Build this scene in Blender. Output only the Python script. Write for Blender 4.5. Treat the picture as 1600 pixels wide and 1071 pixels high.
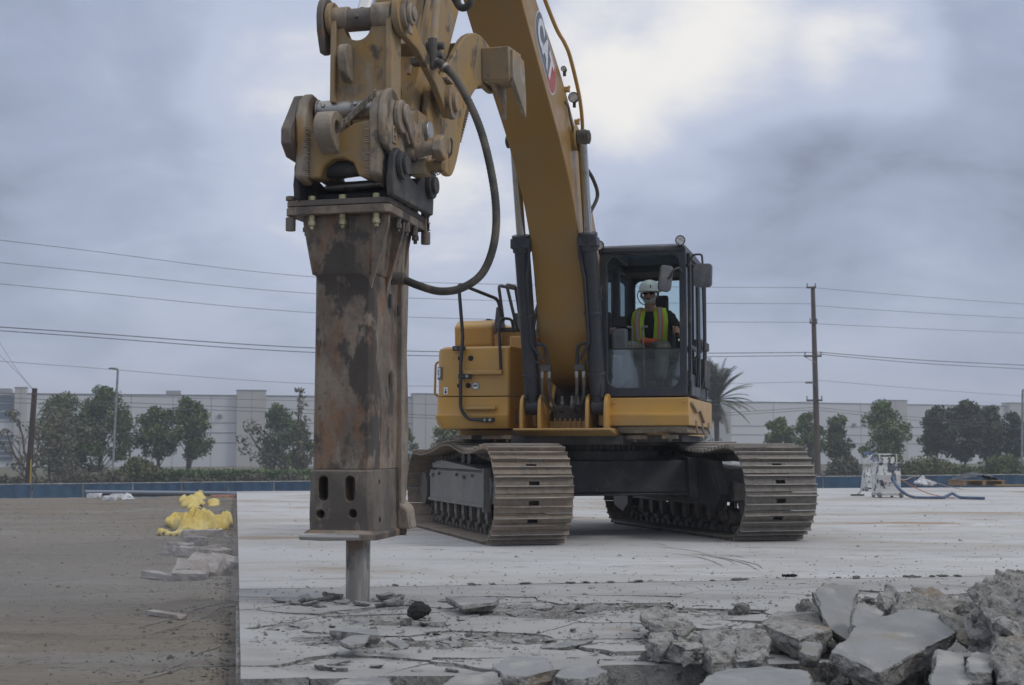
import bpy, bmesh, math, random
from mathutils import Vector, Matrix, noise
from mathutils.geometry import interpolate_bezier
R = math.radians
for o in list(bpy.data.objects): bpy.data.objects.remove(o, do_unlink=True)
scene = bpy.context.scene
COL = scene.collection

# ------------------------------------------------------------------ camera
FPX, EYE, HORY = 2222.0, 1.015, 705.0
PITCH = math.atan((HORY - 535.5) / FPX)
cam = bpy.data.cameras.new('camera')
cam.sensor_width = 36; cam.lens = 36 * FPX / 1600.0
cam.clip_start = 0.05; cam.clip_end = 6000
cam.dof.use_dof = True; cam.dof.focus_distance = 12.0; cam.dof.aperture_fstop = 5.0
camo = bpy.data.objects.new('camera', cam); COL.objects.link(camo)
camo.location = (0, 0, EYE); camo.rotation_euler = (math.pi/2 + PITCH, 0, 0)
scene.camera = camo
_fw = Vector((0, math.cos(PITCH), math.sin(PITCH))); _up = Vector((0, -math.sin(PITCH), math.cos(PITCH)))
def P(px, py, Y):
    """point of the world seen at photo pixel (px, py), Y metres away"""
    d = _fw + Vector(((px - 800) / FPX, 0, 0)) + _up * (-(py - 535.5) / FPX)
    t = Y / d.y
    return Vector((0, 0, EYE)) + d * t

# ------------------------------------------------------------------ world
w = bpy.data.worlds.new('World'); scene.world = w; w.use_nodes = True
nt = w.node_tree; nt.nodes.clear()
def N(t, **k):
    n = nt.nodes.new(t)
    for a, b in k.items(): setattr(n, a, b)
    return n
def mathn(op, a, b=None, c=None, clamp=False):
    n = N('ShaderNodeMath', operation=op); n.use_clamp = clamp
    for i, v in enumerate((a, b, c)):
        if v is None: continue
        if isinstance(v, (int, float)): n.inputs[i].default_value = v
        else: nt.links.new(v, n.inputs[i])
    return n.outputs[0]
def mixc(f, a, b):
    n = N('ShaderNodeMix', data_type='RGBA')
    if isinstance(f, (int, float)): n.inputs[0].default_value = f
    else: nt.links.new(f, n.inputs[0])
    for i, v in ((6, a), (7, b)):
        if isinstance(v, tuple): n.inputs[i].default_value = (*v, 1)
        else: nt.links.new(v, n.inputs[i])
    return n.outputs[2]
def sstep(v, lo, hi):
    n = N('ShaderNodeMapRange', interpolation_type='SMOOTHSTEP'); nt.links.new(v, n.inputs[0])
    n.inputs[1].default_value = lo; n.inputs[2].default_value = hi
    return n.outputs[0]
tc = N('ShaderNodeTexCoord')
sep = N('ShaderNodeSeparateXYZ'); nt.links.new(tc.outputs['Generated'], sep.inputs[0])
zc = mathn('MAXIMUM', sep.outputs[2], 0.0)
den = mathn('ADD', zc, 0.34)
comb = N('ShaderNodeCombineXYZ')
nt.links.new(mathn('DIVIDE', sep.outputs[0], den), comb.inputs[0])
nt.links.new(mathn('DIVIDE', sep.outputs[1], den), comb.inputs[1])
def wnoise(scale, detail, rough, off, dist=0.0, sx=1.0):
    m = N('ShaderNodeMapping'); nt.links.new(comb.outputs[0], m.inputs[0])
    m.inputs['Location'].default_value = off; m.inputs['Scale'].default_value = (sx, 1, 1)
    n = N('ShaderNodeTexNoise'); nt.links.new(m.outputs[0], n.inputs['Vector'])
    n.inputs['Scale'].default_value = scale; n.inputs['Detail'].default_value = detail
    n.inputs['Roughness'].default_value = rough; n.inputs['Distortion'].default_value = dist
    return n.outputs[0]
big = wnoise(1.0, 4, 0.5, (3.1, 1.7, 0), 0.2)
med = wnoise(4.2, 10, 0.55, (7.3, 2.2, 0), 0.3)
def dirdot(px, py):
    d = (P(px, py, 1) - Vector((0, 0, EYE))).normalized()
    n = N('ShaderNodeVectorMath', operation='DOT_PRODUCT'); nt.links.new(tc.outputs['Generated'], n.inputs[0])
    n.inputs[1].default_value = d
    return n.outputs['Value']
def lobe(px, py, r):   # 1 in the middle, 0 at r pixels: where the cloud deck is thin or thick
    return sstep(dirdot(px, py), math.cos(math.atan(r / FPX)), 1.0)
def addl(acc, l, k): return mathn('ADD', acc, mathn('MULTIPLY', l, k))
v = mathn('ADD', mathn('ADD', mathn('MULTIPLY', big, 0.42), mathn('MULTIPLY', med, 0.52)), 0.205)      # about 0.60 mean
for px, py, r, k in ((1080, 95, 260, .255), (950, 120, 220, .13), (1370, 88, 140, .20), (740, 340, 170, .17), (640, 180, 420, .12), (330, 330, 420, .08), (420, 20, 420, .05), (1180, 580, 400, .10)):
    v = addl(v, lobe(px, py, r), k)
for px, py, r, k in ((1450, 320, 340, .125), (1130, 370, 240, .12), (1560, 120, 260, .06), (1240, 330, 240, .06), (60, 120, 400, .08), (1000, 0, 120, .08)):
    v = addl(v, lobe(px, py, r), -k)
c0 = mixc(sstep(v, 0.38, 0.62), (0.235, 0.265, 0.35), (0.39, 0.45, 0.60))
c1 = mixc(sstep(v, 0.58, 0.80), c0, (0.55, 0.61, 0.77))
c2 = mixc(sstep(v, 0.80, 1.05), c1, (0.98, 0.96, 0.93))
# paler towards the horizon
hz = sstep(sep.outputs[2], 0.0, 0.16)
c3 = mixc(hz, mixc(0.55, c2, (0.40, 0.45, 0.555)), c2)
# overcast sky is brighter overhead
up_ = sstep(sep.outputs[2], 0.36, 0.8)
c3 = mixc(mathn('MULTIPLY', up_, 0.9), c3, (0.56, 0.565, 0.575))
gain = mathn('ADD', 1.0, mathn('MULTIPLY', up_, 0.75))
vs = N('ShaderNodeVectorMath', operation='SCALE'); nt.links.new(c3, vs.inputs[0]); nt.links.new(gain, vs.inputs['Scale'])
sky = N('ShaderNodeTexSky', sky_type='NISHITA'); sky.sun_disc = False
SUN_EL, SUN_AZ = R(42), R(112)        # azimuth clockwise from +Y
sky.sun_elevation = SUN_EL; sky.sun_rotation = SUN_AZ
skys = N('ShaderNodeVectorMath', operation='SCALE'); nt.links.new(sky.outputs[0], skys.inputs[0]); skys.inputs['Scale'].default_value = 0.08
cloudmix = mixc(0.93, skys.outputs[0], vs.outputs[0])
bg = N('ShaderNodeBackground'); nt.links.new(cloudmix, bg.inputs[0]); bg.inputs[1].default_value = 1.0
wo = N('ShaderNodeOutputWorld'); nt.links.new(bg.outputs[0], wo.inputs[0])
# ------------------------------------------------------------------ sun behind the cloud
sl = bpy.data.lights.new('sun', 'SUN'); sl.energy = 0.9; sl.angle = R(14); sl.color = (1, 0.95, 0.88)
slo = bpy.data.objects.new('sun', sl); COL.objects.link(slo); slo.location = (20, 20, 30)
sd = Vector((math.sin(SUN_AZ) * math.cos(SUN_EL), math.cos(SUN_AZ) * math.cos(SUN_EL), math.sin(SUN_EL)))
slo.rotation_euler = sd.to_track_quat('Z', 'Y').to_euler()
scene.view_settings.view_transform = 'Standard'; scene.view_settings.look = 'None'
scene.view_settings.exposure = -0.02; scene.view_settings.gamma = 1.0

# ------------------------------------------------------------------ helpers
def kids(o): return [c for c in bpy.data.objects if c.parent == o]
def tag(o, label=None, cat=None, group=None, kind=None):
    if label: o['label'] = label
    if cat: o['category'] = cat
    if group: o['group'] = group
    if kind: o['kind'] = kind
    return o
def thing(name, label, cat, loc=(0, 0, 0), rz=0.0, group=None):
    o = bpy.data.objects.new(name, None); COL.objects.link(o); o.empty_display_size = 0.2
    o.location = loc; o.rotation_euler = (0, 0, rz)
    return tag(o, label, cat, group)
def copy_tree(root):
    r = root.copy(); COL.objects.link(r)
    for ch in [c for c in root.children]:
        c = ch.copy(); COL.objects.link(c); c.parent = r
        for g in [g for g in ch.children]:
            d = g.copy(); COL.objects.link(d); d.parent = c
    return r
class MB:
    def __init__(s): s.v = []; s.f = []; s.mi = []; s.cur = 0
    def add(s, vs, fs):
        b = len(s.v); s.v += [tuple(p) for p in vs]
        for f in fs: s.f.append([b + i for i in f]); s.mi.append(s.cur)
        return s
    def box(s, c, d, rot=None, taper=1.0):
        vs = []
        for z in (-1, 1):
            k = taper if z > 0 else 1.0
            for x, y in ((-1, -1), (1, -1), (1, 1), (-1, 1)):
                vs.append(Vector((x * d[0] / 2 * k, y * d[1] / 2 * k, z * d[2] / 2)))
        if rot is not None: vs = [rot @ p for p in vs]
        c = Vector(c); vs = [p + c for p in vs]
        return s.add(vs, [(3, 2, 1, 0), (4, 5, 6, 7), (0, 1, 5, 4), (1, 2, 6, 5), (2, 3, 7, 6), (3, 0, 4, 7)])
    def prism(s, poly, a0, a1, plane='fz'):
        # poly in (f,z) extruded along l (machine frame: x=l, y=-f) / 'xy' extruded along z / 'xz' extruded along y
        A = 0.0
        for i in range(len(poly)):
            p, q = poly[i], poly[(i + 1) % len(poly)]; A += p[0] * q[1] - q[0] * p[1]
        if A < 0: poly = poly[::-1]
        def m(p, a):
            if plane == 'fz': return (a, -p[0], p[1])
            if plane == 'xy': return (p[0], p[1], a)
            if plane == 'xz': return (p[0], a, p[1])
        n = len(poly)
        vs = [m(p, a0) for p in poly] + [m(p, a1) for p in poly]
        fs = [tuple(range(n - 1, -1, -1)), tuple(range(n, 2 * n))]
        for i in range(n): j = (i + 1) % n; fs.append((i, j, n + j, n + i))
        if plane in ('fz', 'xz'): fs = [f[::-1] for f in fs]
        if plane == 'fz': fs = [f[::-1] for f in fs]; fs = [f[::-1] for f in fs]
        return s.add(vs, fs)
    def tube(s, pts, r, n=10, cap=True, rib=None):
        pts = [Vector(p) for p in pts]; rings = []
        up = None
        for i, p in enumerate(pts):
            t = (pts[min(i + 1, len(pts) - 1)] - pts[max(i - 1, 0)]).normalized()
            if up is None:
                up = t.cross(Vector((0, 0, 1)))
                if up.length < 1e-3: up = t.cross(Vector((1, 0, 0)))
                up.normalize()
            up = (up - t * up.dot(t)).normalized(); sd = t.cross(up)
            rr = r[i] if isinstance(r, (list, tuple)) else r
            if rib and i % 2: rr *= rib
            rings.append([p + up * (rr * math.cos(2 * math.pi * k / n)) + sd * (rr * math.sin(2 * math.pi * k / n)) for k in range(n)])
        vs = [q for g in rings for q in g]; fs = []
        for i in range(len(rings) - 1):
            for k in range(n):
                a = i * n + k; b = i * n + (k + 1) % n
                fs.append((b, a, a + n, b + n))
        if cap: fs.append(tuple(range(n))[::1]); fs.append(tuple(range((len(rings) - 1) * n, len(rings) * n))[::-1])
        return s.add(vs, [f[::-1] for f in fs])
    def cyl(s, a, b, r, r2=None, n=24):
        return s.tube([a, b], [r, r if r2 is None else r2], n)
    def ring(s, a, b, r, ri, n=28):
        a, b = Vector(a), Vector(b); t = (b - a).normalized(); u = t.orthogonal().normalized(); w_ = t.cross(u); vs = []
        for (p, q) in ((a, r), (b, r), (b, ri), (a, ri)):
            vs += [p + (u * math.cos(2 * math.pi * k / n) + w_ * math.sin(2 * math.pi * k / n)) * q for k in range(n)]
        fs = []
        for j in range(4):
            for k in range(n):
                x = j * n + k; y = j * n + (k + 1) % n; j2 = (j + 1) % 4
                fs.append((x, y, j2 * n + (k + 1) % n, j2 * n + k))
        return s.add(vs, fs)
    def loft(s, rings, cap=True):
        n = len(rings[0]); vs = [p for r_ in rings for p in r_]; fs = []
        for i in range(len(rings) - 1):
            for k in range(n): a = i * n + k; b = i * n + (k + 1) % n; fs.append((a, b, b + n, a + n))
        if cap: fs.append(tuple(range(n))[::-1]); fs.append(tuple(range((len(rings) - 1) * n, len(rings) * n)))
        return s.add(vs, fs)
    def rbox(s, c, d, r, z0=None, seg=4):
        """box with rounded vertical corners; c=(x,y) centre, z range in d[2]"""
        x, y = d[0] / 2 - r, d[1] / 2 - r; ring = []
        for qx, qy, a0 in ((1, 1, 0), (-1, 1, 90), (-1, -1, 180), (1, -1, 270)):
            for k in range(seg + 1):
                a = R(a0 + 90 * k / seg); ring.append((c[0] + qx * x + r * math.cos(a), c[1] + qy * y + r * math.sin(a)))
        return s.loft([[(p[0], p[1], z) for p in ring] for z in d[2]])
    def build(s, name, mat, parent=None, bev=0.0, seg=2, smooth=35, fixn=True, loc=None):
        me = bpy.data.meshes.new(name); me.from_pydata(s.v, [], s.f); me.validate()
        if isinstance(mat, (list, tuple)):
            for m in mat: me.materials.append(m)
            if len(me.polygons) == len(s.mi): me.polygons.foreach_set('material_index', s.mi)
        else: me.materials.append(mat)
        if fixn and len(s.f) < 60000:
            bm = bmesh.new(); bm.from_mesh(me); bmesh.ops.recalc_face_normals(bm, faces=bm.faces); bm.to_mesh(me); bm.free()
        if smooth is not None:
            me.polygons.foreach_set('use_smooth', [True] * len(me.polygons)); me.set_sharp_from_angle(angle=R(smooth))
        o = bpy.data.objects.new(name, me); COL.objects.link(o)
        if parent is not None: o.parent = parent
        if bev:
            b = o.modifiers.new('bev', 'BEVEL'); b.width = bev; b.segments = seg; b.limit_method = 'ANGLE'; b.angle_limit = R(35); b.harden_normals = False
        if loc is not None: o.location = loc
        return o
def V(f, l, z): return Vector((l, -f, z))          # machine frame
def spline(pts, n=8):
    pts = [Vector(p) for p in pts]; out = []
    for i in range(len(pts) - 1):
        p0 = pts[max(i - 1, 0)]; p1 = pts[i]; p2 = pts[i + 1]; p3 = pts[min(i + 2, len(pts) - 1)]
        for k in range(n):
            t = k / n
            out.append(0.5 * ((2 * p1) + (-p0 + p2) * t + (2 * p0 - 5 * p1 + 4 * p2 - p3) * t * t + (-p0 + 3 * p1 - 3 * p2 + p3) * t ** 3))
    out.append(pts[-1]); return out
def spl2(pts, n=5): return [(p.x, p.y) for p in spline([(a, b, 0) for a, b in pts], n)]
def carve(o, cutters):
    """cut real holes through o with temporary meshes"""
    for mb in cutters:
        c = mb.build('cutter', o.data.materials[0]); c.parent = o.parent
        m = o.modifiers.new('cut', 'BOOLEAN'); m.operation = 'DIFFERENCE'; m.object = c; m.solver = 'EXACT'
        bpy.context.view_layer.update()
        dg = bpy.context.evaluated_depsgraph_get()
        me = bpy.data.meshes.new_from_object(o.evaluated_get(dg))
        o.modifiers.clear(); o.data = me; bpy.data.objects.remove(c, do_unlink=True)
    o.data.set_sharp_from_angle(angle=R(30)); return o

# ------------------------------------------------------------------ materials
def mat(name, col, rough=0.6, metal=0.0, layers=(), bump=0.0, bscale=30, coord='Object', spec=0.5, rnd=0.0, wear=None, rvar=0.0):
    """layers: (colour, scale, lo, hi, stretch(x,y,z), detail)"""
    m = bpy.data.materials.new(name); m.use_nodes = True; t = m.node_tree; b = t.nodes['Principled BSDF']
    tcn = t.nodes.new('ShaderNodeTexCoord'); src = tcn.outputs[coord]
    if rnd:
        oi = t.nodes.new('ShaderNodeObjectInfo'); va = t.nodes.new('ShaderNodeVectorMath'); va.operation = 'MULTIPLY_ADD'
        cr = t.nodes.new('ShaderNodeCombineXYZ')
        for i in range(3): t.links.new(oi.outputs['Random'], cr.inputs[i])
        va.inputs[1].default_value = (37, 53, 71); t.links.new(cr.outputs[0], va.inputs[0]); t.links.new(src, va.inputs[2]); src = va.outputs[0]
    cur = None
    def noise_(scale, stretch, detail=6, rough_=0.6, off=0.0):
        mp = t.nodes.new('ShaderNodeMapping'); mp.inputs['Scale'].default_value = stretch; mp.inputs['Location'].default_value = (off, off * 0.7, off * 1.3)
        t.links.new(src, mp.inputs[0]); n = t.nodes.new('ShaderNodeTexNoise'); n.inputs['Scale'].default_value = scale
        n.inputs['Detail'].default_value = detail; n.inputs['Roughness'].default_value = rough_; t.links.new(mp.outputs[0], n.inputs['Vector']); return n.outputs[0]
    for i, L in enumerate(layers):
        c, sc, lo, hi = L[:4]; stv = L[4] if len(L) > 4 else (1, 1, 1); det = L[5] if len(L) > 5 else 6; op = L[6] if len(L) > 6 else 1.0
        n = noise_(sc, stv, det, 0.62, 3.7 * i + 1)
        mr = t.nodes.new('ShaderNodeMapRange'); mr.interpolation_type = 'SMOOTHSTEP'; t.links.new(n, mr.inputs[0])
        mr.inputs[1].default_value = lo; mr.inputs[2].default_value = hi; mr.inputs[4].default_value = op
        mx = t.nodes.new('ShaderNodeMix'); mx.data_type = 'RGBA'; t.links.new(mr.outputs[0], mx.inputs[0])
        if cur is None: mx.inputs[6].default_value = (*col, 1)
        else: t.links.new(cur, mx.inputs[6])
        mx.inputs[7].default_value = (*c, 1); cur = mx.outputs[2]
    if wear:
        g = t.nodes.new('ShaderNodeNewGeometry'); mr = t.nodes.new('ShaderNodeMapRange'); t.links.new(g.outputs['Pointiness'], mr.inputs[0])
        mr.inputs[1].default_value = 0.53; mr.inputs[2].default_value = 0.60
        nn = noise_(14, (1, 1, 1), 5); mu = t.nodes.new('ShaderNodeMath'); mu.operation = 'MULTIPLY'; t.links.new(mr.outputs[0], mu.inputs[0]); t.links.new(nn, mu.inputs[1])
        mx = t.nodes.new('ShaderNodeMix'); mx.data_type = 'RGBA'; t.links.new(mu.outputs[0], mx.inputs[0])
        if cur is None: mx.inputs[6].default_value = (*col, 1)
        else: t.links.new(cur, mx.inputs[6])
        mx.inputs[7].default_value = (*wear, 1); cur = mx.outputs[2]
    if cur is None: b.inputs['Base Color'].default_value = (*col, 1)
    else: t.links.new(cur, b.inputs['Base Color'])
    b.inputs['Roughness'].default_value = rough; b.inputs['Metallic'].default_value = metal; b.inputs['Specular IOR Level'].default_value = spec
    if rvar:
        n = noise_(5, (1, 1, 1), 5, 0.6, 9); mr = t.nodes.new('ShaderNodeMapRange'); t.links.new(n, mr.inputs[0]); mr.inputs[1].default_value = 0.3; mr.inputs[2].default_value = 0.7
        mr.inputs[3].default_value = rough - rvar; mr.inputs[4].default_value = rough + rvar; t.links.new(mr.outputs[0], b.inputs['Roughness'])
    if bump:
        n = noise_(bscale, (1, 1, 1), 8, 0.65, 5); bp = t.nodes.new('ShaderNodeBump'); bp.inputs['Strength'].default_value = bump; bp.inputs['Distance'].default_value = 0.6 / bscale
        t.links.new(n, bp.inputs['Height']); t.links.new(bp.outputs[0], b.inputs['Normal'])
    return m
DUST = (0.23, 0.19, 0.14)
M = {}
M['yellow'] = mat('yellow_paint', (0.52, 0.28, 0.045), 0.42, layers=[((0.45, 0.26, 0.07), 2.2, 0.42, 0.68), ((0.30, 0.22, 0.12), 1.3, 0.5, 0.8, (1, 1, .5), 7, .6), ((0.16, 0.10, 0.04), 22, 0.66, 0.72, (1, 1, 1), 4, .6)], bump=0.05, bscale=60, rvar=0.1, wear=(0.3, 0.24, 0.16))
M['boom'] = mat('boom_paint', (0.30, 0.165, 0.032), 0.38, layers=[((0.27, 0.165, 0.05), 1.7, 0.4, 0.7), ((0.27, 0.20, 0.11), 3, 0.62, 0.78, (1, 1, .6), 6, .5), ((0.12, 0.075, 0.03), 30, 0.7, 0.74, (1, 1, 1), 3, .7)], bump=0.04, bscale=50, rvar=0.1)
M['tan'] = mat('dusty_yellow_paint', (0.33, 0.20, 0.06), 0.75, layers=[((0.25, 0.185, 0.105), 2.6, 0.42, 0.68), ((0.35, 0.20, 0.045), 4, 0.58, 0.72, (1, 1, .5)), ((0.10, 0.07, 0.045), 8, 0.57, 0.68, (1, 1, .45), 9, .85), ((0.05, 0.04, 0.035), 3.4, 0.58, 0.66, (1, 1, .8), 10, .85), ((0.34, 0.30, 0.24), 5, 0.60, 0.70, (1, 1, .6), 9, .7)], bump=0.12, bscale=40, wear=(0.33, 0.29, 0.24), rvar=0.08)
M['cast'] = mat('worn_cast_steel', (0.21, 0.165, 0.115), 0.75, layers=[((0.31, 0.26, 0.20), 6, 0.46, 0.6, (1, 1, 1), 9), ((0.33, 0.18, 0.045), 3.2, 0.50, 0.62, (1, 1, .7), 9), ((0.07, 0.052, 0.04), 5, 0.55, 0.64, (1, 1, .7), 10, .9)], bump=0.35, bscale=45, wear=(0.4, 0.36, 0.31))
M['rust'] = mat('rusty_hammer_steel', (0.14, 0.108, 0.082), 0.7, layers=[((0.235, 0.195, 0.15), 4.0, 0.44, 0.58, (1, 1, .55), 12), ((0.20, 0.10, 0.05), 5.0, 0.50, 0.61, (1.4, 1.4, .5), 12, .75), ((0.19, 0.16, 0.125), 16, 0.5, 0.6, (1, 1, .7), 8, .6), ((0.045, 0.038, 0.034), 3.4, 0.52, 0.59, (1, 1, .65), 12, .9), ((0.07, 0.05, 0.04), 11, 0.57, 0.66, (1.5, 1.5, .5), 8, .8), ((0.33, 0.30, 0.26), 26, 0.68, 0.74, (1.5, 1.5, .5), 5, .7), ((0.05, 0.035, 0.03), 30, 0.66, 0.74, (1, 1, .6), 4, .6)], bump=0.3, bscale=38, wear=(0.34, 0.30, 0.25), rvar=0.12)
M['rustdark'] = mat('dark_scorched_steel', (0.085, 0.07, 0.06), 0.65, layers=[((0.16, 0.12, 0.09), 4, 0.48, 0.66), ((0.15, 0.07, 0.035), 7, 0.58, 0.7), ((0.3, 0.27, 0.23), 24, 0.68, 0.75)], bump=0.3, bscale=40, wear=(0.30, 0.27, 0.23), rvar=.1)
M['charcoal'] = mat('charcoal_paint', (0.028, 0.032, 0.040), 0.45, layers=[((0.075, 0.07, 0.066), 3, 0.5, 0.75), ((0.15, 0.13, 0.11), 16, 0.66, 0.76, (1, 1, .5), 5, .6)], bump=0.05, bscale=60, rvar=.1)
M['frame'] = mat('dusty_dark_frame', (0.035, 0.036, 0.040), 0.7, layers=[((0.10, 0.09, 0.078), 2.2, 0.42, 0.66), ((0.2, 0.17, 0.13), 10, 0.62, 0.76, (1, 1, 1), 6, .6)], bump=0.12, bscale=40)
M['guard'] = mat('grey_track_guard', (0.085, 0.088, 0.092), 0.6, layers=[((0.14, 0.13, 0.115), 2.4, 0.44, 0.66), ((0.045, 0.045, 0.05), 6, 0.58, 0.7), ((0.28, 0.26, 0.22), 28, 0.68, 0.75)], bump=0.12, bscale=50, wear=(0.3, 0.28, 0.24))
M['shoe'] = mat('worn_track_shoe', (0.085, 0.060, 0.038), 0.7, metal=0.0, layers=[((0.165, 0.105, 0.06), 5, 0.42, 0.62, (.6, 1, 1)), ((0.075, 0.065, 0.06), 4, 0.55, 0.68, (.5, 1, 1)), ((0.17, 0.075, 0.035), 9, 0.62, 0.74), ((0.22, 0.16, 0.11), 30, 0.6, 0.7)], bump=0.4, bscale=45, wear=(0.30, 0.26, 0.21), rnd=1)
M['shoegrey'] = mat('polished_grey_track_shoe', (0.062, 0.052, 0.043), 0.6, metal=0.1, layers=[((0.10, 0.084, 0.068), 5, 0.44, 0.64, (.6, 1, 1)), ((0.07, 0.064, 0.06), 4, 0.55, 0.68, (.5, 1, 1)), ((0.2, 0.18, 0.15), 30, 0.62, 0.72)], bump=0.4, bscale=45, wear=(0.28, 0.26, 0.23), rnd=1)
M['link'] = mat('dark_track_link', (0.06, 0.053, 0.046), 0.65, metal=0.3, layers=[((0.13, 0.11, 0.085), 6, 0.5, 0.68)], bump=0.2, bscale=40, wear=(0.3, 0.28, 0.25), rnd=1)
M['chrome'] = mat('cylinder_rod_chrome', (0.55, 0.55, 0.56), 0.2, metal=1.0, layers=[((0.35, 0.33, 0.30), 6, 0.55, 0.72)])
M['steel'] = mat('bright_worn_steel', (0.38, 0.37, 0.35), 0.42, metal=0.7, layers=[((0.17, 0.15, 0.13), 8, 0.5, 0.66)], bump=.1)
M['tool'] = mat('dusty_chisel_steel', (0.27, 0.25, 0.225), 0.5, metal=0.4, layers=[((0.44, 0.43, 0.41), 4, 0.42, 0.6, (4, 4, .25), 9), ((0.17, 0.10, 0.07), 4, 0.48, 0.60, (1, 1, .8), 9, .85), ((0.09, 0.075, 0.065), 9, 0.56, 0.64, (2, 2, .4), 9, .9)], bump=0.12, bscale=50)
M['zinc'] = mat('zinc_bolt', (0.50, 0.46, 0.28), 0.5, metal=0.3, layers=[((0.30, 0.25, 0.14), 20, 0.5, 0.66)], rnd=1)
M['rubber'] = mat('hose_rubber', (0.05, 0.05, 0.045), 0.7, layers=[((0.12, 0.105, 0.085), 5, 0.42, 0.62)], bump=0.1)
M['blacktube'] = mat('black_handrail', (0.03, 0.032, 0.037), 0.5, layers=[((0.09, 0.083, 0.075), 10, 0.55, 0.75)])
M['black'] = mat('black_interior', (0.012, 0.012, 0.013), 0.8)
M['greytrim'] = mat('grey_cab_trim', (0.17, 0.175, 0.18), 0.7, layers=[((0.11, 0.11, 0.11), 5, 0.5, 0.7)])
M['seat'] = mat('dark_seat_cloth', (0.03, 0.03, 0.033), 0.9)
M['white'] = mat('white_plastic', (0.72, 0.72, 0.70), 0.5)
M['lens'] = mat('lamp_lens', (0.62, 0.62, 0.60), 0.15, layers=[((0.3, 0.3, 0.3), 40, .5, .6)])
M['tape'] = mat('decal_black', (0.02, 0.02, 0.022), 0.4)
M['decalgrey'] = mat('decal_grey', (0.10, 0.115, 0.14), 0.4)
M['decalwhite'] = mat('decal_white', (0.62, 0.63, 0.65), 0.45)
M['decalred'] = mat('decal_red', (0.36, 0.055, 0.04), 0.45)
def glass(name, tint, gl=0.12, dirt=0.1):
    m = bpy.data.materials.new(name); m.use_nodes = True; t = m.node_tree; t.nodes.clear()
    o = t.nodes.new('ShaderNodeOutputMaterial'); tr = t.nodes.new('ShaderNodeBsdfTransparent'); tr.inputs[0].default_value = (*tint, 1)
    g = t.nodes.new('ShaderNodeBsdfGlossy'); g.inputs['Roughness'].default_value = 0.04; g.inputs[0].default_value = (.9, .95, 1, 1)
    fr = t.nodes.new('ShaderNodeFresnel'); fr.inputs[0].default_value = 1.45
    ad = t.nodes.new('ShaderNodeMath'); ad.operation = 'ADD'; ad.use_clamp = True; ad.inputs[1].default_value = gl; t.links.new(fr.outputs[0], ad.inputs[0])
    mx = t.nodes.new('ShaderNodeMixShader'); t.links.new(ad.outputs[0], mx.inputs[0]); t.links.new(tr.outputs[0], mx.inputs[1]); t.links.new(g.outputs[0], mx.inputs[2])
    df = t.nodes.new('ShaderNodeBsdfDiffuse'); df.inputs[0].default_value = (0.42, 0.45, 0.45, 1)
    m2 = t.nodes.new('ShaderNodeMixShader'); tc_ = t.nodes.new('ShaderNodeTexCoord'); n = t.nodes.new('ShaderNodeTexNoise'); n.inputs['Scale'].default_value = 5; n.inputs['Detail'].default_value = 6
    t.links.new(tc_.outputs['Object'], n.inputs['Vector']); mu = t.nodes.new('ShaderNodeMath'); mu.operation = 'MULTIPLY'; mu.inputs[1].default_value = dirt * 2; t.links.new(n.outputs[0], mu.inputs[0])
    t.links.new(mu.outputs[0], m2.inputs[0]); t.links.new(mx.outputs[0], m2.inputs[1]); t.links.new(df.outputs[0], m2.inputs[2]); t.links.new(m2.outputs[0], o.inputs[0]); return m
M['glass'] = glass('cab_glass', (0.97, 0.985, 0.98), -0.03, 0.004)
M['glassrear'] = glass('rear_cab_glass', (0.84, 0.93, 0.93), -0.02, 0.01)
M['glasslow'] = glass('lower_cab_glass', (0.80, 0.86, 0.88), 0.06, 0.09)
M['glassside'] = glass('side_cab_glass', (0.88, 0.94, 0.93), -0.01, 0.015)
# concrete and ground
CONC = (0.37, 0.375, 0.375)
M['slab'] = mat('dusty_concrete_slab', (0.47, 0.475, 0.475), 0.85, layers=[((0.37, 0.367, 0.36), 0.5, 0.42, 0.66, (.6, 1.2, 1), 9, .85), ((0.55, 0.56, 0.57), 0.7, 0.52, 0.7, (.5, 1.5, 1), 9, .8), ((0.27, 0.25, 0.22), 1.3, 0.56, 0.72, (.5, 1.6, 1), 10, .7), ((0.27, 0.165, 0.085), 0.6, 0.555, 0.68, (.6, 1.5, 1), 11, .85), ((0.33, 0.29, 0.24), 0.35, 0.50, 0.66, (.7, 1.3, 1), 10, .6), ((0.22, 0.215, 0.205), 3.0, 0.58, 0.68, (.8, 1.2, 1), 10, .7), ((0.13, 0.125, 0.12), 8, 0.67, 0.74, (1, 1.3, 1), 8, .7)], bump=0.15, bscale=22)
M['plate'] = mat('shattered_slab_surface', (0.35, 0.35, 0.345), 0.88, layers=[((0.36, 0.355, 0.345), 6, 0.48, 0.6, (.7, 1.3, 1), 10), ((0.28, 0.277, 0.27), 1.3, 0.42, 0.62, (.6, 1.3, 1), 8), ((0.38, 0.385, 0.39), 1.0, 0.52, 0.68, (.5, 1.3, 1), 8, .8), ((0.22, 0.17, 0.12), 1.7, 0.58, 0.74, (.5, 1.5, 1), 8, .7), ((0.13, 0.13, 0.13), 16, 0.64, 0.74, (1, 1, 1), 8, .6)], bump=0.3, bscale=30)
M['broken'] = mat('broken_concrete', (0.245, 0.24, 0.225), 0.95, layers=[((0.33, 0.325, 0.31), 5, 0.42, 0.6), ((0.13, 0.125, 0.115), 18, 0.5, 0.62), ((0.10, 0.095, 0.09), 60, 0.6, 0.66, (1, 1, 1), 4, .7), ((0.24, 0.205, 0.16), 2, 0.56, 0.7), ((0.42, 0.41, 0.39), 75, 0.60, 0.66, (1, 1, 1), 3, .8)], bump=1.0, bscale=34, rnd=1)
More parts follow.
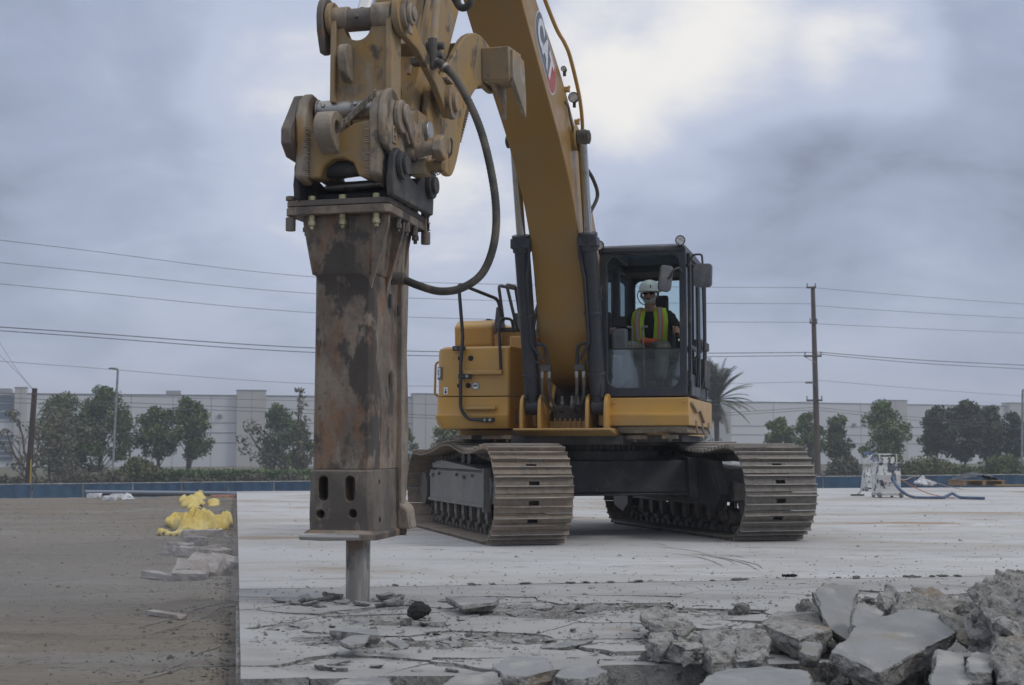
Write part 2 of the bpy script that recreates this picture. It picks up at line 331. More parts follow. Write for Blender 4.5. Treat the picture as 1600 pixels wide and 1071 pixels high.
M['dirt'] = mat('graded_dirt', (0.185, 0.160, 0.125), 0.95, layers=[((0.20, 0.175, 0.14), 0.35, 0.40, 0.62, (.5, 1.5, 1), 9), ((0.115, 0.10, 0.083), 0.8, 0.5, 0.68, (.3, 1.8, 1), 9, .9), ((0.24, 0.23, 0.215), 0.6, 0.50, 0.68, (.4, 1.6, 1), 10, .8), ((0.17, 0.125, 0.08), 0.22, 0.5, 0.7, (1, 1, 1), 8, .7), ((0.25, 0.24, 0.225), 9, 0.58, 0.68, (1, 1.4, 1), 10, .7), ((0.07, 0.062, 0.053), 13, 0.56, 0.66, (1, 1.4, 1), 10, .8), ((0.30, 0.29, 0.27), 2.2, 0.60, 0.70, (.5, 1.6, 1), 11, .7)], bump=1.0, bscale=16)
M['rubbleground'] = mat('crushed_concrete_ground', (0.215, 0.205, 0.19), 0.95, layers=[((0.26, 0.26, 0.255), 3, 0.42, 0.6), ((0.115, 0.11, 0.105), 5, 0.5, 0.64), ((0.34, 0.34, 0.34), 22, 0.6, 0.7)], bump=1.0, bscale=14)

M['grouser'] = mat('polished_grouser_edge', (0.34, 0.31, 0.28), 0.45, metal=0.4, layers=[((0.14, 0.12, 0.10), 6, .5, .66, (.4, 1, 1))], rnd=1, bump=.2)
M['rustlow'] = mat('dark_worn_hammer_foot', (0.085, 0.072, 0.06), 0.65, layers=[((0.15, 0.125, 0.10), 4, 0.45, 0.64, (1, 1, .6), 9), ((0.24, 0.21, 0.17), 9, 0.6, 0.7, (1, 1, .5), 8, .7), ((0.13, 0.065, 0.035), 6, 0.6, 0.7, (1, 1, .6), 8, .7)], bump=0.3, bscale=40, wear=(0.30, 0.27, 0.23), rvar=.1)
# ------------------------------------------------------------------ the ground
rnd = random.Random(7)
def fbm(x, y, s=1.0, o=5): return noise.fractal(Vector((x * s, y * s, 1.7)), 1.0, 2.0, o)
LOW = -1.7
M['verge'] = mat('dry_grass_soil', (0.085, 0.085, 0.05), 1.0, layers=[((0.14, 0.125, 0.075), 0.12, 0.42, 0.62), ((0.05, 0.065, 0.03), 0.3, 0.5, 0.66)], bump=0.5, bscale=4)
def strip(ys, x0, x1, z, name, m):
    mb = MB(); vs = [(x, y, z) for y in ys for x in (x0, x1)]
    mb.add(vs, [(2 * i, 2 * i + 1, 2 * i + 3, 2 * i + 2) for i in range(len(ys) - 1)])
    return tag(mb.build(name, m, smooth=None), kind='structure')
strip([-400, 0, 60, 200, 600, 3000], -3000, 3000, LOW, 'ground', M['verge'])
# slab frame: e1 runs away from the camera along the slab's left edge, e2 to the right
S0 = Vector((-1.18, 6.28, 0)); e1 = Vector((-0.1902, 0.9817, 0)); e2 = Vector((0.9817, 0.1902, 0))
def SL(s, t, z=0.0): return S0 + e2 * s + e1 * t + Vector((0, 0, z))
FAR_T = 30.4
# graded dirt pad to the left, falling away at its far side
mb = MB(); nx, ny = 190, 190; vs = []
def dirt_z(X, Y):
    s = (Vector((X, Y, 0)) - S0).dot(e2)
    z = -0.13 + 0.045 * fbm(X, Y, 0.35) + 0.02 * fbm(X * .4, Y, 1.6) + 0.012 * fbm(X, Y, 5, 3)
    rut = math.sin((Y * 0.93 + X * 0.33) * 2.1 + 1.5 * fbm(X, Y, .2)); z += 0.014 * rut
    z += 0.03 * math.exp(-((s + .25) / .25) ** 2) * (0.4 + fbm(X, Y, 3))
    far = 35.6 + 0.55 * max(0, X + 12) * 0.25
    if Y > far: z -= min(1.7, (Y - far) * 0.3)
    return z
for j in range(ny + 1):
    v_ = j / ny; Y = -6 + 47 * v_ ** 0.9 if j else -6
    for i in range(nx + 1):
        u = i / nx; s = -42 * (1 - u) ** 1.8 + 0.25
        base = S0 + e1 * ((Y - S0.y) / e1.y)
        X = base.x + s; vs.append((X, Y, dirt_z(X, Y)))
mb.add(vs, [(j * (nx + 1) + i, j * (nx + 1) + i + 1, (j + 1) * (nx + 1) + i + 1, (j + 1) * (nx + 1) + i) for j in range(ny) for i in range(nx)])
tag(mb.build('dirt_ground', M['dirt'], smooth=60, fixn=False), kind='structure')
# crushed concrete lying where the slab has been broken out, towards the camera
mb = MB(); vs = []; nx, ny = 340, 300
def damage(s, t):
    d = 0.0
    d = max(d, 1.0 * math.exp(-(((s - 1.15) / 1.0) ** 2 + ((t - 1.35) / .42) ** 2)))
    d = max(d, 0.9 * math.exp(-(((s - 2.1) / .9) ** 2 + ((t - 2.5) / .6) ** 2)))
    d = max(d, 1.15 * math.exp(-(((s - 3.6) / 1.3) ** 2 + ((t - 1.5) / 1.0) ** 2)))
    d = max(d, 1.25 * max(0, min(1, (s - 3.0) / 1.2)) * max(0, min(1, (3.3 - t) / 1.0)))
    d = max(d, 0.6 * math.exp(-(((s - .75) / .45) ** 2 + ((t - 3.0) / .5) ** 2)))
    d = max(d, 0.5 * max(0, 1 - t / .9)); d = max(d, 0.85 * math.exp(-(((s - 2.2) / 1.2) ** 2 + ((t - .9) / .55) ** 2))); d = max(d, .62 * math.exp(-(((s - 1.2) / 1.3) ** 2 + ((t - 2.2) / .5) ** 2)))
    d *= 0.75 + 0.6 * fbm(s, t, 1.2)
    return max(0.0, min(1.2, d))
def rubble_z(s, t):
    rough = 0.05 * fbm(s, t, 1.3, 6) + 0.03 * abs(fbm(s + 9, t, 5, 4))
    lo = min(-0.16 + rough, -0.075)
    if t < .18: k = 0.0
    elif t < .5: k = (t - .18) / .32
    else: k = 1.0
    fine = noise.ridged_multi_fractal(Vector((s * 5, t * 6, 2)), .8, 2.2, 5, 1.0, 2.0)
    hi = -0.062 + 0.030 * fine + 0.015 * fbm(s, t, 3, 3) + 0.01 * min(1, damage(s, t))
    hi = min(hi, .012)
    return lo * (1 - k) + hi * k
def qs(u): return -0.02 + (7.2 * u / .88 if u < .88 else 7.2 + 5.8 * (u - .88) / .12)
for j in range(ny + 1):
    for i in range(nx + 1):
        v_ = j / ny; s = qs(i / nx); t = (-9 + 7.0 * v_ / .12) if v_ < .12 else -2 + 6.35 * (v_ - .12) / .88
        p = SL(s, t); vs.append((p.x, p.y, rubble_z(s, t)))
mb.add(vs, [(j * (nx + 1) + i, j * (nx + 1) + i + 1, (j + 1) * (nx + 1) + i + 1, (j + 1) * (nx + 1) + i) for j in range(ny) for i in range(nx)])
tag(mb.build('rubble_ground', M['rubbleground'], smooth=None, fixn=False), kind='structure')
# concrete slab, cast in bays with open joints
mb = MB(); TJ = [4.38, 9.3, 14.2, 17.8, 21.3, 24.6, 27.6, FAR_T]
sj = [0, 15.5, 31, 60]
def farT(s): return FAR_T + 0.0 * s
for j in range(len(TJ) - 1):
    for i in range(len(sj) - 1):
        t0, t1 = TJ[j] + 0.007, TJ[j + 1] - 0.007; s0, s1 = sj[i] + 0.006, sj[i + 1] - 0.006
        # ragged near edge along the crack on the first row
        top = []
        if j == 0:
            n = 90
            near = [(s0 + (s1 - s0) * k / n, t0 + 0.035 * fbm(s0 + (s1 - s0) * k / n, 3.3, 2.2, 5)) for k in range(n + 1)]
        else: near = [(s0, t0), (s1, t0)]
        ring = near + [(s1, t1), (s0, t1)]
        pts = [SL(s, t) for s, t in ring]; n = len(pts)
        mb.add([(p.x, p.y, 0) for p in pts] + [(p.x, p.y, -0.16) for p in pts], [tuple(range(n))] + [(k, k + n, (k + 1) % n + n, (k + 1) % n) for k in range(n)])
# right of the broken field the slab still runs to the camera
pts = [SL(13.0, -9), SL(60, -9), SL(60, 4.37), SL(13.0, 4.37)]
mb.add([(p.x, p.y, 0) for p in pts] + [(p.x, p.y, -0.16) for p in pts], [(0, 1, 2, 3)] + [(k, k + 4, (k + 1) % 4 + 4, (k + 1) % 4) for k in range(4)])
tag(mb.build('concrete_slab', M['slab'], smooth=None), kind='structure')
# earth under the slab, ending in a bank at the far side
mb = MB(); a, b_, c_, d_ = SL(-0.0, -9), SL(60, -9), SL(60, FAR_T + .3), SL(0, FAR_T + .3); e_, f_ = SL(64, FAR_T + 4.5), SL(-2, FAR_T + 4.5)
mb.add([(a.x, a.y, -.24), (b_.x, b_.y, -.24), (c_.x, c_.y, -.165), (d_.x, d_.y, -.165), (e_.x, e_.y, LOW - .1), (f_.x, f_.y, LOW - .1)], [(0, 1, 2, 3), (3, 2, 4, 5)])
tag(mb.build('earth_bank', M['dirt'], smooth=None), kind='structure')

# dark rubber and steel scuffs left on the slab by the tracks
M['scuff'] = mat('scuffed_concrete', (.17, .165, .155), .9, layers=[((.38, .38, .375), 7, .40, .56)])
mb = MB(); r_ = random.Random(21)
for (xa, ya, xb, yb) in ((1045, 862, 1128, 886), (1060, 861, 1150, 882), (1080, 862, 1186, 892), (1096, 864, 1160, 871), (980, 846, 1040, 852), (905, 852, 960, 849), (1110, 868, 1190, 888), (1000, 851, 1110, 866), (700, 860, 760, 864), (1330, 820, 1500, 828)):
    A = P(xa, ya, 1); Ya = EYE / ((ya - HORY) / FPX); Yb = EYE / ((yb - HORY) / FPX); A = Vector((( xa - 800) / FPX * Ya, Ya, .004)); B = Vector(((xb - 800) / FPX * Yb, Yb, .004)); d = (B - A); nrm = Vector((-d.y, d.x, 0)).normalized(); vs = []
    for k in range(21):
        u = k / 20; c = A + d * u + nrm * (.12 * math.sin(math.pi * u) + .02 * noise.noise(Vector((u * 5, xa, 0)))); wd = .012 * math.sin(math.pi * min(1, u + .02)) * (.6 + .8 * abs(noise.noise(Vector((u * 9, xa, 2))))) + .001
        vs += [tuple(c - nrm * wd), tuple(c + nrm * wd)]
    mb.add(vs, [(2 * k, 2 * k + 1, 2 * k + 3, 2 * k + 2) for k in range(20)])
tag(mb.build('track_scuffs', M['scuff'], smooth=None), kind='structure')
# shattered part of the slab : one sheet broken into plates by real cracks
def vor_cells(seeds, box):
    out = []
    for i, (x, y) in enumerate(seeds):
        poly = [(box[0], box[2]), (box[1], box[2]), (box[1], box[3]), (box[0], box[3])]
        near = sorted(range(len(seeds)), key=lambda k: (seeds[k][0] - x) ** 2 + (seeds[k][1] - y) ** 2)[1:26]
        for k in near:
            mx, my = (seeds[k][0] + x) / 2, (seeds[k][1] + y) / 2; nx_, ny_ = seeds[k][0] - x, seeds[k][1] - y
            q = []
            for a_ in range(len(poly)):
                p0, p1 = poly[a_], poly[(a_ + 1) % len(poly)]
                d0 = (p0[0] - mx) * nx_ + (p0[1] - my) * ny_; d1 = (p1[0] - mx) * nx_ + (p1[1] - my) * ny_
                if d0 <= 0: q.append(p0)
                if d0 * d1 < 0: r_ = d0 / (d0 - d1); q.append((p0[0] + (p1[0] - p0[0]) * r_, p0[1] + (p1[1] - p0[1]) * r_))
            poly = q
            if len(poly) < 3: break
        if len(poly) >= 3: out.append(poly)
    return out
seeds = []
rs = random.Random(11)
for k in range(5200):
    s, t = rs.uniform(0, 13), rs.uniform(.15, 4.36); d = damage(s, t)
    mind = 0.52 - 0.36 * min(1, d)
    if s > 7.5: mind += .4
    if all(((s - a) * 0.62) ** 2 + ((t - b) * 1.35) ** 2 > mind ** 2 for a, b in seeds): seeds.append((s, t))
cells = vor_cells(seeds, (0.0, 13.0, 0.18, 4.365))
def warp(s, t): return (s + 0.07 * noise.fractal(Vector((s * 2.2, t * 2.2, 0)), .9, 2.1, 5) * min(1, s * 4), t + 0.06 * noise.fractal(Vector((s * 2.2, t * 2.2, 7)), .9, 2.1, 5) * (1 if t < 4.3 else .0))
plates = MB(); nplates = 0
for poly in cells:
    cx = sum(p[0] for p in poly) / len(poly); cy = sum(p[1] for p in poly) / len(poly); d = damage(cx, cy)
    if rs.random() < 0.50 * (d - .15): continue
    if cy < .30 + .1 * fbm(cx, 0, 2): continue
    ring = []
    for k in range(len(poly)):
        p, q = poly[k], poly[(k + 1) % len(poly)]; L = math.hypot(q[0] - p[0], q[1] - p[1]); n = max(1, int(L / 0.05))
        ring += [warp(p[0] + (q[0] - p[0]) * i / n, p[1] + (q[1] - p[1]) * i / n) for i in range(n)]
    sh = 1 - (0.0012 + 0.018 * d * rs.random()) / 0.25
    ring = [(cx + (p[0] - cx) * sh, cy + (p[1] - cy) * sh) for p in ring]
    tx = rs.gauss(0, 0.055) * d; ty = rs.gauss(0, 0.055) * d
    sink = -abs(rs.gauss(0, 0.035)) * d - 0.001 - rs.random() * .002
    if d > .7 and rs.random() < .25: sink = -rs.uniform(.03, .09)
    th = 0.14
    top = []; bot = []
    for (s, t) in ring:
        z = min(sink + (s - cx) * tx + (t - cy) * ty, 0.05); p = SL(s, t); top.append((p.x, p.y, z))
        rr = 0.012 * noise.noise(Vector((s * 14, t * 14, 3)))
        p2 = SL(cx + (s - cx) * (0.97 + rr * 6), cy + (t - cy) * (.97 + rr * 6)); bot.append((p2.x, p2.y, z - th))
    n = len(top); mid = [((a[0] + b[0]) / 2 + .014 * noise.noise(Vector(a) * 11), (a[1] + b[1]) / 2 + .014 * noise.noise(Vector(a) * 13), (a[2] * .6 + b[2] * .4)) for a, b in zip(top, bot)]
    plates.cur = 0; plates.add(top, [tuple(range(n))]); b0 = len(plates.v) - n
    plates.cur = 1; m0 = len(plates.v); plates.v += mid; l0 = len(plates.v); plates.v += bot
    for k in range(n):
        k2 = (k + 1) % n
        plates.f.append([b0 + k, m0 + k, m0 + k2, b0 + k2]); plates.mi.append(1)
        plates.f.append([m0 + k, l0 + k, l0 + k2, m0 + k2]); plates.mi.append(1)
    nplates += 1
tag(plates.build('shattered_slab', [M['plate'], M['broken']], smooth=None), kind='structure')
print('plates', nplates)

# ------------------------------------------------------------------ loose concrete
def hull_rock(pts, name, m, rough=0.02, sub=2, seed=0, fs=7.0, flat_axis=None, loc=None, cuts=1):
    """convex lump through the given points, then split finely and roughened except on its old slab face"""
    bm = bmesh.new()
    for p in pts: bm.verts.new(p)
    bmesh.ops.convex_hull(bm, input=bm.verts)
    bmesh.ops.delete(bm, geom=[v for v in bm.verts if not v.link_faces], context='VERTS')
    bmesh.ops.dissolve_limit(bm, angle_limit=R(8), verts=bm.verts, edges=bm.edges)
    bmesh.ops.triangulate(bm, faces=bm.faces)
    for k in range(sub + 1):
        lim = rough * (.62 if sub > 3 else .9); es = [e for e in bm.edges if e.calc_length() > lim]
        if not es or len(bm.verts) > 9000: break
        bmesh.ops.subdivide_edges(bm, edges=es, cuts=1, use_grid_fill=True); bmesh.ops.triangulate(bm, faces=bm.faces)
    bm.normal_update()
    mv = []
    for v in bm.verts:
        n = v.normal
        f = 1.0 if flat_axis is None else (1 - max(0, min(1, (n.dot(flat_axis) - .55) / .3)) * 0.90)
        q = v.co * fs + Vector((seed * 3.1, seed, 0))
        rg = noise.ridged_multi_fractal(q * .8, .9, 2.1, 4, 1.0, 2.0) - 1.0
        mv.append(n * ((noise.fractal(q, .7, 2.1, 6) * 1.1 + rg * .55) * rough * f) + Vector(noise.noise_vector(q * 2.3)) * rough * .5 * f + Vector(noise.noise_vector(q * .9)) * rough * .6)
    for v, d in zip(bm.verts, mv): v.co += d
    me = bpy.data.meshes.new(name)
    bmesh.ops.recalc_face_normals(bm, faces=bm.faces)
    mats = [m]
    if flat_axis is not None:
        mats = [m, M['plate2']]
        bm.normal_update()
        for f in bm.faces: f.material_index = 1 if f.normal.dot(flat_axis) > .80 + .1 * noise.noise(f.calc_center_median() * 14) else 0
    bm.to_mesh(me); bm.free()
    for x in mats: me.materials.append(x)
    me.polygons.foreach_set('use_smooth', [True] * len(me.polygons)); me.set_sharp_from_angle(angle=R(20))
    o = bpy.data.objects.new(name, me); COL.objects.link(o)
    if loc is not None: o.location = loc
    return o
M['plate2'] = mat('old_slab_face', (0.25, 0.255, 0.26), 0.85, layers=[((0.20, 0.205, 0.207), 2.4, 0.42, 0.62), ((0.33, 0.325, 0.31), 5, 0.50, 0.66, (1, 1, 1), 9), ((0.23, 0.20, 0.16), 2.0, .56, .72), ((0.12, 0.12, 0.12), 30, 0.64, 0.72)], bump=0.25, bscale=35, rnd=1)
def hero(label, tops, thick, seed, flat=True, rough=0.018, down=None, group=None):
    """lump given by the outline of its upper face (photo pixel + real distance) and a thickness vector"""
    T = [P(*p) for p in tops]; c = sum(T, Vector()) / len(T)
    n = Vector((0, 0, 0))
    for i in range(len(T)): n += (T[i] - c).cross(T[(i + 1) % len(T)] - c)
    n.normalize()
    if n.z < 0: n = -n
    dv = -n * thick if down is None else Vector(down)
    rr = random.Random(seed); thick *= .85
    pts = [p - c for p in T] + [(p - c) * rr.uniform(.7, 1.0) + dv * rr.uniform(.75, 1.1) for p in T] + [(p - c) * 1.04 + dv * .35 for p in T]
    o = hull_rock(pts, 'concrete_chunk', M['broken'], rough, 4, seed, 6.0, n if flat else None, c)
    return tag(o, label, 'concrete chunk', group or 'large broken concrete chunks in the foreground')
hero('largest grey slab piece, clean flat face tilted toward the viewer at front right', [(1300, 1020, 6.35), (1345, 972, 6.75), (1428, 950, 6.95), (1472, 962, 6.9), (1492, 990, 6.65), (1425, 1022, 6.4), (1372, 1050, 6.25)], 0.14, 1)
hero('upright flat concrete piece with smooth blue-grey face behind the largest slab piece', [(1268, 925, 7.5), (1290, 915, 7.75), (1338, 917, 7.8), (1334, 955, 7.55), (1322, 1000, 7.2), (1298, 985, 7.2)], 0.13, 2, down=(0.03, .16, -.06))
hero('small dark grey wedge of concrete leaning beside the upright flat piece', [(1333, 978, 7.0), (1338, 948, 7.2), (1352, 940, 7.3), (1382, 958, 7.2), (1375, 985, 6.95)], 0.13, 3)
hero('small knobbly tan concrete lump standing at the back of the rubble heap', [(1376, 925, 7.7), (1384, 915, 7.8), (1398, 922, 7.8), (1402, 945, 7.6), (1385, 955, 7.5)], 0.13, 4, flat=False, rough=.03)
hero('rough tan broken concrete piece behind the largest slab piece', [(1420, 935, 7.3), (1425, 918, 7.5), (1470, 922, 7.55), (1500, 940, 7.4), (1482, 965, 7.1), (1450, 955, 7.1)], 0.18, 5, flat=False, rough=.03)
hero('low tan lump between the knobbly lump and the rough tan piece', [(1398, 948, 7.2), (1405, 930, 7.4), (1430, 935, 7.4), (1440, 955, 7.2), (1415, 970, 7.0)], 0.16, 6, flat=False, rough=.025)
hero('thin dark slab piece propped between the largest piece and the right heap', [(1475, 960, 6.85), (1500, 962, 6.9), (1545, 990, 6.8), (1560, 1015, 6.6), (1545, 1020, 6.5), (1500, 990, 6.6)], 0.05, 7)
hero('huge rough concrete block cut off by the right edge of the picture', [(1528, 940, 6.4), (1545, 905, 6.7), (1580, 885, 6.9), (1640, 870, 7.0), (1700, 900, 6.8), (1690, 985, 6.1), (1600, 1000, 6.05), (1560, 985, 6.15)], 0.42, 8, flat=False, rough=.045)
hero('broad rough grey block low at the right edge below the huge block', [(1545, 1012, 6.0), (1565, 985, 6.2), (1625, 985, 6.2), (1660, 1040, 5.8), (1600, 1068, 5.6), (1560, 1050, 5.75)], 0.24, 9, flat=False, rough=.035)
hero('grey concrete block standing at the bottom edge right of the largest slab piece', [(1462, 1030, 6.05), (1470, 1018, 6.15), (1505, 1022, 6.15), (1515, 1060, 5.85), (1505, 1085, 5.7), (1455, 1080, 5.7)], 0.2, 10, rough=.02)
hero('big rough rounded lump of concrete on the right side of the broken pit', [(1098, 1008, 6.8), (1105, 994, 6.95), (1135, 988, 7.05), (1148, 1004, 6.85), (1146, 1030, 6.6), (1115, 1038, 6.55)], 0.12, 12, flat=False, rough=.028)
hero('rough sloping concrete lump next to the big rounded lump', [(1150, 1004, 6.8), (1165, 986, 7.05), (1195, 992, 7.0), (1200, 1012, 6.75), (1180, 1030, 6.6), (1150, 1032, 6.6)], 0.11, 13, flat=False, rough=.026)
hero('pale angular lump at the left end of the small stones in the pit', [(1010, 1000, 6.95), (1022, 990, 7.1), (1045, 992, 7.1), (1052, 1005, 6.9), (1030, 1010, 6.8)], 0.08, 14, flat=False, rough=.022)
hero('wide angular stone with pale top in the middle of the pit', [(1048, 1004, 6.85), (1060, 995, 7.0), (1088, 998, 7.0), (1096, 1010, 6.75), (1070, 1016, 6.7)], 0.08, 15, flat=False, rough=.022)
hero('dark rough mound of concrete at the back of the pit', [(1000, 962, 8.0), (1020, 955, 8.2), (1050, 959, 8.1), (1082, 974, 7.7), (1060, 982, 7.4), (1015, 975, 7.6)], 0.08, 16, flat=False, rough=.022)
hero('flat slab piece with pale top at the bottom edge below the chisel', [(700, 1062, 6.35), (730, 1052, 6.5), (775, 1050, 6.5), (780, 1062, 6.35), (740, 1085, 6.1), (690, 1080, 6.15)], 0.09, 17)
hero('thick broken slab piece with crumbly edge at the bottom centre', [(770, 1040, 6.55), (800, 1024, 6.8), (850, 1026, 6.75), (862, 1048, 6.45), (820, 1056, 6.35), (785, 1054, 6.4)], 0.12, 18)
hero('slanted slab piece with rubble on its back at the bottom centre right', [(868, 1056, 6.35), (880, 1042, 6.55), (930, 1040, 6.55), (950, 1050, 6.4), (910, 1062, 6.25)], 0.1, 19)
hero('wide flat slab piece lying low at the bottom edge right of centre', [(1080, 1080, 6.0), (1120, 1048, 6.4), (1200, 1040, 6.5), (1262, 1048, 6.35), (1270, 1085, 5.95)], 0.1, 20)
hero('dark edged plate lifted beside the pit under the upright flat piece', [(1190, 975, 7.3), (1215, 955, 7.7), (1275, 958, 7.6), (1296, 985, 7.15), (1250, 1000, 6.95)], 0.12, 21)
hero('long pale slab sliver lying at the bottom edge left of centre', [(520, 1070, 6.25), (560, 1056, 6.45), (600, 1058, 6.4), (610, 1075, 6.15), (560, 1085, 6.05)], 0.07, 22)
hero('small pale wedge wedged under the largest slab piece', [(1252, 1012, 6.8), (1262, 1004, 6.95), (1278, 1008, 6.9), (1278, 1022, 6.7), (1260, 1024, 6.65)], 0.06, 23)
hero('square block of concrete in the heap under the propped dark piece', [(1512, 1030, 6.0), (1525, 1018, 6.15), (1550, 1025, 6.1), (1550, 1050, 5.8), (1520, 1052, 5.8)], 0.12, 24)
hero('raised slab edge with dark gap beneath it behind the dark round stone', [(695, 933, 9.3), (725, 932, 9.4), (780, 935, 9.3), (770, 942, 9.0), (725, 946, 8.9)], 0.05, 25, rough=.01)
hero('long low slab piece lying in front of the dark round stone', [(515, 985, 7.75), (530, 980, 7.85), (585, 983, 7.8), (592, 992, 7.5), (560, 990, 7.55)], 0.06, 26, rough=.01)
hero('thin slab piece with pale upper face left of the crushed pocket', [(530, 1002, 7.25), (555, 992, 7.45), (577, 993, 7.4), (572, 1005, 7.2), (545, 1008, 7.1)], 0.03, 27, rough=.008)
hero('flat pale splinter right of the crushed pocket', [(605, 1000, 7.3), (620, 998, 7.35), (640, 1008, 7.1), (625, 1011, 7.05)], 0.025, 28, rough=.006)
DARKST = mat('dark_asphalt_lump', (0.022, 0.021, 0.020), .95, bump=.8, bscale=60)
# dark round stone (asphalt)
o = hull_rock([Vector((0.075 * math.cos(a) * math.cos(b), 0.06 * math.sin(a) * math.cos(b), 0.052 * math.sin(b))) for a in [k * .785 for k in range(8)] for b in (-1.2, -.6, 0, .6, 1.2)], 'dark_stone', DARKST, .008, 2, 5, 14, None, P(654, 954, 8.8) )
tag(o, 'round black lump of asphalt lying on the cracked slab', 'stone')
# angular loose pieces of many sizes, each a thing of its own
def base_rock(seed, flat=0.6):
    r_ = random.Random(seed); pts = []
    for k in range(13):
        v_ = Vector([r_.gauss(0, 1) for _ in range(3)]).normalized()
        pts.append(Vector((v_.x * r_.uniform(.7, 1.1), v_.y * r_.uniform(.6, 1), v_.z * flat * r_.uniform(.8, 1))) * .5)
    return hull_rock(pts, 'concrete_fragment', M['broken'], .075, 4, seed, 3.2)
def base_flake(seed):
    r_ = random.Random(seed); n = r_.randint(4, 6); mbk = MB(); pl = []
    for k in range(n):
        a = 2 * math.pi * (k + r_.uniform(-.25, .25)) / n; rr = r_.uniform(.28, .55); pl.append(Vector((rr * math.cos(a), rr * .7 * math.sin(a), 0)))
    pts = [p for p in pl] + [p * r_.uniform(.75, 1) - Vector((0, 0, r_.uniform(.05, .10))) for p in pl]
    return hull_rock(pts, 'slab_flake', M['broken'], .03, 3, seed, 5, Vector((0, 0, 1)))
rocks = [base_rock(100 + i, (.55, .7, .45, .62, .5, .75, .4, .6)[i]) for i in range(8)]
flakes = [base_flake(200 + i) for i in range(8)]
lf = 'small loose concrete fragment lying among the broken slab rubble'; ll = 'thin flat concrete flake lying on the shattered slab'
used = set()
def scatter(o_list, n, gen, label, cat, group, r_):
    for k in range(n):
        g = gen(r_)
        if g is None: continue
        s, t, size, z, tilt = g
        b = r_.choice(o_list)
        o = b if b.name not in used else b.copy()
        if b.name not in used: used.add(b.name)
        else: COL.objects.link(o)
        p = SL(s, t); o.location = (p.x, p.y, z); o.scale = (size, size, size)
        o.rotation_euler = (r_.gauss(0, tilt), r_.gauss(0, tilt), r_.uniform(0, 6.28))
        place = ('near the chisel' if s < 1.4 and t > 2 else 'at the left part of the broken field' if s < 1.7 else 'in the middle of the broken field' if s < 3.0 else 'in the right heap of rubble')
        row = ('back' if t > 2.2 else 'middle' if t > .9 else 'front')
        kind_ = 'thin flat concrete flake' if cat == 'concrete flake' else 'small loose concrete fragment'
        tag(o, f'{kind_} {place}, {row} rows', cat, f'{kind_}s {place}, {row} rows')
def gr(r_):
    for _ in range(60):
        s, t = r_.uniform(.1, 8.5), r_.uniform(-1.0, 4.2)
        d = damage(s, t) if t > .3 else (1.0 if s > 2.0 else .35)
        if r_.random() < d * d: break
    size = min(.34, .05 * math.exp(abs(r_.gauss(0, .75)))) * (1.25 if s > 4 else .9)
    z = size * .12 + (0 if t > .3 else -.10) - .02 * damage(s, t)
    if s > 3.8 and t < 2.2: z += .03
    return s, t, size, z, .6
scatter(rocks, 190, gr, lf, 'concrete fragment', 'small concrete fragments in the rubble', random.Random(3))
def gf(r_):
    for _ in range(60):
        s, t = r_.uniform(.2, 4.6), r_.uniform(.3, 3.6)
        if r_.random() < damage(s, t) * (1.0 if s < 2.9 else .5): break
    size = .07 * math.exp(abs(r_.gauss(0, .62)))
    size = min(size, .34)
    return s, t, size, size * .03 + r_.uniform(-.01, .008) - .01, .12
def gp(r_):
    s, t = 1.9 + 3.3 * r_.random() ** .8, r_.uniform(-.5, 1.6)
    if s < 3.0 and t > .9: t -= .9
    size = r_.uniform(.05, .20)
    return s, t, size, size * .15 + (.0 if t > .3 else -.08) + r_.uniform(0, .09) * max(0, min(1, (s - 3.2))), .8
scatter(rocks, 100, gp, 'x', 'concrete fragment', 'small concrete fragments in the rubble', random.Random(33))
scatter(flakes, 285, gf, ll, 'concrete flake', 'thin flakes on the shattered slab', random.Random(4))
for k in range(16):      # shards pushed up round the chisel
    a = k * .42 + .3; rr_ = .17 + .16 * ((k * 7) % 5) / 4; b = flakes[k % 8]; o = b.copy(); COL.objects.link(o); q = .14 + .13 * ((k * 5) % 7) / 6
    o.scale = (q, q, q); o.location = (-1.075 + rr_ * 1.5 * math.cos(a), 9.72 + rr_ * math.sin(a), .012 + q * .05); o.rotation_euler = (-.22 * math.sin(a), .22 * math.cos(a), k * 1.3)
    tag(o, 'pale shard of slab pushed up in the ring around the chisel tip', 'concrete flake', 'shards ringing the chisel tip')
# grit nobody could count
mb = MB(); r_ = random.Random(9)
def pebble(p, q):
    vs = []
    for k in range(6):
        v_ = Vector([r_.gauss(0, 1) for _ in range(3)]).normalized() * q; vs.append(Vector(p) + Vector((v_.x, v_.y, abs(v_.z) * .6)))
    mb.add(vs, [(0, 1, 2), (0, 2, 3), (0, 3, 4), (0, 4, 1), (5, 2, 1), (5, 3, 2), (5, 4, 3), (5, 1, 4)])
def octa(p, q):
    a = r_.uniform(0, 6.28); c, s = math.cos(a), math.sin(a); vs = []
    for x, y, z in ((0, 0, .7), (1, 0, .1), (0, .8, 0), (-.9, 0, .1), (0, -.8, 0), (0, 0, -.3)):
        x += r_.uniform(-.3, .3); y += r_.uniform(-.3, .3); vs.append((p[0] + q * (x * c - y * s), p[1] + q * (x * s + y * c), p[2] + q * z))
    mb.add(vs, [(0, 1, 2), (0, 2, 3), (0, 3, 4), (0, 4, 1), (5, 2, 1), (5, 3, 2), (5, 4, 3), (5, 1, 4)])
for k in range(26000):
    s, t = r_.uniform(.05, 9.5), r_.uniform(-1.5, 4.3); d = (damage(s, t) if t > .3 else .8)
    if r_.random() > .10 + d: continue
    z = 0 if t > .35 else rubble_z(s, t) + .03
    p = SL(s, t, z - (.01 * d)); octa(p, min(.022, .0042 * math.exp(abs(r_.gauss(0, .7)))) )
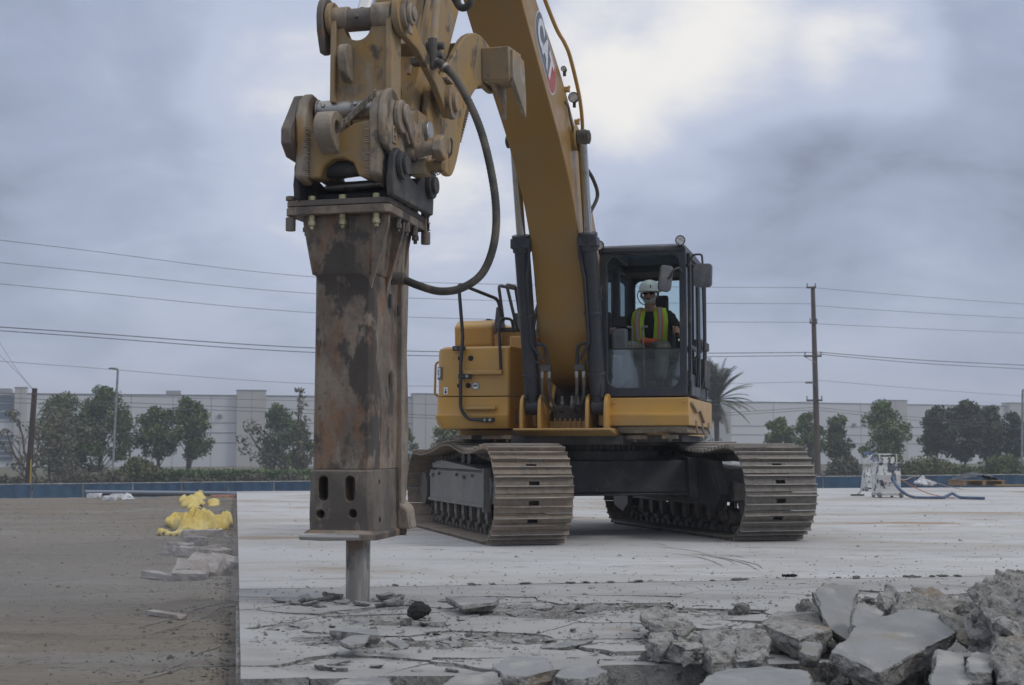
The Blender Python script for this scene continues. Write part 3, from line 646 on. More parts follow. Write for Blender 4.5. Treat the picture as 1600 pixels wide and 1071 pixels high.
for k in range(2600):
    s, t = r_.uniform(.2, 16), 4.4 + 18 * r_.random() ** 2.2
    p = SL(s, t, 0); octa(p, min(.035, .006 * math.exp(abs(r_.gauss(0, .55)))))
tag(mb.build('grit', mat('concrete_grit', (.27, .265, .25), .95, layers=[((.15, .145, .135), 2.5, .48, .62), ((.33, .33, .32), 3.1, .55, .66)]), smooth=None, fixn=False), 'grey grit and dust crumbs strewn over the concrete slab', 'grit', kind='stuff')
mb = MB()
for k in range(15000):
    s, t = -.06 - (11 * r_.random() ** 1.8 if r_.random() < .7 else .7 * r_.random() ** 2), r_.uniform(-.3, 27); p = SL(s, t)
    octa((p.x, p.y, dirt_z(p.x, p.y)), min(.035, .005 * math.exp(abs(r_.gauss(0, .6)))))
tag(mb.build('gravel', mat('dirt_gravel', (.17, .155, .135), .95, layers=[((.08, .072, .063), 2.5, .45, .6), ((.28, .27, .26), 3.1, .56, .66)]), smooth=None, fixn=False), 'brown and grey gravel scattered over the graded dirt', 'gravel', kind='stuff')
# ridge of crumbs along the open joint
for k in range(34):
    s = r_.uniform(.9, 6.2); b = r_.choice(rocks); o = b.copy(); COL.objects.link(o); p = SL(s, 4.38 + r_.gauss(0, .03)); q = r_.uniform(.018, .07); o.scale = (q * 1.7, q, q * .7)
    o.location = (p.x, p.y, q * .12); o.rotation_euler = (0, 0, r_.uniform(-.4, .4)); tag(o, 'crumb of concrete lying along the open joint across the slab', 'concrete fragment', 'crumbs along the slab joint')
for k in range(9):
    b = r_.choice(rocks); o = b.copy(); COL.objects.link(o); p = P(1222 + k * 2.8 + r_.uniform(-1, 1), 892 + r_.uniform(-2, 2), 11.6); q = r_.uniform(.03, .055); o.scale = (q, q, q)
    o.location = (p.x, p.y, .012); o.material_slots[0].link = 'OBJECT'; o.material_slots[0].material = DARKST; tag(o, 'tiny dark stone in the little cluster on the clean slab beyond the joint', 'stone', 'cluster of dark stones on the slab')
# ------------------------------------------------------------------ excavator
HD = R(14.5)
EX = thing('excavator', 'large dusty yellow tracked excavator with rusty hydraulic hammer, standing on the concrete slab', 'excavator', (1.05, 17.9, 0), -HD)
def part(mb, name, m, parent=None, bev=.006, **k): return mb.build(name, M[m] if isinstance(m, str) else m, EX if parent is None else parent, bev, **k)
# --- tracks and undercarriage (turned 29.7 degrees against the upper body)
URZ = R(29.7)
def under(mb, name, m, parent=None, bev=.008, off=True, **k):
    o = mb.build(name, M[m], EX if parent is None else parent, bev, **k)
    if parent is None: o.rotation_euler = (0, 0, URZ)
    return o
def track_path():
    pts = []
    for k in range(0, 13): a = R(-90 + 180 * k / 12); pts.append((1.93 + .50 * math.cos(a), .545 + .50 * math.sin(a)))     # idler (front), f to the front
    pts += [(1.55, 1.01), (1.25, .985), (.95, .985), (.6, 1.02), (.25, 1.075), (0, 1.08), (-.3, 1.06), (-.8, 1.0), (-1.3, .965), (-1.6, .955)]
    for k in range(0, 13): a = R(90 + 180 * k / 12); pts.append((-1.93 + .47 * math.cos(a), .515 + .47 * math.sin(a)))
    pts += [(-1.3, .045), (0, .045), (1.3, .045)]
    pts.append(pts[0])
    q = spline([(a, b, 0) for a, b in pts], 6)
    d = [0]
    for i in range(1, len(q)): d.append(d[-1] + (q[i] - q[i - 1]).length)
    return q, d
TP, TDST = track_path()
NSH = 52; PITCHS = TDST[-1] / NSH
def on_path(s):
    s %= TDST[-1]
    for i in range(1, len(TDST)):
        if TDST[i] >= s: r_ = (s - TDST[i - 1]) / max(1e-9, TDST[i] - TDST[i - 1]); p = TP[i - 1].lerp(TP[i], r_); return p.x, p.y
    return TP[-1].x, TP[-1].y
SW = .87
def shoe_mesh():
    mb = MB(); pt = PITCHS * .97; W = SW
    # plate pieces leave the two mud holes open
    hw = .045
    for x0, x1, y0, y1 in ((-W / 2, -.10, -pt / 2, pt / 2), (.10, W / 2, -pt / 2, pt / 2), (-.10, .10, -pt / 2, -pt * .18), (-.10, .10, pt * .16, pt / 2), (-.10, -hw - .012, -pt * .18, pt * .16), (hw + .012, .10, -pt * .18, pt * .16)):
        mb.box(((x0 + x1) / 2, (y0 + y1) / 2, .008), (x1 - x0 - .0005, y1 - y0 - .0005, .016))
    for y, h in ((-pt * .36, .046), (pt * .13, .038)):
        mb.cur = 0; mb.prism([(y - .011, .0165), (y + .011, .0165), (y + .007, .0165 + h * .8), (y - .007, .0165 + h * .8)], -W / 2, W / 2, 'fz')
        mb.cur = 1; mb.prism([(y - .007, .0167 + h * .8), (y + .007, .0167 + h * .8), (y + .005, .0165 + h), (y - .005, .0165 + h)], -W / 2, W / 2, 'fz')
    mb.cur = 0
    for x in (-.155, .155):
        for y in (-pt * .12, pt * .33): mb.cyl((x, y, .0165), (x, y, .034), .017, n=6)
    return mb
def link_mesh():
    mb = MB()
    for s in (-1, 1):
        mb.box((s * .085, 0, -.05), (.035, PITCHS * .92, .085)); mb.box((s * .12, PITCHS * .3, -.05), (.03, PITCHS * .5, .07))
    mb.cyl((-.15, PITCHS * .45, -.055), (.15, PITCHS * .45, -.055), .03, n=10); return mb
shoe0 = {}
def make_track(lc, m, seed):
    root = bpy.data.objects.new('crawler_track', None); COL.objects.link(root); root.parent = EX; root.rotation_euler = (0, 0, URZ)
    r_ = random.Random(seed); first = None; fl = None
    for k in range(NSH):
        s = (k + .35) * PITCHS; a = on_path(s - PITCHS / 2); b = on_path(s + PITCHS / 2); cxy = ((a[0] + b[0]) / 2, (a[1] + b[1]) / 2)
        # path runs counter-clockwise seen with f to the right: outward normal = (dz,-df)
        df, dz = b[0] - a[0], b[1] - a[1]; L = math.hypot(df, dz); df /= L; dz /= L
        # local y axis of shoe -> along path ; z -> outward
        Y = Vector((0, -df, dz)); Z = Vector((0, -dz, -df)); X = Y.cross(Z)
        mtx = Matrix(((X.x, Y.x, Z.x), (X.y, Y.y, Z.y), (X.z, Y.z, Z.z))).to_4x4()
        if first is None:
            first = shoe_mesh().build('track_shoe', [M[m], M['grouser']], root, .0025, 1); o = first
            fl = link_mesh().build('chain_link', M['link'], root, .003, 1); l = fl
        else:
            o = first.copy(); COL.objects.link(o); o.parent = root; l = fl.copy(); COL.objects.link(l); l.parent = root
        mtx = mtx @ Matrix.Rotation(r_.gauss(0, .012), 4, 'X')
        o.matrix_basis = Matrix.Translation((lc + r_.gauss(0, .004), -cxy[0], cxy[1])) @ mtx; l.matrix_basis = Matrix.Translation((lc, -cxy[0], cxy[1])) @ mtx
LT, RT = -1.50, 1.36
make_track(LT, 'shoe', 1); make_track(RT, 'shoegrey', 2)
for lc, side in ((LT, -1), (RT, 1)):
    out = side                       # outward direction of l
    tf = MB()
    tf.prism([(1.45, .42), (1.55, .62), (1.4, .80), (-1.35, .80), (-1.65, .62), (-1.5, .40)], lc - .25, lc + .25)
    trf = under(tf, 'track_frame', 'guard', bev=.01)
    g = MB()   # side guard of the frame with a lip above and below
    for s in (-1, 1):
        x0, x1 = lc + s * .25, lc + s * .30
        g.prism([(1.42, .40), (1.42, .77), (-1.5, .77), (-1.5, .40)], min(x0, x1), max(x0, x1))
        g.prism([(1.46, .375), (1.46, .41), (-1.54, .41), (-1.54, .375)], min(x0, x1) - .02, max(x0, x1) + .02)
        g.prism([(1.47, .33), (1.47, .82), (1.42, .82), (1.42, .33)], min(x0, x1) - .02, max(x0, x1) + .02)
        for f in (-.9, .1, .9): g.cyl(V(f, lc + s * .30, .73), V(f, lc + s * .335, .73), .022, n=6)
        for f in (-1.3, .45): g.box(V(f, lc + s * .31, .71), (.06, .12, .04))
    u = under(g, 'track_frame_guard', 'guard', bev=.004)
    u2 = MB(); u2.prism([(1.30, .795), (1.35, .80), (-.9, .90), (-1.45, .86), (-1.45, .80)], lc - .28, lc + .28); under(u2, 'frame_top_cover', 'guard', bev=.004)
    for f in (-1.35, -.98, -.6, -.2, .2, .6, .98, 1.35):
        r = MB(); r.cyl(V(f, lc - .16, .23), V(f, lc + .16, .23), .095, n=22)
        for s in (-1, 1): r.cyl(V(f, lc + s * .16, .23), V(f, lc + s * .19, .23), .115, n=22); r.cyl(V(f, lc + s * .19, .23), V(f, lc + s * .25, .23), .05, n=12); r.box(V(f, lc + s * .235, .31), (.05, .13, .13))
        under(r, 'track_roller', 'link', bev=.003)
    for f in (0.0, -.32):
        r = MB(); r.cyl(V(f + .05, lc - .13, .925), V(f + .05, lc + .13, .925), .06, n=20)
        for s in (-1, 1): r.cyl(V(f + .05, lc + s * .13, .925), V(f + .05, lc + s * .15, .925), .085, n=20)
        r.box(V(f + .05, lc + side * -.2, .87), (.1, .08, .14)); under(r, 'carrier_roller', 'guard', bev=.003)
    r = MB(); r.cyl(V(1.93, lc - .06, .545), V(1.93, lc + .06, .545), .40, n=40); r.cyl(V(1.93, lc - .17, .545), V(1.93, lc + .17, .545), .34, n=40); r.cyl(V(1.93, lc - .24, .545), V(1.93, lc + .24, .545), .1, n=20)
    for s in (-1, 1): r.prism([(1.45, .42), (2.0, .46), (2.0, .63), (1.45, .68)], lc + s * .20 - .02, lc + s * .20 + .02)
    under(r, 'idler_wheel', 'guard', bev=.006)
    r = MB(); n = 23; pl = []
    for k in range(n):
        for da, q in ((-.28, .36), (-.12, .42), (.12, .42), (.28, .36)): a = 2 * math.pi * (k + da) / n; pl.append((-1.93 + q * math.cos(a), .515 + q * math.sin(a)))
    r.prism(pl, lc - .045, lc + .045); r.cyl(V(-1.93, lc - .2, .515), V(-1.93, lc + .2, .515), .27, n=32); r.cyl(V(-1.93, lc - .30, .515), V(-1.93, lc + .30, .515), .22, n=32)
    for k in range(12):
        a = k * math.pi / 6
        for s in (-1, 1): r.cyl(V(-1.93 + .24 * math.cos(a), lc + s * .2, .515 + .24 * math.sin(a)), V(-1.93 + .24 * math.cos(a), lc + s * .22, .515 + .24 * math.sin(a)), .017, n=6)
    under(r, 'drive_sprocket', 'link', bev=.003)
    r = MB(); s = -side; r.prism([(-1.55, .30), (-1.75, .18), (-2.1, .26), (-2.2, .5), (-2.1, .72), (-1.55, .78)], min(lc + s * .32, lc + s * .38), max(lc + s * .32, lc + s * .38)); under(r, 'motor_guard', 'guard')
cb = MB(); cm = (LT + RT) / 2
for f0, f1 in ((.28, .92), (-1.0, -.36)):
    cb.prism([(f0, .52), (f1, .52), (f1 - .04, .90), (f0, .96)], LT + .28, RT - .28)
    cb.prism([(f0 - .05, .485), (f1 + .05, .485), (f1 + .05, .515), (f0 - .05, .515)], LT + .28, RT - .28)
    for s, l in ((1, LT), (-1, RT)):
        cb.prism([(f0 - .12, .45), (f1 + .12, .45), (f1 + .06, .94), (f0 - .06, .98)], min(l + s * .26, l + s * .52), max(l + s * .26, l + s * .52))
cb.cyl((cm, 0, .55), (cm, 0, 1.02), .85, n=40)
under(cb, 'carbody', 'frame', bev=.012)
ip = MB(); ip.prism([(1.5, .32), (1.72, .52), (1.5, .9), (1.0, .95), (1.0, .40)], RT - .42, RT - .30); under(ip, 'idler_cover_plate', 'frame', bev=.01)
tt = MB(); tt.ring((cm, 0, 1.02), (cm, 0, 1.10), .80, .60, n=60)
for k in range(72):
    a = 2 * math.pi * k / 72; tt.box((cm + .81 * math.cos(a), .81 * math.sin(a), 1.06), (.045, .030, .07), Matrix.Rotation(a, 3, 'Z'))
under(tt, 'slewing_ring', 'frame', bev=.002)
# --- upper frame
uf = MB()
uf.prism([(2.0, 1.245), (2.0, 1.27), (-2.3, 1.27), (-2.3, 1.14), (1.2, 1.14)], -.56, .56)
uf.prism([(1.2, 1.20), (1.2, 1.265), (-2.2, 1.265), (-2.2, 1.20)], -1.42, -.625)
uf.prism([(1.2, 1.20), (1.2, 1.265), (-2.2, 1.265), (-2.2, 1.20)], .625, 1.1)
part(uf, 'upper_frame', 'yellow', bev=.008)
dk = MB(); dk.cyl((0, -.1, 1.085), (0, -.1, 1.17), .92, n=48); dk.prism([(1.55, 1.09), (1.55, 1.195), (-1.2, 1.195), (-1.2, 1.09)], -.7, .62)
dk.prism([(1.2, 1.12), (1.2, 1.20), (-.8, 1.20), (-.8, 1.12)], .55, 1.25); dk.prism([(1.3, 1.14), (1.3, 1.20), (-1.8, 1.20), (-1.8, 1.14)], -1.35, -.7)
part(dk, 'belly_frame', 'frame', bev=.006)
for f, l, sx, sy in ((1.45, -1.3, .22, .1), (1.3, -.95, .3, .14), (1.5, -.75, .12, .1), (1.2, .7, .3, .2), (1.45, 1.15, .18, .08)):
    b = MB(); b.box(V(f, l, 1.175), (sx, sy, .045)); b.cyl(V(f, l, 1.12), V(f, l, 1.16), .02, n=8); part(b, 'belly_bracket', 'cast', bev=.004)
# swing frame lugs at the boom foot
for l in (-.485, -.275, .275, .485):
    lg = MB(); lg.prism(spl2([(1.35, 1.27), (1.42, 1.45), (1.58, 1.60), (1.75, 1.66), (1.88, 1.60), (1.92, 1.46), (1.92, 1.27)], 4), l - .018, l + .018)
    part(lg, 'boom_cylinder_bracket', 'yellow', bev=.006)
fs = MB()
for l in (-.36, .36): fs.prism([(-.5, 1.27), (-.5, 1.9), (-.1, 2.25), (.45, 2.2), (.9, 1.6), (1.3, 1.27)], l - .025, l + .025)
part(fs, 'boom_foot_bracket', 'yellow', bev=.006)
vb = MB(); vb.box(V(.55, 0, 1.72), (.66, .5, .42)); vb.box(V(1.15, 0, 1.42), (.5, .3, .26)); vb.box(V(.2, 0, 1.45), (.68, .4, .3)); part(vb, 'valve_block', 'frame', bev=.02)
pw = MB(); pw.prism([(1.5, 1.275), (1.5, 1.36), (1.3, 1.36), (1.3, 1.275)], -.25, .25)
for k in range(7): pw.box(V(1.51, -.18 + k * .06, 1.34), (.018, .03, .10))
part(pw, 'frame_crossmember', 'yellow', bev=.003)
for k, (l, f) in enumerate(((-.16, 1.2), (-.06, 1.12), (.03, 1.2), (.12, 1.15), (.2, 1.22), (-.02, 1.3))):
    c = MB(); c.cyl(V(f, l, 1.5), V(f, l, 1.60), .028, n=6); c.cyl(V(f, l, 1.60), V(f, l, 1.66), .02, n=10); c.cyl(V(f, l, 1.58), V(f + .05, l + .01, 1.58), .018, n=8); part(c, 'hose_fitting', 'steel', bev=0)
# counterweight, engine hood, side doors
cw = MB(); ring = [(-1.45, -1.55 * 1), (-1.45, -2.5), (-1.2, -2.95), (-.5, -3.2), (.4, -3.2), (.75, -2.95), (.92, -2.5), (.98, -1.55)]
cw.loft([[(l * k, -f, z) for l, f in ring] for z, k in ((1.22, .94), (1.3, 1), (2.15, 1), (2.3, .97))]); part(cw, 'counterweight', 'yellow', bev=.03, seg=3)
hd = MB(); hd.prism([(-1.62, 1.28), (-1.62, 2.38), (-1.5, 2.46), (-.75, 2.46), (-.55, 2.36), (-.55, 1.28)], -1.42, 1.10); part(hd, 'engine_hood', 'yellow', bev=.02)
hr = MB(); hr.cyl(V(-1.1, .7, 2.46), V(-1.1, .7, 2.8), .06, n=16); part(hr, 'exhaust_pipe', 'frame', bev=.004)
sd_ = MB(); sd_.prism([(-.54, 1.28), (-.54, 2.3), (-.32, 2.3), (-.32, 1.28)], .4, 1.2); part(sd_, 'air_filter_box', 'yellow', bev=.015)
# right side boxes: hydraulic tank, fuel tank, toolbox
ft = MB(); ft.prism([(.62, 2.24), (.78, 2.30), (.80, 2.55), (.66, 2.63), (-.5, 2.63), (-.5, 1.28), (.62, 1.28)], -1.62, -1.12); part(ft, 'fuel_tank', 'yellow', bev=.035, seg=3)
ft = MB(); ft.prism([(.55, 2.24), (.75, 2.30), (.77, 2.44), (.62, 2.46), (.62, 2.24)], -1.118, -1.05); ft.prism([(.50, 1.28), (.50, 2.52), (-.5, 2.52), (-.5, 1.28)], -1.115, -.62); part(ft, 'hydraulic_tank', 'yellow', bev=.02)
tk = MB(); tk.prism([(.99, 1.3), (.99, 2.40), (.55, 2.40), (.55, 1.3)], -.86, -.53); part(tk, 'valve_compartment', 'yellow', bev=.015)
cp = MB(); cp.cyl(V(.1, -1.36, 2.63), V(.1, -1.36, 2.68), .09, n=24); cp.box(V(.1, -1.36, 2.69), (.05, .12, .02)); part(cp, 'fuel_cap', 'frame', bev=.004)
tb = MB()
ringU = []
for (l, f, r) in ((-1.60, 1.60, .13), (-.70, 1.60, .03), (-.60, .60, .02), (-1.60, .60, .02)):
    ringU.append((l, f, r))
def boxring(z, dl=0.0, df=0.0):
    o_ = []
    x0, x1, y1, y0 = -1.60 - dl, -.70, 1.60 + df, .60; r = .14
    o_ += [(x0, y0), ]
    for k in range(7): a = R(180 - 90 * k / 6); o_.append((x0 + r + r * math.cos(a), y1 - r + r * math.sin(a)))
    o_ += [(x1 - .02, y1), (x1, y1 - .02), (x1 + .10, y0 + .2), (x1 + .10, y0)]
    return [(l, -f, z) for l, f in o_]
tb.loft([boxring(1.655), boxring(2.16), boxring(2.215, -.01, -.01), boxring(2.24, -.05, -.05)]); tbo = part(tb, 'toolbox', 'yellow', bev=.006)
tl = MB(); tl.loft([boxring(1.275, -.02, -.02), boxring(1.33, .012, .012), boxring(1.43, .03, .03), boxring(1.46, .015, .015), boxring(1.645, .012, .012)]); part(tl, 'lower_bumper_panel', 'yellow', bev=.006)
pr = MB(); pr.prism([(1.598, 1.90), (1.66, 1.905), (1.66, 1.95), (1.598, 1.965)], -1.27, -.78); part(pr, 'step_ledge', 'yellow', bev=.008)
pr = MB(); pr.prism([(1.625, 1.49), (1.67, 1.495), (1.67, 1.525), (1.625, 1.54)], -1.22, -.85); part(pr, 'step_ledge', 'yellow', bev=.008)
for l, z, r in ((-1.30, 2.10, .022), (-1.17, 2.10, .026), (-1.31, 1.78, .02), (-1.20, 1.78, .026)):
    h = MB(); h.ring(V(1.598, l, z), V(1.606, l, z), r + .006, r); h.cyl(V(1.597, l, z), V(1.602, l, z), r - .001, n=20); part(h, 'drain_hole', 'black', bev=0)
h = MB(); h.cyl(V(1.60, -1.11, 1.775), V(1.606, -1.11, 1.775), .042, n=24); rp = part(h, 'round_decal', 'white', bev=0)
h = MB(); h.ring(V(1.60, -1.11, 1.775), V(1.609, -1.11, 1.775), .046, .041); h.box(V(1.608, -1.11, 1.775), (.065, .004, .014)); h.box(V(1.608, -1.11, 1.795), (.05, .004, .006)); part(h, 'decal_print', 'tape', bev=0)
h = MB(); h.box(V(1.602, -1.475, 1.72), (.05, .005, .085)); wl = part(h, 'warning_decal', 'white', bev=0)
h = MB(); h.box(V(1.606, -1.475, 1.705), (.022, .003, .028)); h.box(V(1.606, -1.475, 1.735), (.010, .003, .022)); part(h, 'decal_print', 'tape', bev=0)
h = MB(); h.box(V(1.35, -.672, 1.42), (.004, .12, .17), Matrix.Rotation(R(6), 3, 'Z')); part(h, 'grey_plate', 'greytrim', bev=0)
for f, z in ((1.5, 1.66), (1.1, 1.66), (1.45, 1.36), (1.0, 1.9)):
    h = MB(); q = -.70 + (1.6 - f) * .1; h.cyl(V(f, q - .01, z), V(f, q + .012, z), .014, n=6); part(h, 'panel_bolt', 'steel', bev=0)
def text(body, size, name, m, parent, mtx, ext=.002, bold=.0, shear=0.0, sx=1.0):
    cu = bpy.data.curves.new('lettering', 'FONT'); cu.body = body; cu.size = size; cu.extrude = ext; cu.align_x = 'CENTER'; cu.align_y = 'CENTER'; cu.offset = bold; cu.shear = shear
    t = bpy.data.objects.new('lettering', cu); COL.objects.link(t); bpy.context.view_layer.update()
    me = bpy.data.meshes.new_from_object(t.evaluated_get(bpy.context.evaluated_depsgraph_get())); bpy.data.objects.remove(t, do_unlink=True)
    me.materials.clear(); me.materials.append(m); me.transform(Matrix.Diagonal((sx, 1, 1, 1)))
    o = bpy.data.objects.new(name, me); COL.objects.link(o); o.parent = parent; o.matrix_basis = mtx; return o
# model number badge on the rounded corner side of the toolbox
h = MB(); h.box(V(1.27, -1.603, 1.92), (.006, .36, .15)); bd = part(h, 'number_badge', 'tape', bev=.0)
a = R(135); h = MB()
cl, cf = -1.46 + .145 * math.cos(a), 1.46 + .145 * math.sin(a)
h.box(V(cf, cl, 1.93), (.10, .006, .15), Matrix.Rotation(R(-45), 3, 'Z')); nb = part(h, 'number_badge', 'decalgrey', bev=0)
mt = Matrix.Translation(V(cf + .005, cl - .005, 1.93)) @ Matrix.Rotation(R(-45), 4, 'Z') @ Matrix.Rotation(R(90), 4, 'X')
text('3', .15, 'badge_lettering', M['decalwhite'], nb, mt, .002, .006)
# handrails
def rail(pts, r=.018, name='handrail', m='blacktube', n=5):
    mb = MB(); mb.tube(spline(pts, n), r, 10); return part(mb, name, m, bev=0)
def corner(pts, c=.06):      # round the corners of a polyline
    pts = [Vector(p) for p in pts]; out = [pts[0]]
    for i in range(1, len(pts) - 1):
        a_ = (pts[i - 1] - pts[i]); b_ = (pts[i + 1] - pts[i]); k = min(c, a_.length * .45, b_.length * .45)
        p0 = pts[i] + a_.normalized() * k; p1 = pts[i] + b_.normalized() * k
        for t in (0, .25, .5, .75, 1): out.append(p0 * (1 - t) ** 2 + pts[i] * 2 * t * (1 - t) + p1 * t * t)
    out.append(pts[-1]); return out
def bent(pts, r=.018, c=.06, name='handrail', m='blacktube', parent=None, n=10):
    mb = MB(); mb.tube(corner(pts, c), r, n); return part(mb, name, m, parent, bev=0)
bent([V(1.66, -.93, 1.375), V(1.67, -1.18, 1.38), V(1.68, -1.27, 1.5), V(1.68, -1.27, 2.0), V(1.66, -1.25, 2.35), V(1.64, -1.31, 2.98), V(.95, -1.02, 2.86), V(.85, -.98, 2.62)], .021)
for l, z in ((-1.30, 2.215), (-1.23, 1.885), (-.95, 1.375)):
    b = MB(); b.box(V(1.645, l, z), (.15, .05, .055)); part(b, 'rail_clamp', 'blacktube', bev=.005)
    for q in (-.03, .035): b = MB(); b.cyl(V(1.67, l + q, z), V(1.682, l + q, z), .018, n=8); part(b, 'clamp_bolt', 'steel', bev=0)
bent([V(.75, -1.0, 2.6), V(.75, -1.06, 3.05), V(.3, -.93, 3.05), V(.2, -.8, 2.5)], .02, .05)
bent([V(.85, -.80, 2.5), V(.9, -.92, 3.04), V(.55, -.90, 3.06), V(.4, -.85, 2.5)], .02, .05)
b = MB(); b.prism([(.9, 2.50), (.86, 2.62), (.8, 2.78), (.74, 2.78), (.7, 2.62), (.6, 2.50)], -1.08, -1.0); b.prism([(.9, 2.48), (.86, 2.56), (.8, 2.7), (.74, 2.7), (.7, 2.56), (.6, 2.48)], -.86, -.80); b.box(V(.75, -.94, 2.5), (.3, .1, .05)); part(b, 'rail_foot', 'blacktube', bev=.01)
bent([V(1.62, -.80, 1.93), V(1.63, -.82, 2.45), V(1.62, -.80, 2.56), V(1.5, -.70, 2.56), V(1.48, -.68, 2.4)], .017, .05)
bent([V(1.3, -1.60, 2.09), V(1.35, -1.68, 2.07), V(1.35, -1.69, 1.68), V(1.3, -1.60, 1.66)], .014, .04, m='yellow')
# --- boom
und = [(.55, 1.72), (1.15, 1.80), (1.55, 1.92), (1.84, 2.30), (2.03, 2.72), (2.18, 3.12), (2.40, 3.48), (2.75, 3.86), (3.28, 4.25), (3.8, 4.56), (4.35, 4.88), (4.95, 5.26), (5.5, 5.75), (5.98, 6.28)]
top = [(.0, 2.05), (.25, 2.35), (.75, 2.95), (1.2, 3.45), (1.72, 3.95), (2.3, 4.42), (2.95, 4.83), (3.6, 5.14), (4.4, 5.46), (5.0, 5.85), (5.45, 6.25), (5.85, 6.62)]
prof = spl2(und, 6) + spl2(top[::-1], 6)
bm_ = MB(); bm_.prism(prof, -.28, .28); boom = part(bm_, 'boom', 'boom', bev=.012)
rim = MB()
for l in (-.265, .265):
    rim.cyl(V(.3, l * 1.25, 1.95), V(.3, l * .9, 1.95), .26, n=30)
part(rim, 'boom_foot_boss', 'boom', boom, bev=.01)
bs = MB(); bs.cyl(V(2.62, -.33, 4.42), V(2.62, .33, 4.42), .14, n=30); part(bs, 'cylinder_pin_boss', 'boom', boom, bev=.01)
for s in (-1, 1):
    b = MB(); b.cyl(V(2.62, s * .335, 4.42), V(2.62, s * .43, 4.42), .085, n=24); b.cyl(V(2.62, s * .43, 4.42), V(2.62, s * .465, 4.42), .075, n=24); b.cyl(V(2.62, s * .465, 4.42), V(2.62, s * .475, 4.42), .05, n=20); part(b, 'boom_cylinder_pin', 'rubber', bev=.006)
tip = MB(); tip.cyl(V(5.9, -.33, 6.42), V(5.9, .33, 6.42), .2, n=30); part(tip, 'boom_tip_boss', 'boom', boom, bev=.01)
# piping along the top of the boom
for l, off in ((.18, .05), (.12, .06), (-.05, .05), (-.16, .05)):
    pts = [V(p[0] - off * .5, l, p[1] + off) for p in spl2(top[1:], 4)]
    mb = MB(); mb.tube(pts, .02, 8); part(mb, 'boom_pipe', 'yellow', boom, bev=0)
# pipe that stands clear of the right flank near the decal
rp = [V(2.25, .30, 4.52), V(2.35, .33, 4.62), V(2.65, .36, 4.86), V(3.1, .36, 5.16), V(3.35, .35, 5.26), V(3.7, .33, 5.34), V(4.4, .3, 5.62)]
mb = MB(); mb.tube(spline(rp, 6), .021, 10); part(mb, 'boom_pipe', 'yellow', boom, bev=0)
bent([V(3.05, .285, 4.72), V(2.98, .31, 4.68), V(2.88, .30, 4.60), V(2.84, .32, 4.50), V(2.75, .31, 4.46)], .012, .03, 'work_light_wire', 'rubber', boom)
for f, z in ((3.0, 4.86), (2.5, 4.62), (2.35, 4.36)):
    b = MB(); b.box(V(f, .30, z), (.05, .07, .05)); b.cyl(V(f, .30, z), V(f + .02, .33, z + .03), .016, n=8); part(b, 'pipe_bracket', 'yellow', boom, bev=.004)
def work_light(c, parent=EX, r=.058, m='frame'):
    c = Vector(c); b = MB(); b.cyl(c + Vector((0, .05, 0)), c + Vector((0, -.012, 0)), r * .8, r, n=24); b.box(c + Vector((0, .03, -r * 1.2)), (.03, .03, .06)); b.ring(c + Vector((0, -.012, 0)), c + Vector((0, -.024, 0)), r, r * .84, n=24)
    o = part(b, 'work_light', m, parent, bev=.002)
    g = MB(); g.cyl(c + Vector((0, -.0125, 0)), c + Vector((0, -.018, 0)), r * .83, n=24); 
    if parent is EX: part(g, 'light_lens', 'lens', o, bev=0)
    else: part(g, 'light_lens', 'lens', parent, bev=0)
work_light(V(2.95, .36, 4.78)); work_light(V(3.1, -.36, 4.72), r=.05)
work_light(V(3.3, .33, 5.0), r=.03)
# decal on the right flank: dark rounded band turning red, white letters
dcl = Matrix.Translation(V(3.93, .2815, 5.0)) @ Matrix.Rotation(R(90), 4, 'Z') @ Matrix.Rotation(R(90), 4, 'X')
ang = math.atan2(5.42 - 4.62, 4.55 - 3.25)       # the band follows the boom
def flank(u, v):    # u along the boom towards its foot, v across
    return (3.92 - u * math.cos(ang) - v * math.sin(ang), 5.0 - u * math.sin(ang) + v * math.cos(ang))
def capsule(L, W, n=10, k0=0.0):
    o_ = []
    for k in range(n + 1): a = -math.pi / 2 + math.pi * k / n; o_.append((L - W + W * math.cos(a), W * math.sin(a)))
    for k in range(n + 1): a = math.pi / 2 + math.pi * k / n; o_.append((-L + W + W * math.cos(a), W * math.sin(a)))
    return o_
DL, DW = .50, .20
d0 = MB(); d0.prism([flank(*p) for p in capsule(DL, DW)], .2812, .2822); dk0 = part(d0, 'brand_decal', 'decalwhite', bev=0, fixn=True)
d0 = MB(); d0.prism([flank(*p) for p in capsule(DL - .015, DW - .015)], .2826, .2832); part(d0, 'decal_band', 'decalgrey', dk0, bev=0)
rg = [p for p in capsule(DL - .016, DW - .016) if p[0] > .2]; rg = sorted(rg, key=lambda p: math.atan2(p[1], p[0] - .25)); rg = [(.16, -DW + .016)] + rg + [(.16, DW - .016)]
d0 = MB(); d0.prism([flank(*p) for p in rg], .2836, .2840); part(d0, 'decal_red_end', 'decalred', dk0, bev=0)
mt = Matrix.Translation(V(flank(-.03, 0)[0], .2856, flank(-.03, 0)[1])) @ Matrix(((0, 0, 1, 0), (1, 0, 0, 0), (0, 1, 0, 0), (0, 0, 0, 1))) @ Matrix.Rotation(ang, 4, 'Z')
# text x axis -> local +y (towards the foot), text y -> up
mt = Matrix.Translation(V(flank(-.04, 0)[0], .2862, flank(-.04, 0)[1])) @ Matrix(((0, 0, 1, 0), (1, 0, 0, 0), (0, 1, 0, 0), (0, 0, 0, 1))) @ Matrix.Rotation(-ang, 4, 'Z')
text('CAT', .36, 'decal_lettering', M['decalwhite'], dk0, mt, .0006, .018, 0, 1.02)
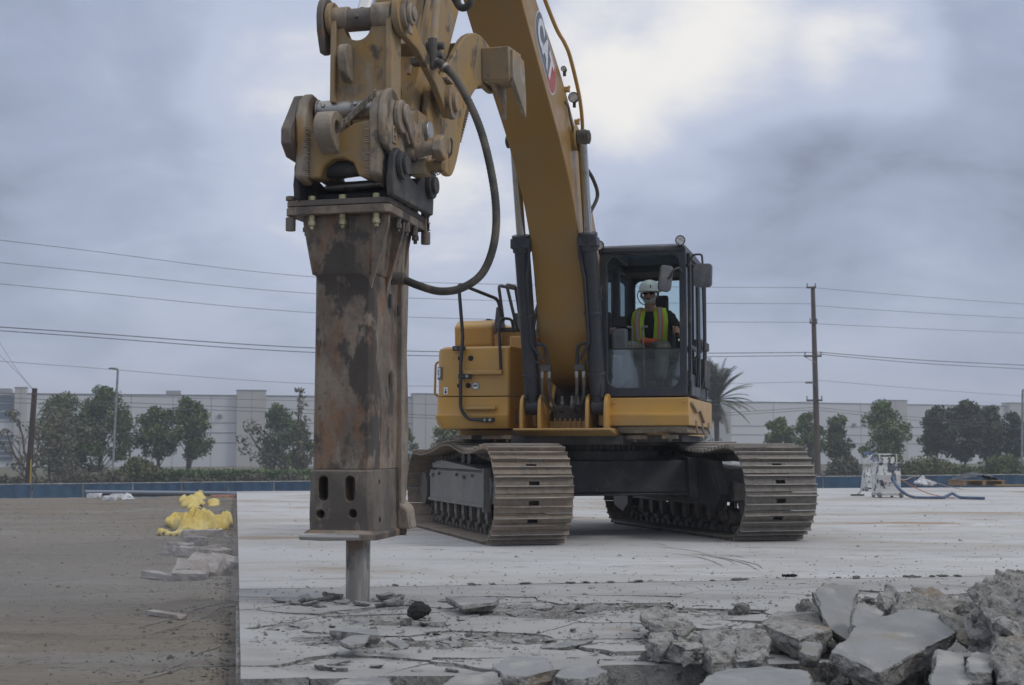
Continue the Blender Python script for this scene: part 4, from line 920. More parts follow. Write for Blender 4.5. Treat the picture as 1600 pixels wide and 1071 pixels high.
# --- boom cylinders
for s in (-1, 1):
    A, B = V(1.75, s * .38, 1.52), V(2.62, s * .38, 4.42); dv = B - A; T_ = A + dv * .60
    c = MB(); c.cyl(A + dv * .05, T_, .088, n=30); c.cyl(A, A + dv * .06, .075, n=24); c.cyl(A - Vector((.07, 0, 0)), A + Vector((.07, 0, 0)), .095, n=26)
    for k in (.35, .12): c.ring(A + dv * k, A + dv * (k + .012), .1, .088)
    cyo = part(c, 'boom_cylinder', 'charcoal', bev=.004)
    c = MB(); c.cyl(T_ - dv * .01, T_ + dv * .055, .105, n=30); c.box(T_ + dv * .02, (.22, .19, .11), Matrix.Rotation(R(0), 3, 'X')); part(c, 'cylinder_head', 'charcoal', cyo, bev=.01)
    c = MB(); c.cyl(T_ + dv * .03, B, .052, n=26); part(c, 'cylinder_rod', 'chrome', cyo, bev=0)
    c = MB(); c.tube(corner([T_ + dv * .02 + Vector((-s * .08, -.06, 0)), T_ - dv * .02 + Vector((-s * .10, -.09, 0)), A + dv * .48 + Vector((-s * .05, -.10, 0)), A + dv * .24 + Vector((-s * .05, -.10, 0)), A + dv * .18 + Vector((-s * .16, -.07, 0))], .05), .017, 8)
    part(c, 'cylinder_pipe', 'charcoal', cyo, bev=0)
    # yoke pipe and two hoses hanging in the middle
    x0 = s * .33
    c = MB(); c.tube(corner([V(1.86, s * .44, 1.62), V(1.95, s * .44, 2.20), V(1.97, s * .38, 2.22), V(1.97, s * .19, 2.22), V(1.93, s * .17, 2.05), V(1.9, s * .17, 1.93)], .07), .019, 10); c.tube(corner([V(1.95, s * .34, 2.05), V(1.93, s * .26, 2.0), V(1.9, s * .22, 1.96)], .02), .016, 8); part(c, 'boom_lock_pipe', 'charcoal', bev=0)
    c = MB(); c.box(V(1.9, s * .20, 1.95), (.13, .07, .07)); part(c, 'lock_valve', 'frame', bev=.008)
    for q in (.16, .24):
        c = MB(); c.tube(spline([V(1.9, s * q, 1.84), V(1.88, s * (q - .005), 1.66), V(1.8, s * (q - .05), 1.52), V(1.55, s * (q - .08), 1.46)], 5), .018, 10); part(c, 'boom_hose', 'rubber', bev=0)
        c = MB(); c.cyl(V(1.9, s * q, 1.92), V(1.9, s * q, 1.87), .022, n=6); c.cyl(V(1.9, s * q, 1.87), V(1.885, s * q, 1.75), .02, n=12); part(c, 'hose_fitting', 'steel', bev=0)
# big hoses rising behind the left boom cylinder onto the boom
for k in range(4):
    c = MB(); l = -.62 + k * .06; c.tube(spline([V(.7, l, 2.3), V(.72, l, 2.6), V(.55 + .1 * k, l + .08, 3.05), V(.95, -.42 + .02 * k, 3.55), V(1.3, -.30 + k * .04, 3.72), V(1.35, -.2, 3.6)], 6), .028, 10); part(c, 'boom_hose', 'rubber', bev=0)
c = MB(); c.tube(spline([V(1.75, .30, 3.75), V(1.65, .36, 3.95), V(1.85, .35, 4.1), V(2.1, .31, 4.2)], 8), .022, 10); part(c, 'boom_hose', 'rubber', bev=0)
# --- stick
TIP = (5.9, 6.42)
stp = [(5.45, 6.75), (6.2, 6.9), (6.55, 6.45), (7.35, 4.95), (7.80, 3.85), (8.02, 3.45), (7.98, 3.27), (7.80, 3.20), (7.62, 3.35), (7.2, 4.0), (6.55, 4.95), (5.85, 5.95), (5.45, 6.35)]
st = MB(); st.prism(stp, -.22, .24); stick = part(st, 'stick', 'tan', bev=.012)
sc_ = MB(); sc_.cyl(V(5.6, -.12, 6.9), V(4.0, -.12, 6.3), .1, n=24); part(sc_, 'stick_cylinder', 'tan', bev=.005)
sr = MB(); sr.cyl(V(4.0, -.12, 6.3), V(3.6, -.12, 6.15), .055); part(sr, 'stick_cylinder_rod', 'chrome', bev=0)
sb = MB(); sb.prism([(3.4, 5.0), (3.8, 5.15), (3.7, 6.2), (3.5, 6.25)], -.2, -.04); part(sb, 'stick_cylinder_bracket', 'boom', bev=.01)
# ribs and pipes on the face of the stick
for l, w_ in ((.19, .02),):
    r = MB(); r.tube([V(7.93, l, 3.75), V(7.42, l, 4.93), V(6.7, l, 6.3)], .014, 8); part(r, 'stick_pipe', 'tan', stick, bev=0)
r = MB(); r.tube([V(8.0, .285, 3.9), V(7.5, .285, 4.85), V(6.8, .285, 6.2)], .022, 10); part(r, 'stick_pipe', 'tan', stick, bev=0)
sf = MB()
stq = MB(); stq.prism([(8.02, 3.95), (7.55, 4.98), (7.43, 4.94), (7.86, 3.9)], .05, .22); part(stq, 'stick_wear_strip', 'tan', stick, bev=.01)
# valve cluster on the right side of the stick and the long hose
vc = MB(); c0 = V(8.02, .375, 3.86)
vc.box(c0, (.15, .12, .15)); vc.cyl(c0 + Vector((.04, -.05, .1)), c0 + Vector((.04, -.05, -.12)), .035, n=10); vc.cyl(c0 + Vector((.07, -.02, .05)), c0 + Vector((.12, -.02, .05)), .03, n=6); vc.cyl(c0 + Vector((.07, -.02, -.03)), c0 + Vector((.12, -.03, -.03)), .03, n=6)
vc.box(c0 + Vector((-.03, -.07, .03)), (.06, .04, .06)); vc.cyl(c0 + Vector((-.02, -.05, -.06)), c0 + Vector((.0, -.06, -.13)), .028, n=8); vc.box(c0 + Vector((-.1, 0, -.05)), (.06, .09, .05)); part(vc, 'hose_valve', 'link', bev=.006)
vp = MB(); vp.cyl(V(8.0, .40, 3.95), V(7.8, .38, 4.6), .028, n=14); part(vp, 'stick_pipe', 'tan', stick, bev=0)
hz_ = [V(8.05, .43, 3.80), V(8.1, .51, 3.74), V(8.13, .62, 3.62), V(8.15, .765, 3.34), V(8.18, .86, 3.05), V(8.2, .92, 2.72), V(8.22, .915, 2.45), V(8.24, .84, 2.24), V(8.26, .70, 2.135), V(8.26, .54, 2.115), V(8.24, .38, 2.16), V(8.22, .24, 2.22)]
c = MB(); c.tube(spline(hz_, 22), .027, 14, rib=1.07); part(c, 'hammer_hose', 'rubber', bev=0)
c = MB(); c.cyl(hz_[0], hz_[1] + Vector((.02, 0, -.02)), .033, n=14); c.cyl(hz_[0] + Vector((.03, 0, -.02)), hz_[0] + Vector((.045, 0, -.035)), .038, n=6); c.cyl(hz_[1], hz_[1] + Vector((.018, 0, -.016)), .037, n=14); part(c, 'hose_fitting', 'steel', bev=0)
c = MB(); c.tube(spline([V(7.9, .36, 4.7), V(7.7, .46, 4.38), V(7.72, .54, 4.28), V(7.75, .62, 4.36), V(7.7, .66, 4.8)], 8), .028, 12); part(c, 'hammer_hose', 'rubber', bev=0)
for pts in ([V(8.05, .00, 3.95), V(8.12, .02, 3.75), V(8.1, .06, 3.55), V(8.1, .10, 3.42)], [V(8.02, .06, 3.8), V(8.1, .12, 3.65), V(8.12, .10, 3.5), V(8.2, .20, 3.38)], [V(8.0, .12, 3.7), V(8.06, .17, 3.58), V(8.08, .15, 3.5)], [V(8.25, -.02, 3.48), V(8.3, .16, 3.42), V(8.3, .28, 3.35)]):
    c = MB(); c.tube(spline(pts, 5), .013, 8); part(c, 'coupler_hose', 'rubber', bev=0)
for p in (V(8.08, .0, 3.92), V(8.13, .10, 3.46), V(8.12, .14, 3.50), V(8.11, .05, 3.40)):
    c = MB(); c.cyl(p, p + Vector((.005, -.01, -.055)), .018, n=6); part(c, 'hose_fitting', 'steel', bev=0)
# --- linkage: H link, idler links, power pins
def Fm(f, l, z): return V(f, l, z)
TPN = (8.66, 3.955); BPN = (8.66, 3.325)
hl = MB(); hl.box(Fm(8.66, .12, 3.60), (.40, .10, .56)); HL = part(hl, 'bucket_link', 'tan', bev=.012)
cut = MB(); cut.cyl(V(8.4, .085, 3.885), V(8.9, .085, 3.885), .095, n=32); cut2 = MB(); cut2.box(V(8.66, .085, 3.96), (.19, .4, .15))
HL.modifiers.clear(); carve(HL, [cut, cut2]); bvv = HL.modifiers.new('bev', 'BEVEL'); bvv.width = .008; bvv.segments = 2; bvv.limit_method = 'ANGLE'; bvv.angle_limit = R(35)
hs = MB()
for x0, x1 in ((-.095, -.055), (.30, .345)): hs.prism([(8.75, 3.36), (8.75, 3.9), (8.70, 4.02), (8.60, 4.02), (8.55, 3.9), (8.55, 3.36)], x0, x1)
part(hs, 'link_rib', 'tan', HL, bev=.008)
hb = MB(); hb.cyl(V(TPN[0], -.13, TPN[1]), V(TPN[0], .015, TPN[1]), .085, n=28); part(hb, 'link_boss', 'cast', HL, bev=.008)
hb = MB(); hb.cyl(V(TPN[0], .19, TPN[1]), V(TPN[0], .33, TPN[1]), .095, n=28); part(hb, 'link_boss', 'cast', HL, bev=.008)
hb = MB(); hb.cyl(V(TPN[0], .0, TPN[1] - .01), V(TPN[0], .21, TPN[1] - .01), .078, n=28); hb.cyl(V(TPN[0] + .075, .09, TPN[1] - .01), V(TPN[0] + .10, .09, TPN[1] - .01), .016, n=8); part(hb, 'power_link_end', 'rustdark', bev=.008)
cyb = MB(); cyb.cyl(V(8.62, .10, 4.0), V(7.9, .10, 5.1), .055); part(cyb, 'bucket_cylinder_rod', 'chrome', bev=0)
cyb = MB(); cyb.cyl(V(7.95, .10, 5.05), V(6.9, .10, 6.7), .1); part(cyb, 'bucket_cylinder', 'tan', bev=.005)
hk = MB(); hk.prism(spl2([(8.76, 3.50), (8.82, 3.55), (8.86, 3.66), (8.82, 3.735), (8.72, 3.74)], 4) + [(8.70, 3.5)], .0, .06); part(hk, 'lifting_lug', 'cast', HL, bev=.006)
# dark end disc at the left
ed = MB()
ed.prism([(TPN[0] + .13 * math.cos(a), TPN[1] + .16 * math.sin(a)) for a in [k * math.pi / 8 for k in range(9)]] + [(TPN[0] - .13, TPN[1]), (TPN[0] - .10, TPN[1] - .12), (TPN[0] - .02, TPN[1] - .24), (TPN[0] + .06, TPN[1] - .24), (TPN[0] + .12, TPN[1] - .1)], -.185, -.135); part(ed, 'link_end_plate', 'rustdark', HL, bev=.012)
def linkbar(p, q, l0, l1, r0, r1, name, m, parent=None):
    (f0, z0), (f1, z1) = p, q; d = math.hypot(f1 - f0, z1 - z0); a = math.atan2(z1 - z0, f1 - f0); pl = []
    for k in range(11): t = a + math.pi / 2 + math.pi * k / 10; pl.append((f0 + r0 * math.cos(t), z0 + r0 * math.sin(t)))
    pl.append((f0 + (f1 - f0) * .3 - math.sin(a) * -.055, z0 + (z1 - z0) * .3 + math.cos(a) * -.055)); pl.append((f0 + (f1 - f0) * .7 - math.sin(a) * -.055, z0 + (z1 - z0) * .7 + math.cos(a) * -.055))
    for k in range(11): t = a - math.pi / 2 + math.pi * k / 10; pl.append((f1 + r1 * math.cos(t), z1 + r1 * math.sin(t)))
    pl.append((f0 + (f1 - f0) * .7 - math.sin(a) * .055, z0 + (z1 - z0) * .7 + math.cos(a) * .055)); pl.append((f0 + (f1 - f0) * .3 - math.sin(a) * .055, z0 + (z1 - z0) * .3 + math.cos(a) * .055))
    b = MB(); b.prism(pl, l0, l1); return part(b, name, m, parent, bev=.008)
linkbar(TPN, (7.62, 3.60), .355, .405, .14, .115, 'idler_link', 'tan'); linkbar(TPN, (7.62, 3.60), -.13, -.09, .12, .11, 'idler_link', 'tan')
b = MB(); b.cyl(V(TPN[0], .40, TPN[1]), V(TPN[0], .44, TPN[1]), .10, n=28); b.cyl(V(TPN[0], .44, TPN[1]), V(TPN[0], .47, TPN[1]), .075, n=28); b.cyl(V(TPN[0], .47, TPN[1]), V(TPN[0], .485, TPN[1]), .045, n=20); b.box(V(TPN[0], .445, TPN[1] - .09), (.02, .06, .09)); part(b, 'link_pin', 'cast', bev=.005)
b = MB(); b.cyl(V(7.62, -.28, 3.60), V(7.62, .42, 3.60), .075, n=24); b.cyl(V(7.62, .40, 3.60), V(7.62, .445, 3.60), .125, n=28); b.cyl(V(7.62, .445, 3.60), V(7.62, .475, 3.60), .07, n=28); b.box(V(7.68, .37, 3.75), (.13, .16, .02)); part(b, 'link_pin', 'cast', bev=.005)
# --- quick coupler
cpn = MB(); side = [(8.72, 3.44), (8.80, 3.38), (8.86, 3.26), (8.84, 3.05), (8.86, 2.84), (8.72, 2.80), (8.55, 2.92), (8.35, 2.88), (8.05, 2.98), (7.72, 3.06), (7.68, 3.32), (7.82, 3.46), (8.05, 3.46), (8.3, 3.36), (8.55, 3.42)]
sp = side
cpn.prism(sp, .225, .30); cpn.prism(sp, -.30, -.225)
CP = part(cpn, 'quick_coupler', 'cast', bev=.02)
# front casting with an arched underside
fc = MB(); fc.prism([(-.225, 2.84), (-.14, 2.84), (-.11, 2.92), (-.05, 2.965), (.03, 2.965), (.10, 2.93), (.135, 2.84), (.225, 2.82), (.225, 3.22), (.10, 3.20), (.0, 3.14), (-.225, 3.15)], -8.80, -8.62, 'xz'); part(fc, 'coupler_front_casting', 'tan', CP, bev=.014)
fc = MB(); fc.prism([(8.6, 2.98), (8.62, 3.2), (7.8, 3.28), (7.8, 3.1)], -.225, .225); part(fc, 'coupler_body', 'tan', CP, bev=.01)
lug = MB(); lug.prism(spl2([(8.60, 3.0), (8.80, 3.0), (8.93, 3.08), (8.96, 3.18), (8.90, 3.26), (8.78, 3.27), (8.62, 3.2), (8.60, 3.0)], 4)[:-1], -.125, .0); LG = part(lug, 'coupler_lug', 'cast', CP, bev=.012)
LG.modifiers.clear(); cut = MB(); cut.cyl(V(8.84, -.2, 3.165), V(8.84, .2, 3.165), .045, n=20); carve(LG, [cut]); q = LG.modifiers.new('bev', 'BEVEL'); q.width = .006; q.limit_method = 'ANGLE'; q.angle_limit = R(40)
# weld beads down both front edges
wb = MB(); r_ = random.Random(5)
for x in (.205, -.235):
    for k in range(24):
        z = 2.85 + k * .0145; wb.tube([V(8.83 + .006 * math.sin(k), x - .03 - .006 * math.sin(k * 1.7), z), V(8.836 + .006 * math.sin(k * 2.3), x, z + .004), V(8.83, x + .03 + .006 * math.sin(k * 2.9), z - .002)], [.003, .0055, .003], 6)
for k in range(22):
    f = 8.80 - k * .011; wb.tube([V(8.82 - .02 * abs(math.sin(k)), .02 + k * .011, 3.17 + k * .0095), V(8.83, .03 + k * .011, 3.21 + k * .0095)], [.010, .007], 6)
part(wb, 'weld_bead', 'cast', CP, bev=0)
b = MB(); b.cyl(V(BPN[0], -.21, BPN[1]), V(BPN[0], .20, BPN[1]), .072, n=28); b.cyl(V(BPN[0], -.21, BPN[1]), V(BPN[0], -.195, BPN[1]), .08, n=28)
for x in (-.15, .08): b.cyl(V(BPN[0] + .06, x, BPN[1] + .02), V(BPN[0] + .078, x, BPN[1] + .026), .016, n=8)
part(b, 'coupler_pin', 'steel', bev=.005)
b = MB(); b.cyl(V(7.84, -.33, 3.34), V(7.84, .33, 3.34), .075, n=24); part(b, 'coupler_pin', 'steel', bev=.005)
# rusty plate on the left flank
lp = MB(); lp.prism([(8.72, 3.43), (8.62, 3.45), (8.35, 3.3), (8.4, 3.0), (8.6, 2.97), (8.84, 2.98), (8.93, 3.06), (8.93, 3.16)], -.37, -.30); part(lp, 'coupler_cheek_plate', 'rustdark', CP, bev=.012)
# right cheek: big eye boss, latch arm, locking parts
ck = MB(); ck.prism(spl2([(8.62, 3.42), (8.74, 3.44), (8.86, 3.34), (8.88, 3.14), (8.80, 3.02), (8.4, 2.93), (8.05, 2.98), (7.9, 3.1), (8.1, 3.28), (8.4, 3.34), (8.62, 3.42)], 3)[:-1], .30, .345); part(ck, 'coupler_cheek_plate', 'cast', CP, bev=.012)
ck = MB(); ck.cyl(V(8.60, .345, 3.27), V(8.60, .385, 3.27), .115, n=32); part(ck, 'coupler_boss', 'cast', CP, bev=.01)
linkbar((8.58, 3.29), (8.40, 3.12), .385, .41, .07, .055, 'latch_arm', 'cast', CP)
for l, z in ((0, 0),):
    ckb = MB()
    for x0, z0, w_, h_ in ((.0, .0, .018, .12), (.06, .0, .018, .12), (.03, -.05, .07, .018), (.03, .05, .05, .018), (.03, .0, .05, .016)): ckb.box(V(8.72 - x0, .348, 3.13 + z0), (.01, w_, h_))
    part(ckb, 'cast_mark', 'cast', CP, bev=.003)
b = MB(); b.cyl(V(8.38, .33, 3.07), V(8.40, .56, 3.10), .05, n=20); b.cyl(V(8.38, .33, 3.07), V(8.38, .40, 3.07), .062, n=20); part(b, 'latch_cylinder', 'cast', CP, bev=.006)
b = MB(); b.prism([(8.46, 3.06), (8.44, 3.14), (8.37, 3.19), (8.31, 3.16), (8.28, 3.05), (8.33, 3.01), (8.40, 3.03)], .53, .60); part(b, 'latch_clevis', 'cast', CP, bev=.012)
b = MB(); b.cyl(V(8.3, .33, 2.99), V(8.3, .45, 2.99), .055, n=16); b.cyl(V(8.25, .42, 2.99), V(8.25, .56, 3.0), .048, n=16); b.cyl(V(8.1, .40, 3.17), V(8.1, .55, 3.17), .06, n=18); b.box(V(8.3, .40, 2.95), (.12, .12, .06)); part(b, 'latch_cylinder', 'tan', CP, bev=.008)
ch = MB()
for k in range(5): ch.ring(V(8.3, .49 + k * .014, 2.94 - .012 * math.sin(k * .8)), V(8.304, .494 + k * .014, 2.94 - .012 * math.sin(k * .8)), .012, .008, n=10)
part(ch, 'latch_chain', 'black', CP, bev=0)
# --- thumb behind the linkage
th = [(7.80, 3.66), (7.84, 3.42), (7.70, 3.22), (7.40, 3.12), (7.22, 3.14), (7.05, 3.35), (6.92, 3.62), (6.74, 3.84), (6.55, 3.98), (6.35, 4.06), (6.15, 4.06), (5.99, 4.10), (6.02, 4.40), (6.45, 4.46), (6.85, 4.34), (7.15, 4.12), (7.5, 3.82)]
tm = MB(); ths = spl2(th + [th[0]], 3)[:-1]; tm.prism(ths, .26, .31); tm.prism(ths, -.14, -.09)
TH = part(tm, 'thumb', 'tan', bev=.01)
xp = MB(); xp.prism([(6.01, 4.12), (6.04, 4.39), (6.08, 4.39), (6.06, 4.12)], -.16, .33); xp.prism([(6.60, 3.98), (6.62, 4.34), (6.68, 4.34), (6.66, 3.98)], -.095, .265)
xp.prism([(7.74, 3.24), (7.80, 3.4), (7.5, 3.9), (7.4, 3.86), (7.6, 3.4)], -.09, .26); xp.prism([(7.65, 3.2), (7.35, 3.15), (7.35, 3.19), (7.6, 3.24)], -.09, .26); part(xp, 'thumb_cross_plate', 'tan', TH, bev=.008)
bx = MB(); bx.prism([(6.40, 4.08), (6.42, 4.36), (6.0, 4.40), (6.0, 4.11)], .31, .55); part(bx, 'thumb_tip_box', 'tan', TH, bev=.012)
for l in (.38, .555):
    tt_ = MB(); tt_.prism([(6.38, 4.10), (6.38, 4.34), (6.0, 4.34), (5.93, 4.05), (5.92, 3.86), (6.02, 3.92)], l - .02, l + .02); part(tt_, 'thumb_tooth', 'cast', TH, bev=.006)
tr_ = MB()
for k in range(15):
    t = k / 14; p0 = Vector((6.99, 3.45)).lerp(Vector((6.70, 3.83)), t); tr_.box(V(p0.x, .285, p0.y), (.052, .016, .02))
part(tr_, 'thumb_serration', 'cast', TH, bev=.003)
cc = MB(); cc.cyl(V(7.15, .08, 3.95), V(6.4, .08, 5.0), .07, n=20); part(cc, 'thumb_cylinder', 'charcoal', bev=.004)
sl_ = MB(); sl_.prism([(7.33, 3.24), (7.24, 3.30), (7.22, 3.40), (7.27, 3.42), (7.34, 3.34)], .3085, .3125); part(sl_, 'thumb_slot', 'black', TH, bev=0)
# --- hydraulic hammer
HC, HL0 = 8.36, -.03
def HV(f, l, z): return V(HC + f, HL0 + l, z)
HM = bpy.data.objects.new('hydraulic_hammer', None); COL.objects.link(HM); HM.parent = EX
def hring(z, w0, w1, d, b=.03):
    # cut-corner rectangle: front f=+d0, w left/right
    pts = []
    for l, f, sx, sy in ((-w0, d[0], 1, -1), (w1, d[0], -1, -1), (w1, -d[1], -1, 1), (-w0, -d[1], 1, 1)):
        if (sx * sy) < 0: pts += [(l, f + sy * b), (l + sx * b, f)] if f > 0 else [(l + sx * b, f), (l, f + sy * b)]
        else: pts += [(l + sx * b, f), (l, f + sy * b)] if f > 0 else [(l, f + sy * b), (l + sx * b, f)]
    return [tuple(HV(f, l, z)) for l, f in pts]
bd_ = MB()
bd_.cur = 1; bd_.loft([hring(z, a_, b_, c_) for z, a_, b_, c_ in [(.47, .225, .235, (.30, .32)), (.60, .225, .225, (.31, .31)), (.878, .217, .224, (.312, .30)), (.892, .208, .222, (.302, .30))]]); bd_.cur = 0
lev = [(.8925, .205, .222, (.30, .30)), (1.25, .203, .222, (.30, .34)), (1.6, .200, .222, (.30, .36)), (2.0, .198, .222, (.30, .36)), (2.20, .198, .225, (.30, .34)), (2.21, .225, .235, (.305, .34)), (2.42, .262, .26, (.32, .36)), (2.60, .29, .28, (.33, .40))]
bd_.loft([hring(z, a_, b_, c_) for z, a_, b_, c_ in lev])
HB = bd_.build('hammer_body', [M['rust'], M['rustlow']], HM)
for cutp in (((-.115, .765, .034, .05), (.075, .765, .034, .05), (-.135, .595, .03, 0), (.095, .60, .03, 0))):
    l, z, r, h = cutp; c = MB()
    pl = [(HL0 + l + r * math.cos(a), z + h + r * math.sin(a)) for a in [math.pi * k / 10 for k in range(11)]] + [(HL0 + l + r * math.cos(a), z - h + r * math.sin(a)) for a in [math.pi + math.pi * k / 10 for k in range(11)]]
    c.prism(pl, -(HC + .5), -(HC + .17), 'xz'); c.mi = [1] * len(c.f); carve(HB, [c])
for f, z, r in ((.12, .80, .022), (.12, .55, .02)):
    c = MB(); c.cyl(HV(f, .1, z), HV(f, .4, z), r, n=16); carve(HB, [c])
q = HB.modifiers.new('bev', 'BEVEL'); q.width = .006; q.limit_method = 'ANGLE'; q.angle_limit = R(40); q.segments = 2
# side wing plates: ribs under the top plate
for fx in (.33, .02):
    g = MB(); g.prism([(HL0 + .22, 2.60), (HL0 + .345, 2.60), (HL0 + .34, 2.52), (HL0 + .235, 2.16), (HL0 + .22, 2.1)], -(HC + fx), -(HC + fx - .03), 'xz'); part(g, 'gusset_plate', 'rust', HM, bev=.005)
g = MB(); g.prism([(HL0 - .22, 2.60), (HL0 - .34, 2.60), (HL0 - .335, 2.52), (HL0 - .225, 2.16), (HL0 - .2, 2.1)], -(HC - .2), -(HC - .17), 'xz'); part(g, 'gusset_plate', 'rust', HM, bev=.005)
g = MB(); g.prism([(HC - .36, 2.58), (HC - .43, 2.5), (HC - .42, 2.2), (HC - .39, 1.7), (HC - .44, 1.2), (HC - .40, .7), (HC - .30, .55), (HC - .28, 2.58)], HL0 + .16, HL0 + .235); part(g, 'side_plate', 'rust', HM, bev=.012)
g = MB(); g.prism([(HC - .36, 2.58), (HC - .43, 2.5), (HC - .42, 2.2), (HC - .39, 1.7), (HC - .44, 1.2), (HC - .40, .7), (HC - .30, .55), (HC - .28, 2.58)], HL0 - .21, HL0 - .14); part(g, 'side_plate', 'rust', HM, bev=.012)
for f, z, h in ((-.05, 2.05, .10), (-.22, 2.0, .08)):
    s_ = MB(); s_.box(HV(f, .2235, z), (.008, .035, h)); part(s_, 'side_slot', 'black', HM, bev=.003)
br = MB(); br.box(HV(-.1, .228, 1.52), (.02, .045, .1)); br.box(HV(-.1, .234, 1.52), (.02, .03, .07)); part(br, 'side_bracket', 'rust', HM, bev=.004)
# inlet where the hose enters
ho = MB(); ho.cyl(HV(-.14, .2, 2.22), HV(-.14, .30, 2.215), .045, n=18); part(ho, 'hose_port', 'rustdark', HM, bev=.004)
# foot flange and worn edge bar
fl_ = MB(); fl_.loft([hring(.425, .255, .262, (.33, .36), .05), hring(.465, .262, .268, (.34, .37), .05), hring(.49, .235, .24, (.32, .33), .05)]); part(fl_, 'foot_flange', 'rust', HM, bev=.006)
fb = MB(); fb.tube([HV(.36, -.255, .447), HV(.365, -.1, .447), HV(.362, .17, .449)], [.022, .026, .022], 10); part(fb, 'wear_bar', 'steel', HM, bev=0)
ff = MB(); ff.loft([[tuple(HV(-.28, .20, .47)), tuple(HV(-.28, .30, .47)), tuple(HV(-.44, .30, .47)), tuple(HV(-.44, .20, .47))], [tuple(HV(-.28, .20, .66)), tuple(HV(-.28, .285, .60)), tuple(HV(-.43, .28, .62)), tuple(HV(-.43, .20, .70))]]); part(ff, 'foot_rib', 'rust', HM, bev=.015)
# chisel
ct = MB(); ct.tube([HV(.0, .02, .60), HV(0, .02, .30), HV(0, .02, .02), HV(0, .02, -.18)], [.083, .083, .081, .03], 36); part(ct, 'chisel', 'tool', HM, bev=0)
# top plates and bolts
tp = MB(); tp.loft([hring(2.600, .375, .375, (.41, .50), .035), hring(2.655, .375, .375, (.41, .50), .035)]); part(tp, 'lower_top_plate', 'rust', HM, bev=.005)
tp = MB(); tp.loft([hring(2.660, .372, .372, (.405, .495), .035), hring(2.700, .372, .372, (.405, .495), .035)]); part(tp, 'upper_top_plate', 'rustdark', HM, bev=.005)
k = 0
for l, f in ((-.19, .37), (.03, .37), (.27, .37), (.335, .12), (.335, -.06), (.335, -.24), (-.335, .12), (-.335, -.06), (-.335, -.24), (-.19, -.45), (.03, -.45), (.27, -.45)):
    zz = 'zinc' if f > .3 else 'rustdark'
    b = MB(); b.cyl(HV(f, l, 2.52), HV(f, l, 2.72), .010, n=8); b.cyl(HV(f, l, 2.7005), HV(f, l, 2.73), .026, n=6); b.cyl(HV(f, l, 2.6), HV(f, l, 2.575), .022, n=6); b.cyl(HV(f, l, 2.575), HV(f, l, 2.562), .019, n=14); b.cyl(HV(f, l, 2.562), HV(f, l, 2.53), .026, n=6); b.cyl(HV(f, l, 2.53), HV(f, l, 2.505), .014, n=10)
    part(b, 'plate_bolt', zz, HM, bev=.002)
for l, f in ((-.345, .37), (.345, -.46)):
    b = MB(); b.cyl(HV(f, l, 2.52), HV(f, l, 2.72), .010, n=8); b.cyl(HV(f, l, 2.59), HV(f, l, 2.50), .034, n=18); b.cyl(HV(f, l, 2.705), HV(f, l, 2.735), .035, n=18); part(b, 'plate_bolt', 'rustdark', HM, bev=.004)
# dark ears carrying the hammer
er = [(8.80, 2.70), (8.82, 2.80), (8.78, 2.98), (8.70, 3.04), (8.60, 3.02), (8.52, 2.90), (8.30, 2.86), (8.12, 3.0), (8.03, 3.03), (7.95, 2.98), (7.92, 2.86), (7.94, 2.70)]
for x0, x1 in ((.235 + .10, .235 + .15), (-.325, -.285)):
    e = MB(); e.prism(er, x0, x1); part(e, 'hammer_ear', 'frame', HM, bev=.01)
for f, z in ((8.67, 2.92), (8.04, 2.90)):
    b = MB(); b.cyl(V(f, -.33, z), V(f, .42, z), .058, n=24)
    for s, o3 in ((-1, -.31), (1, .37)): b.cyl(V(f, .015 + o3, z), V(f, .015 + o3 + s * .035, z), .095, n=30); b.cyl(V(f, .015 + o3 + s * .035, z), V(f, .015 + o3 + s * .06, z), .062, n=24)
    part(b, 'hammer_pin', 'frame', HM, bev=.006)
e = MB(); e.box(V(8.35, 0, 2.73), (.62, .6, .05)); e.box(V(8.35, 0, 2.79), (.5, .2, .07)); part(e, 'ear_base_plate', 'black', HM, bev=.006)
b = MB(); b.cyl(V(8.5, -.2, 2.83), V(8.5, .2, 2.84), .03, n=14); part(b, 'coupler_hook_bar', 'steel', HM, bev=0)
# --- cab
CB = bpy.data.objects.new('cab', None); COL.objects.link(CB); CB.parent = EX
def cpart(mb, name, m, bev=.008, **k): return part(mb, name, m, CB, bev, **k)
L0, L1, F0, F1, Z0, Z1 = .38, 1.37, 1.66, -.30, 1.63, 3.34
# skirt below the cab
sk = MB(); sk.prism([(1.70, 1.30), (1.72, 1.42), (1.70, 1.46), (1.70, 1.615), (-.5, 1.615), (-.5, 1.30)], L0 - .01, L1 + .03); cpart(sk, 'cab_skirt', 'yellow', .012)
sk = MB(); sk.prism([(1.45, 1.22), (1.5, 1.295), (-.5, 1.295), (-.5, 1.22)], L0 + .1, L1 - .02); cpart(sk, 'cab_skirt_underside', 'cast', .01)
b = MB()
for l in (L0 + .16, ): 
    for z in (1.38, 1.56): b.cyl(V(1.70, l, z), V(1.714, l, z), .018, n=16)
b.cyl(V(1.70, L1 - .03, 1.57), V(1.714, L1 - .03, 1.57), .014, n=12); cpart(b, 'skirt_plug', 'yellow', .002)
for f in (1.1, .5, -.1): b = MB(); b.box(V(f, L1 + .035, 1.34), (.02, .12, .05)); b.cyl(V(f, L1 + .03, 1.30), V(f, L1 + .05, 1.22), .014, n=8); cpart(b, 'skirt_bracket', 'cast', .003)
bt = MB(); bt.tube(corner([V(1.6, L1 + .05, 1.56), V(1.2, L1 + .05, 1.46), V(.9, L1 + .05, 1.50), V(.5, L1 + .05, 1.36)], .08), .016, 8); cpart(bt, 'wiring_conduit', 'cast', 0)
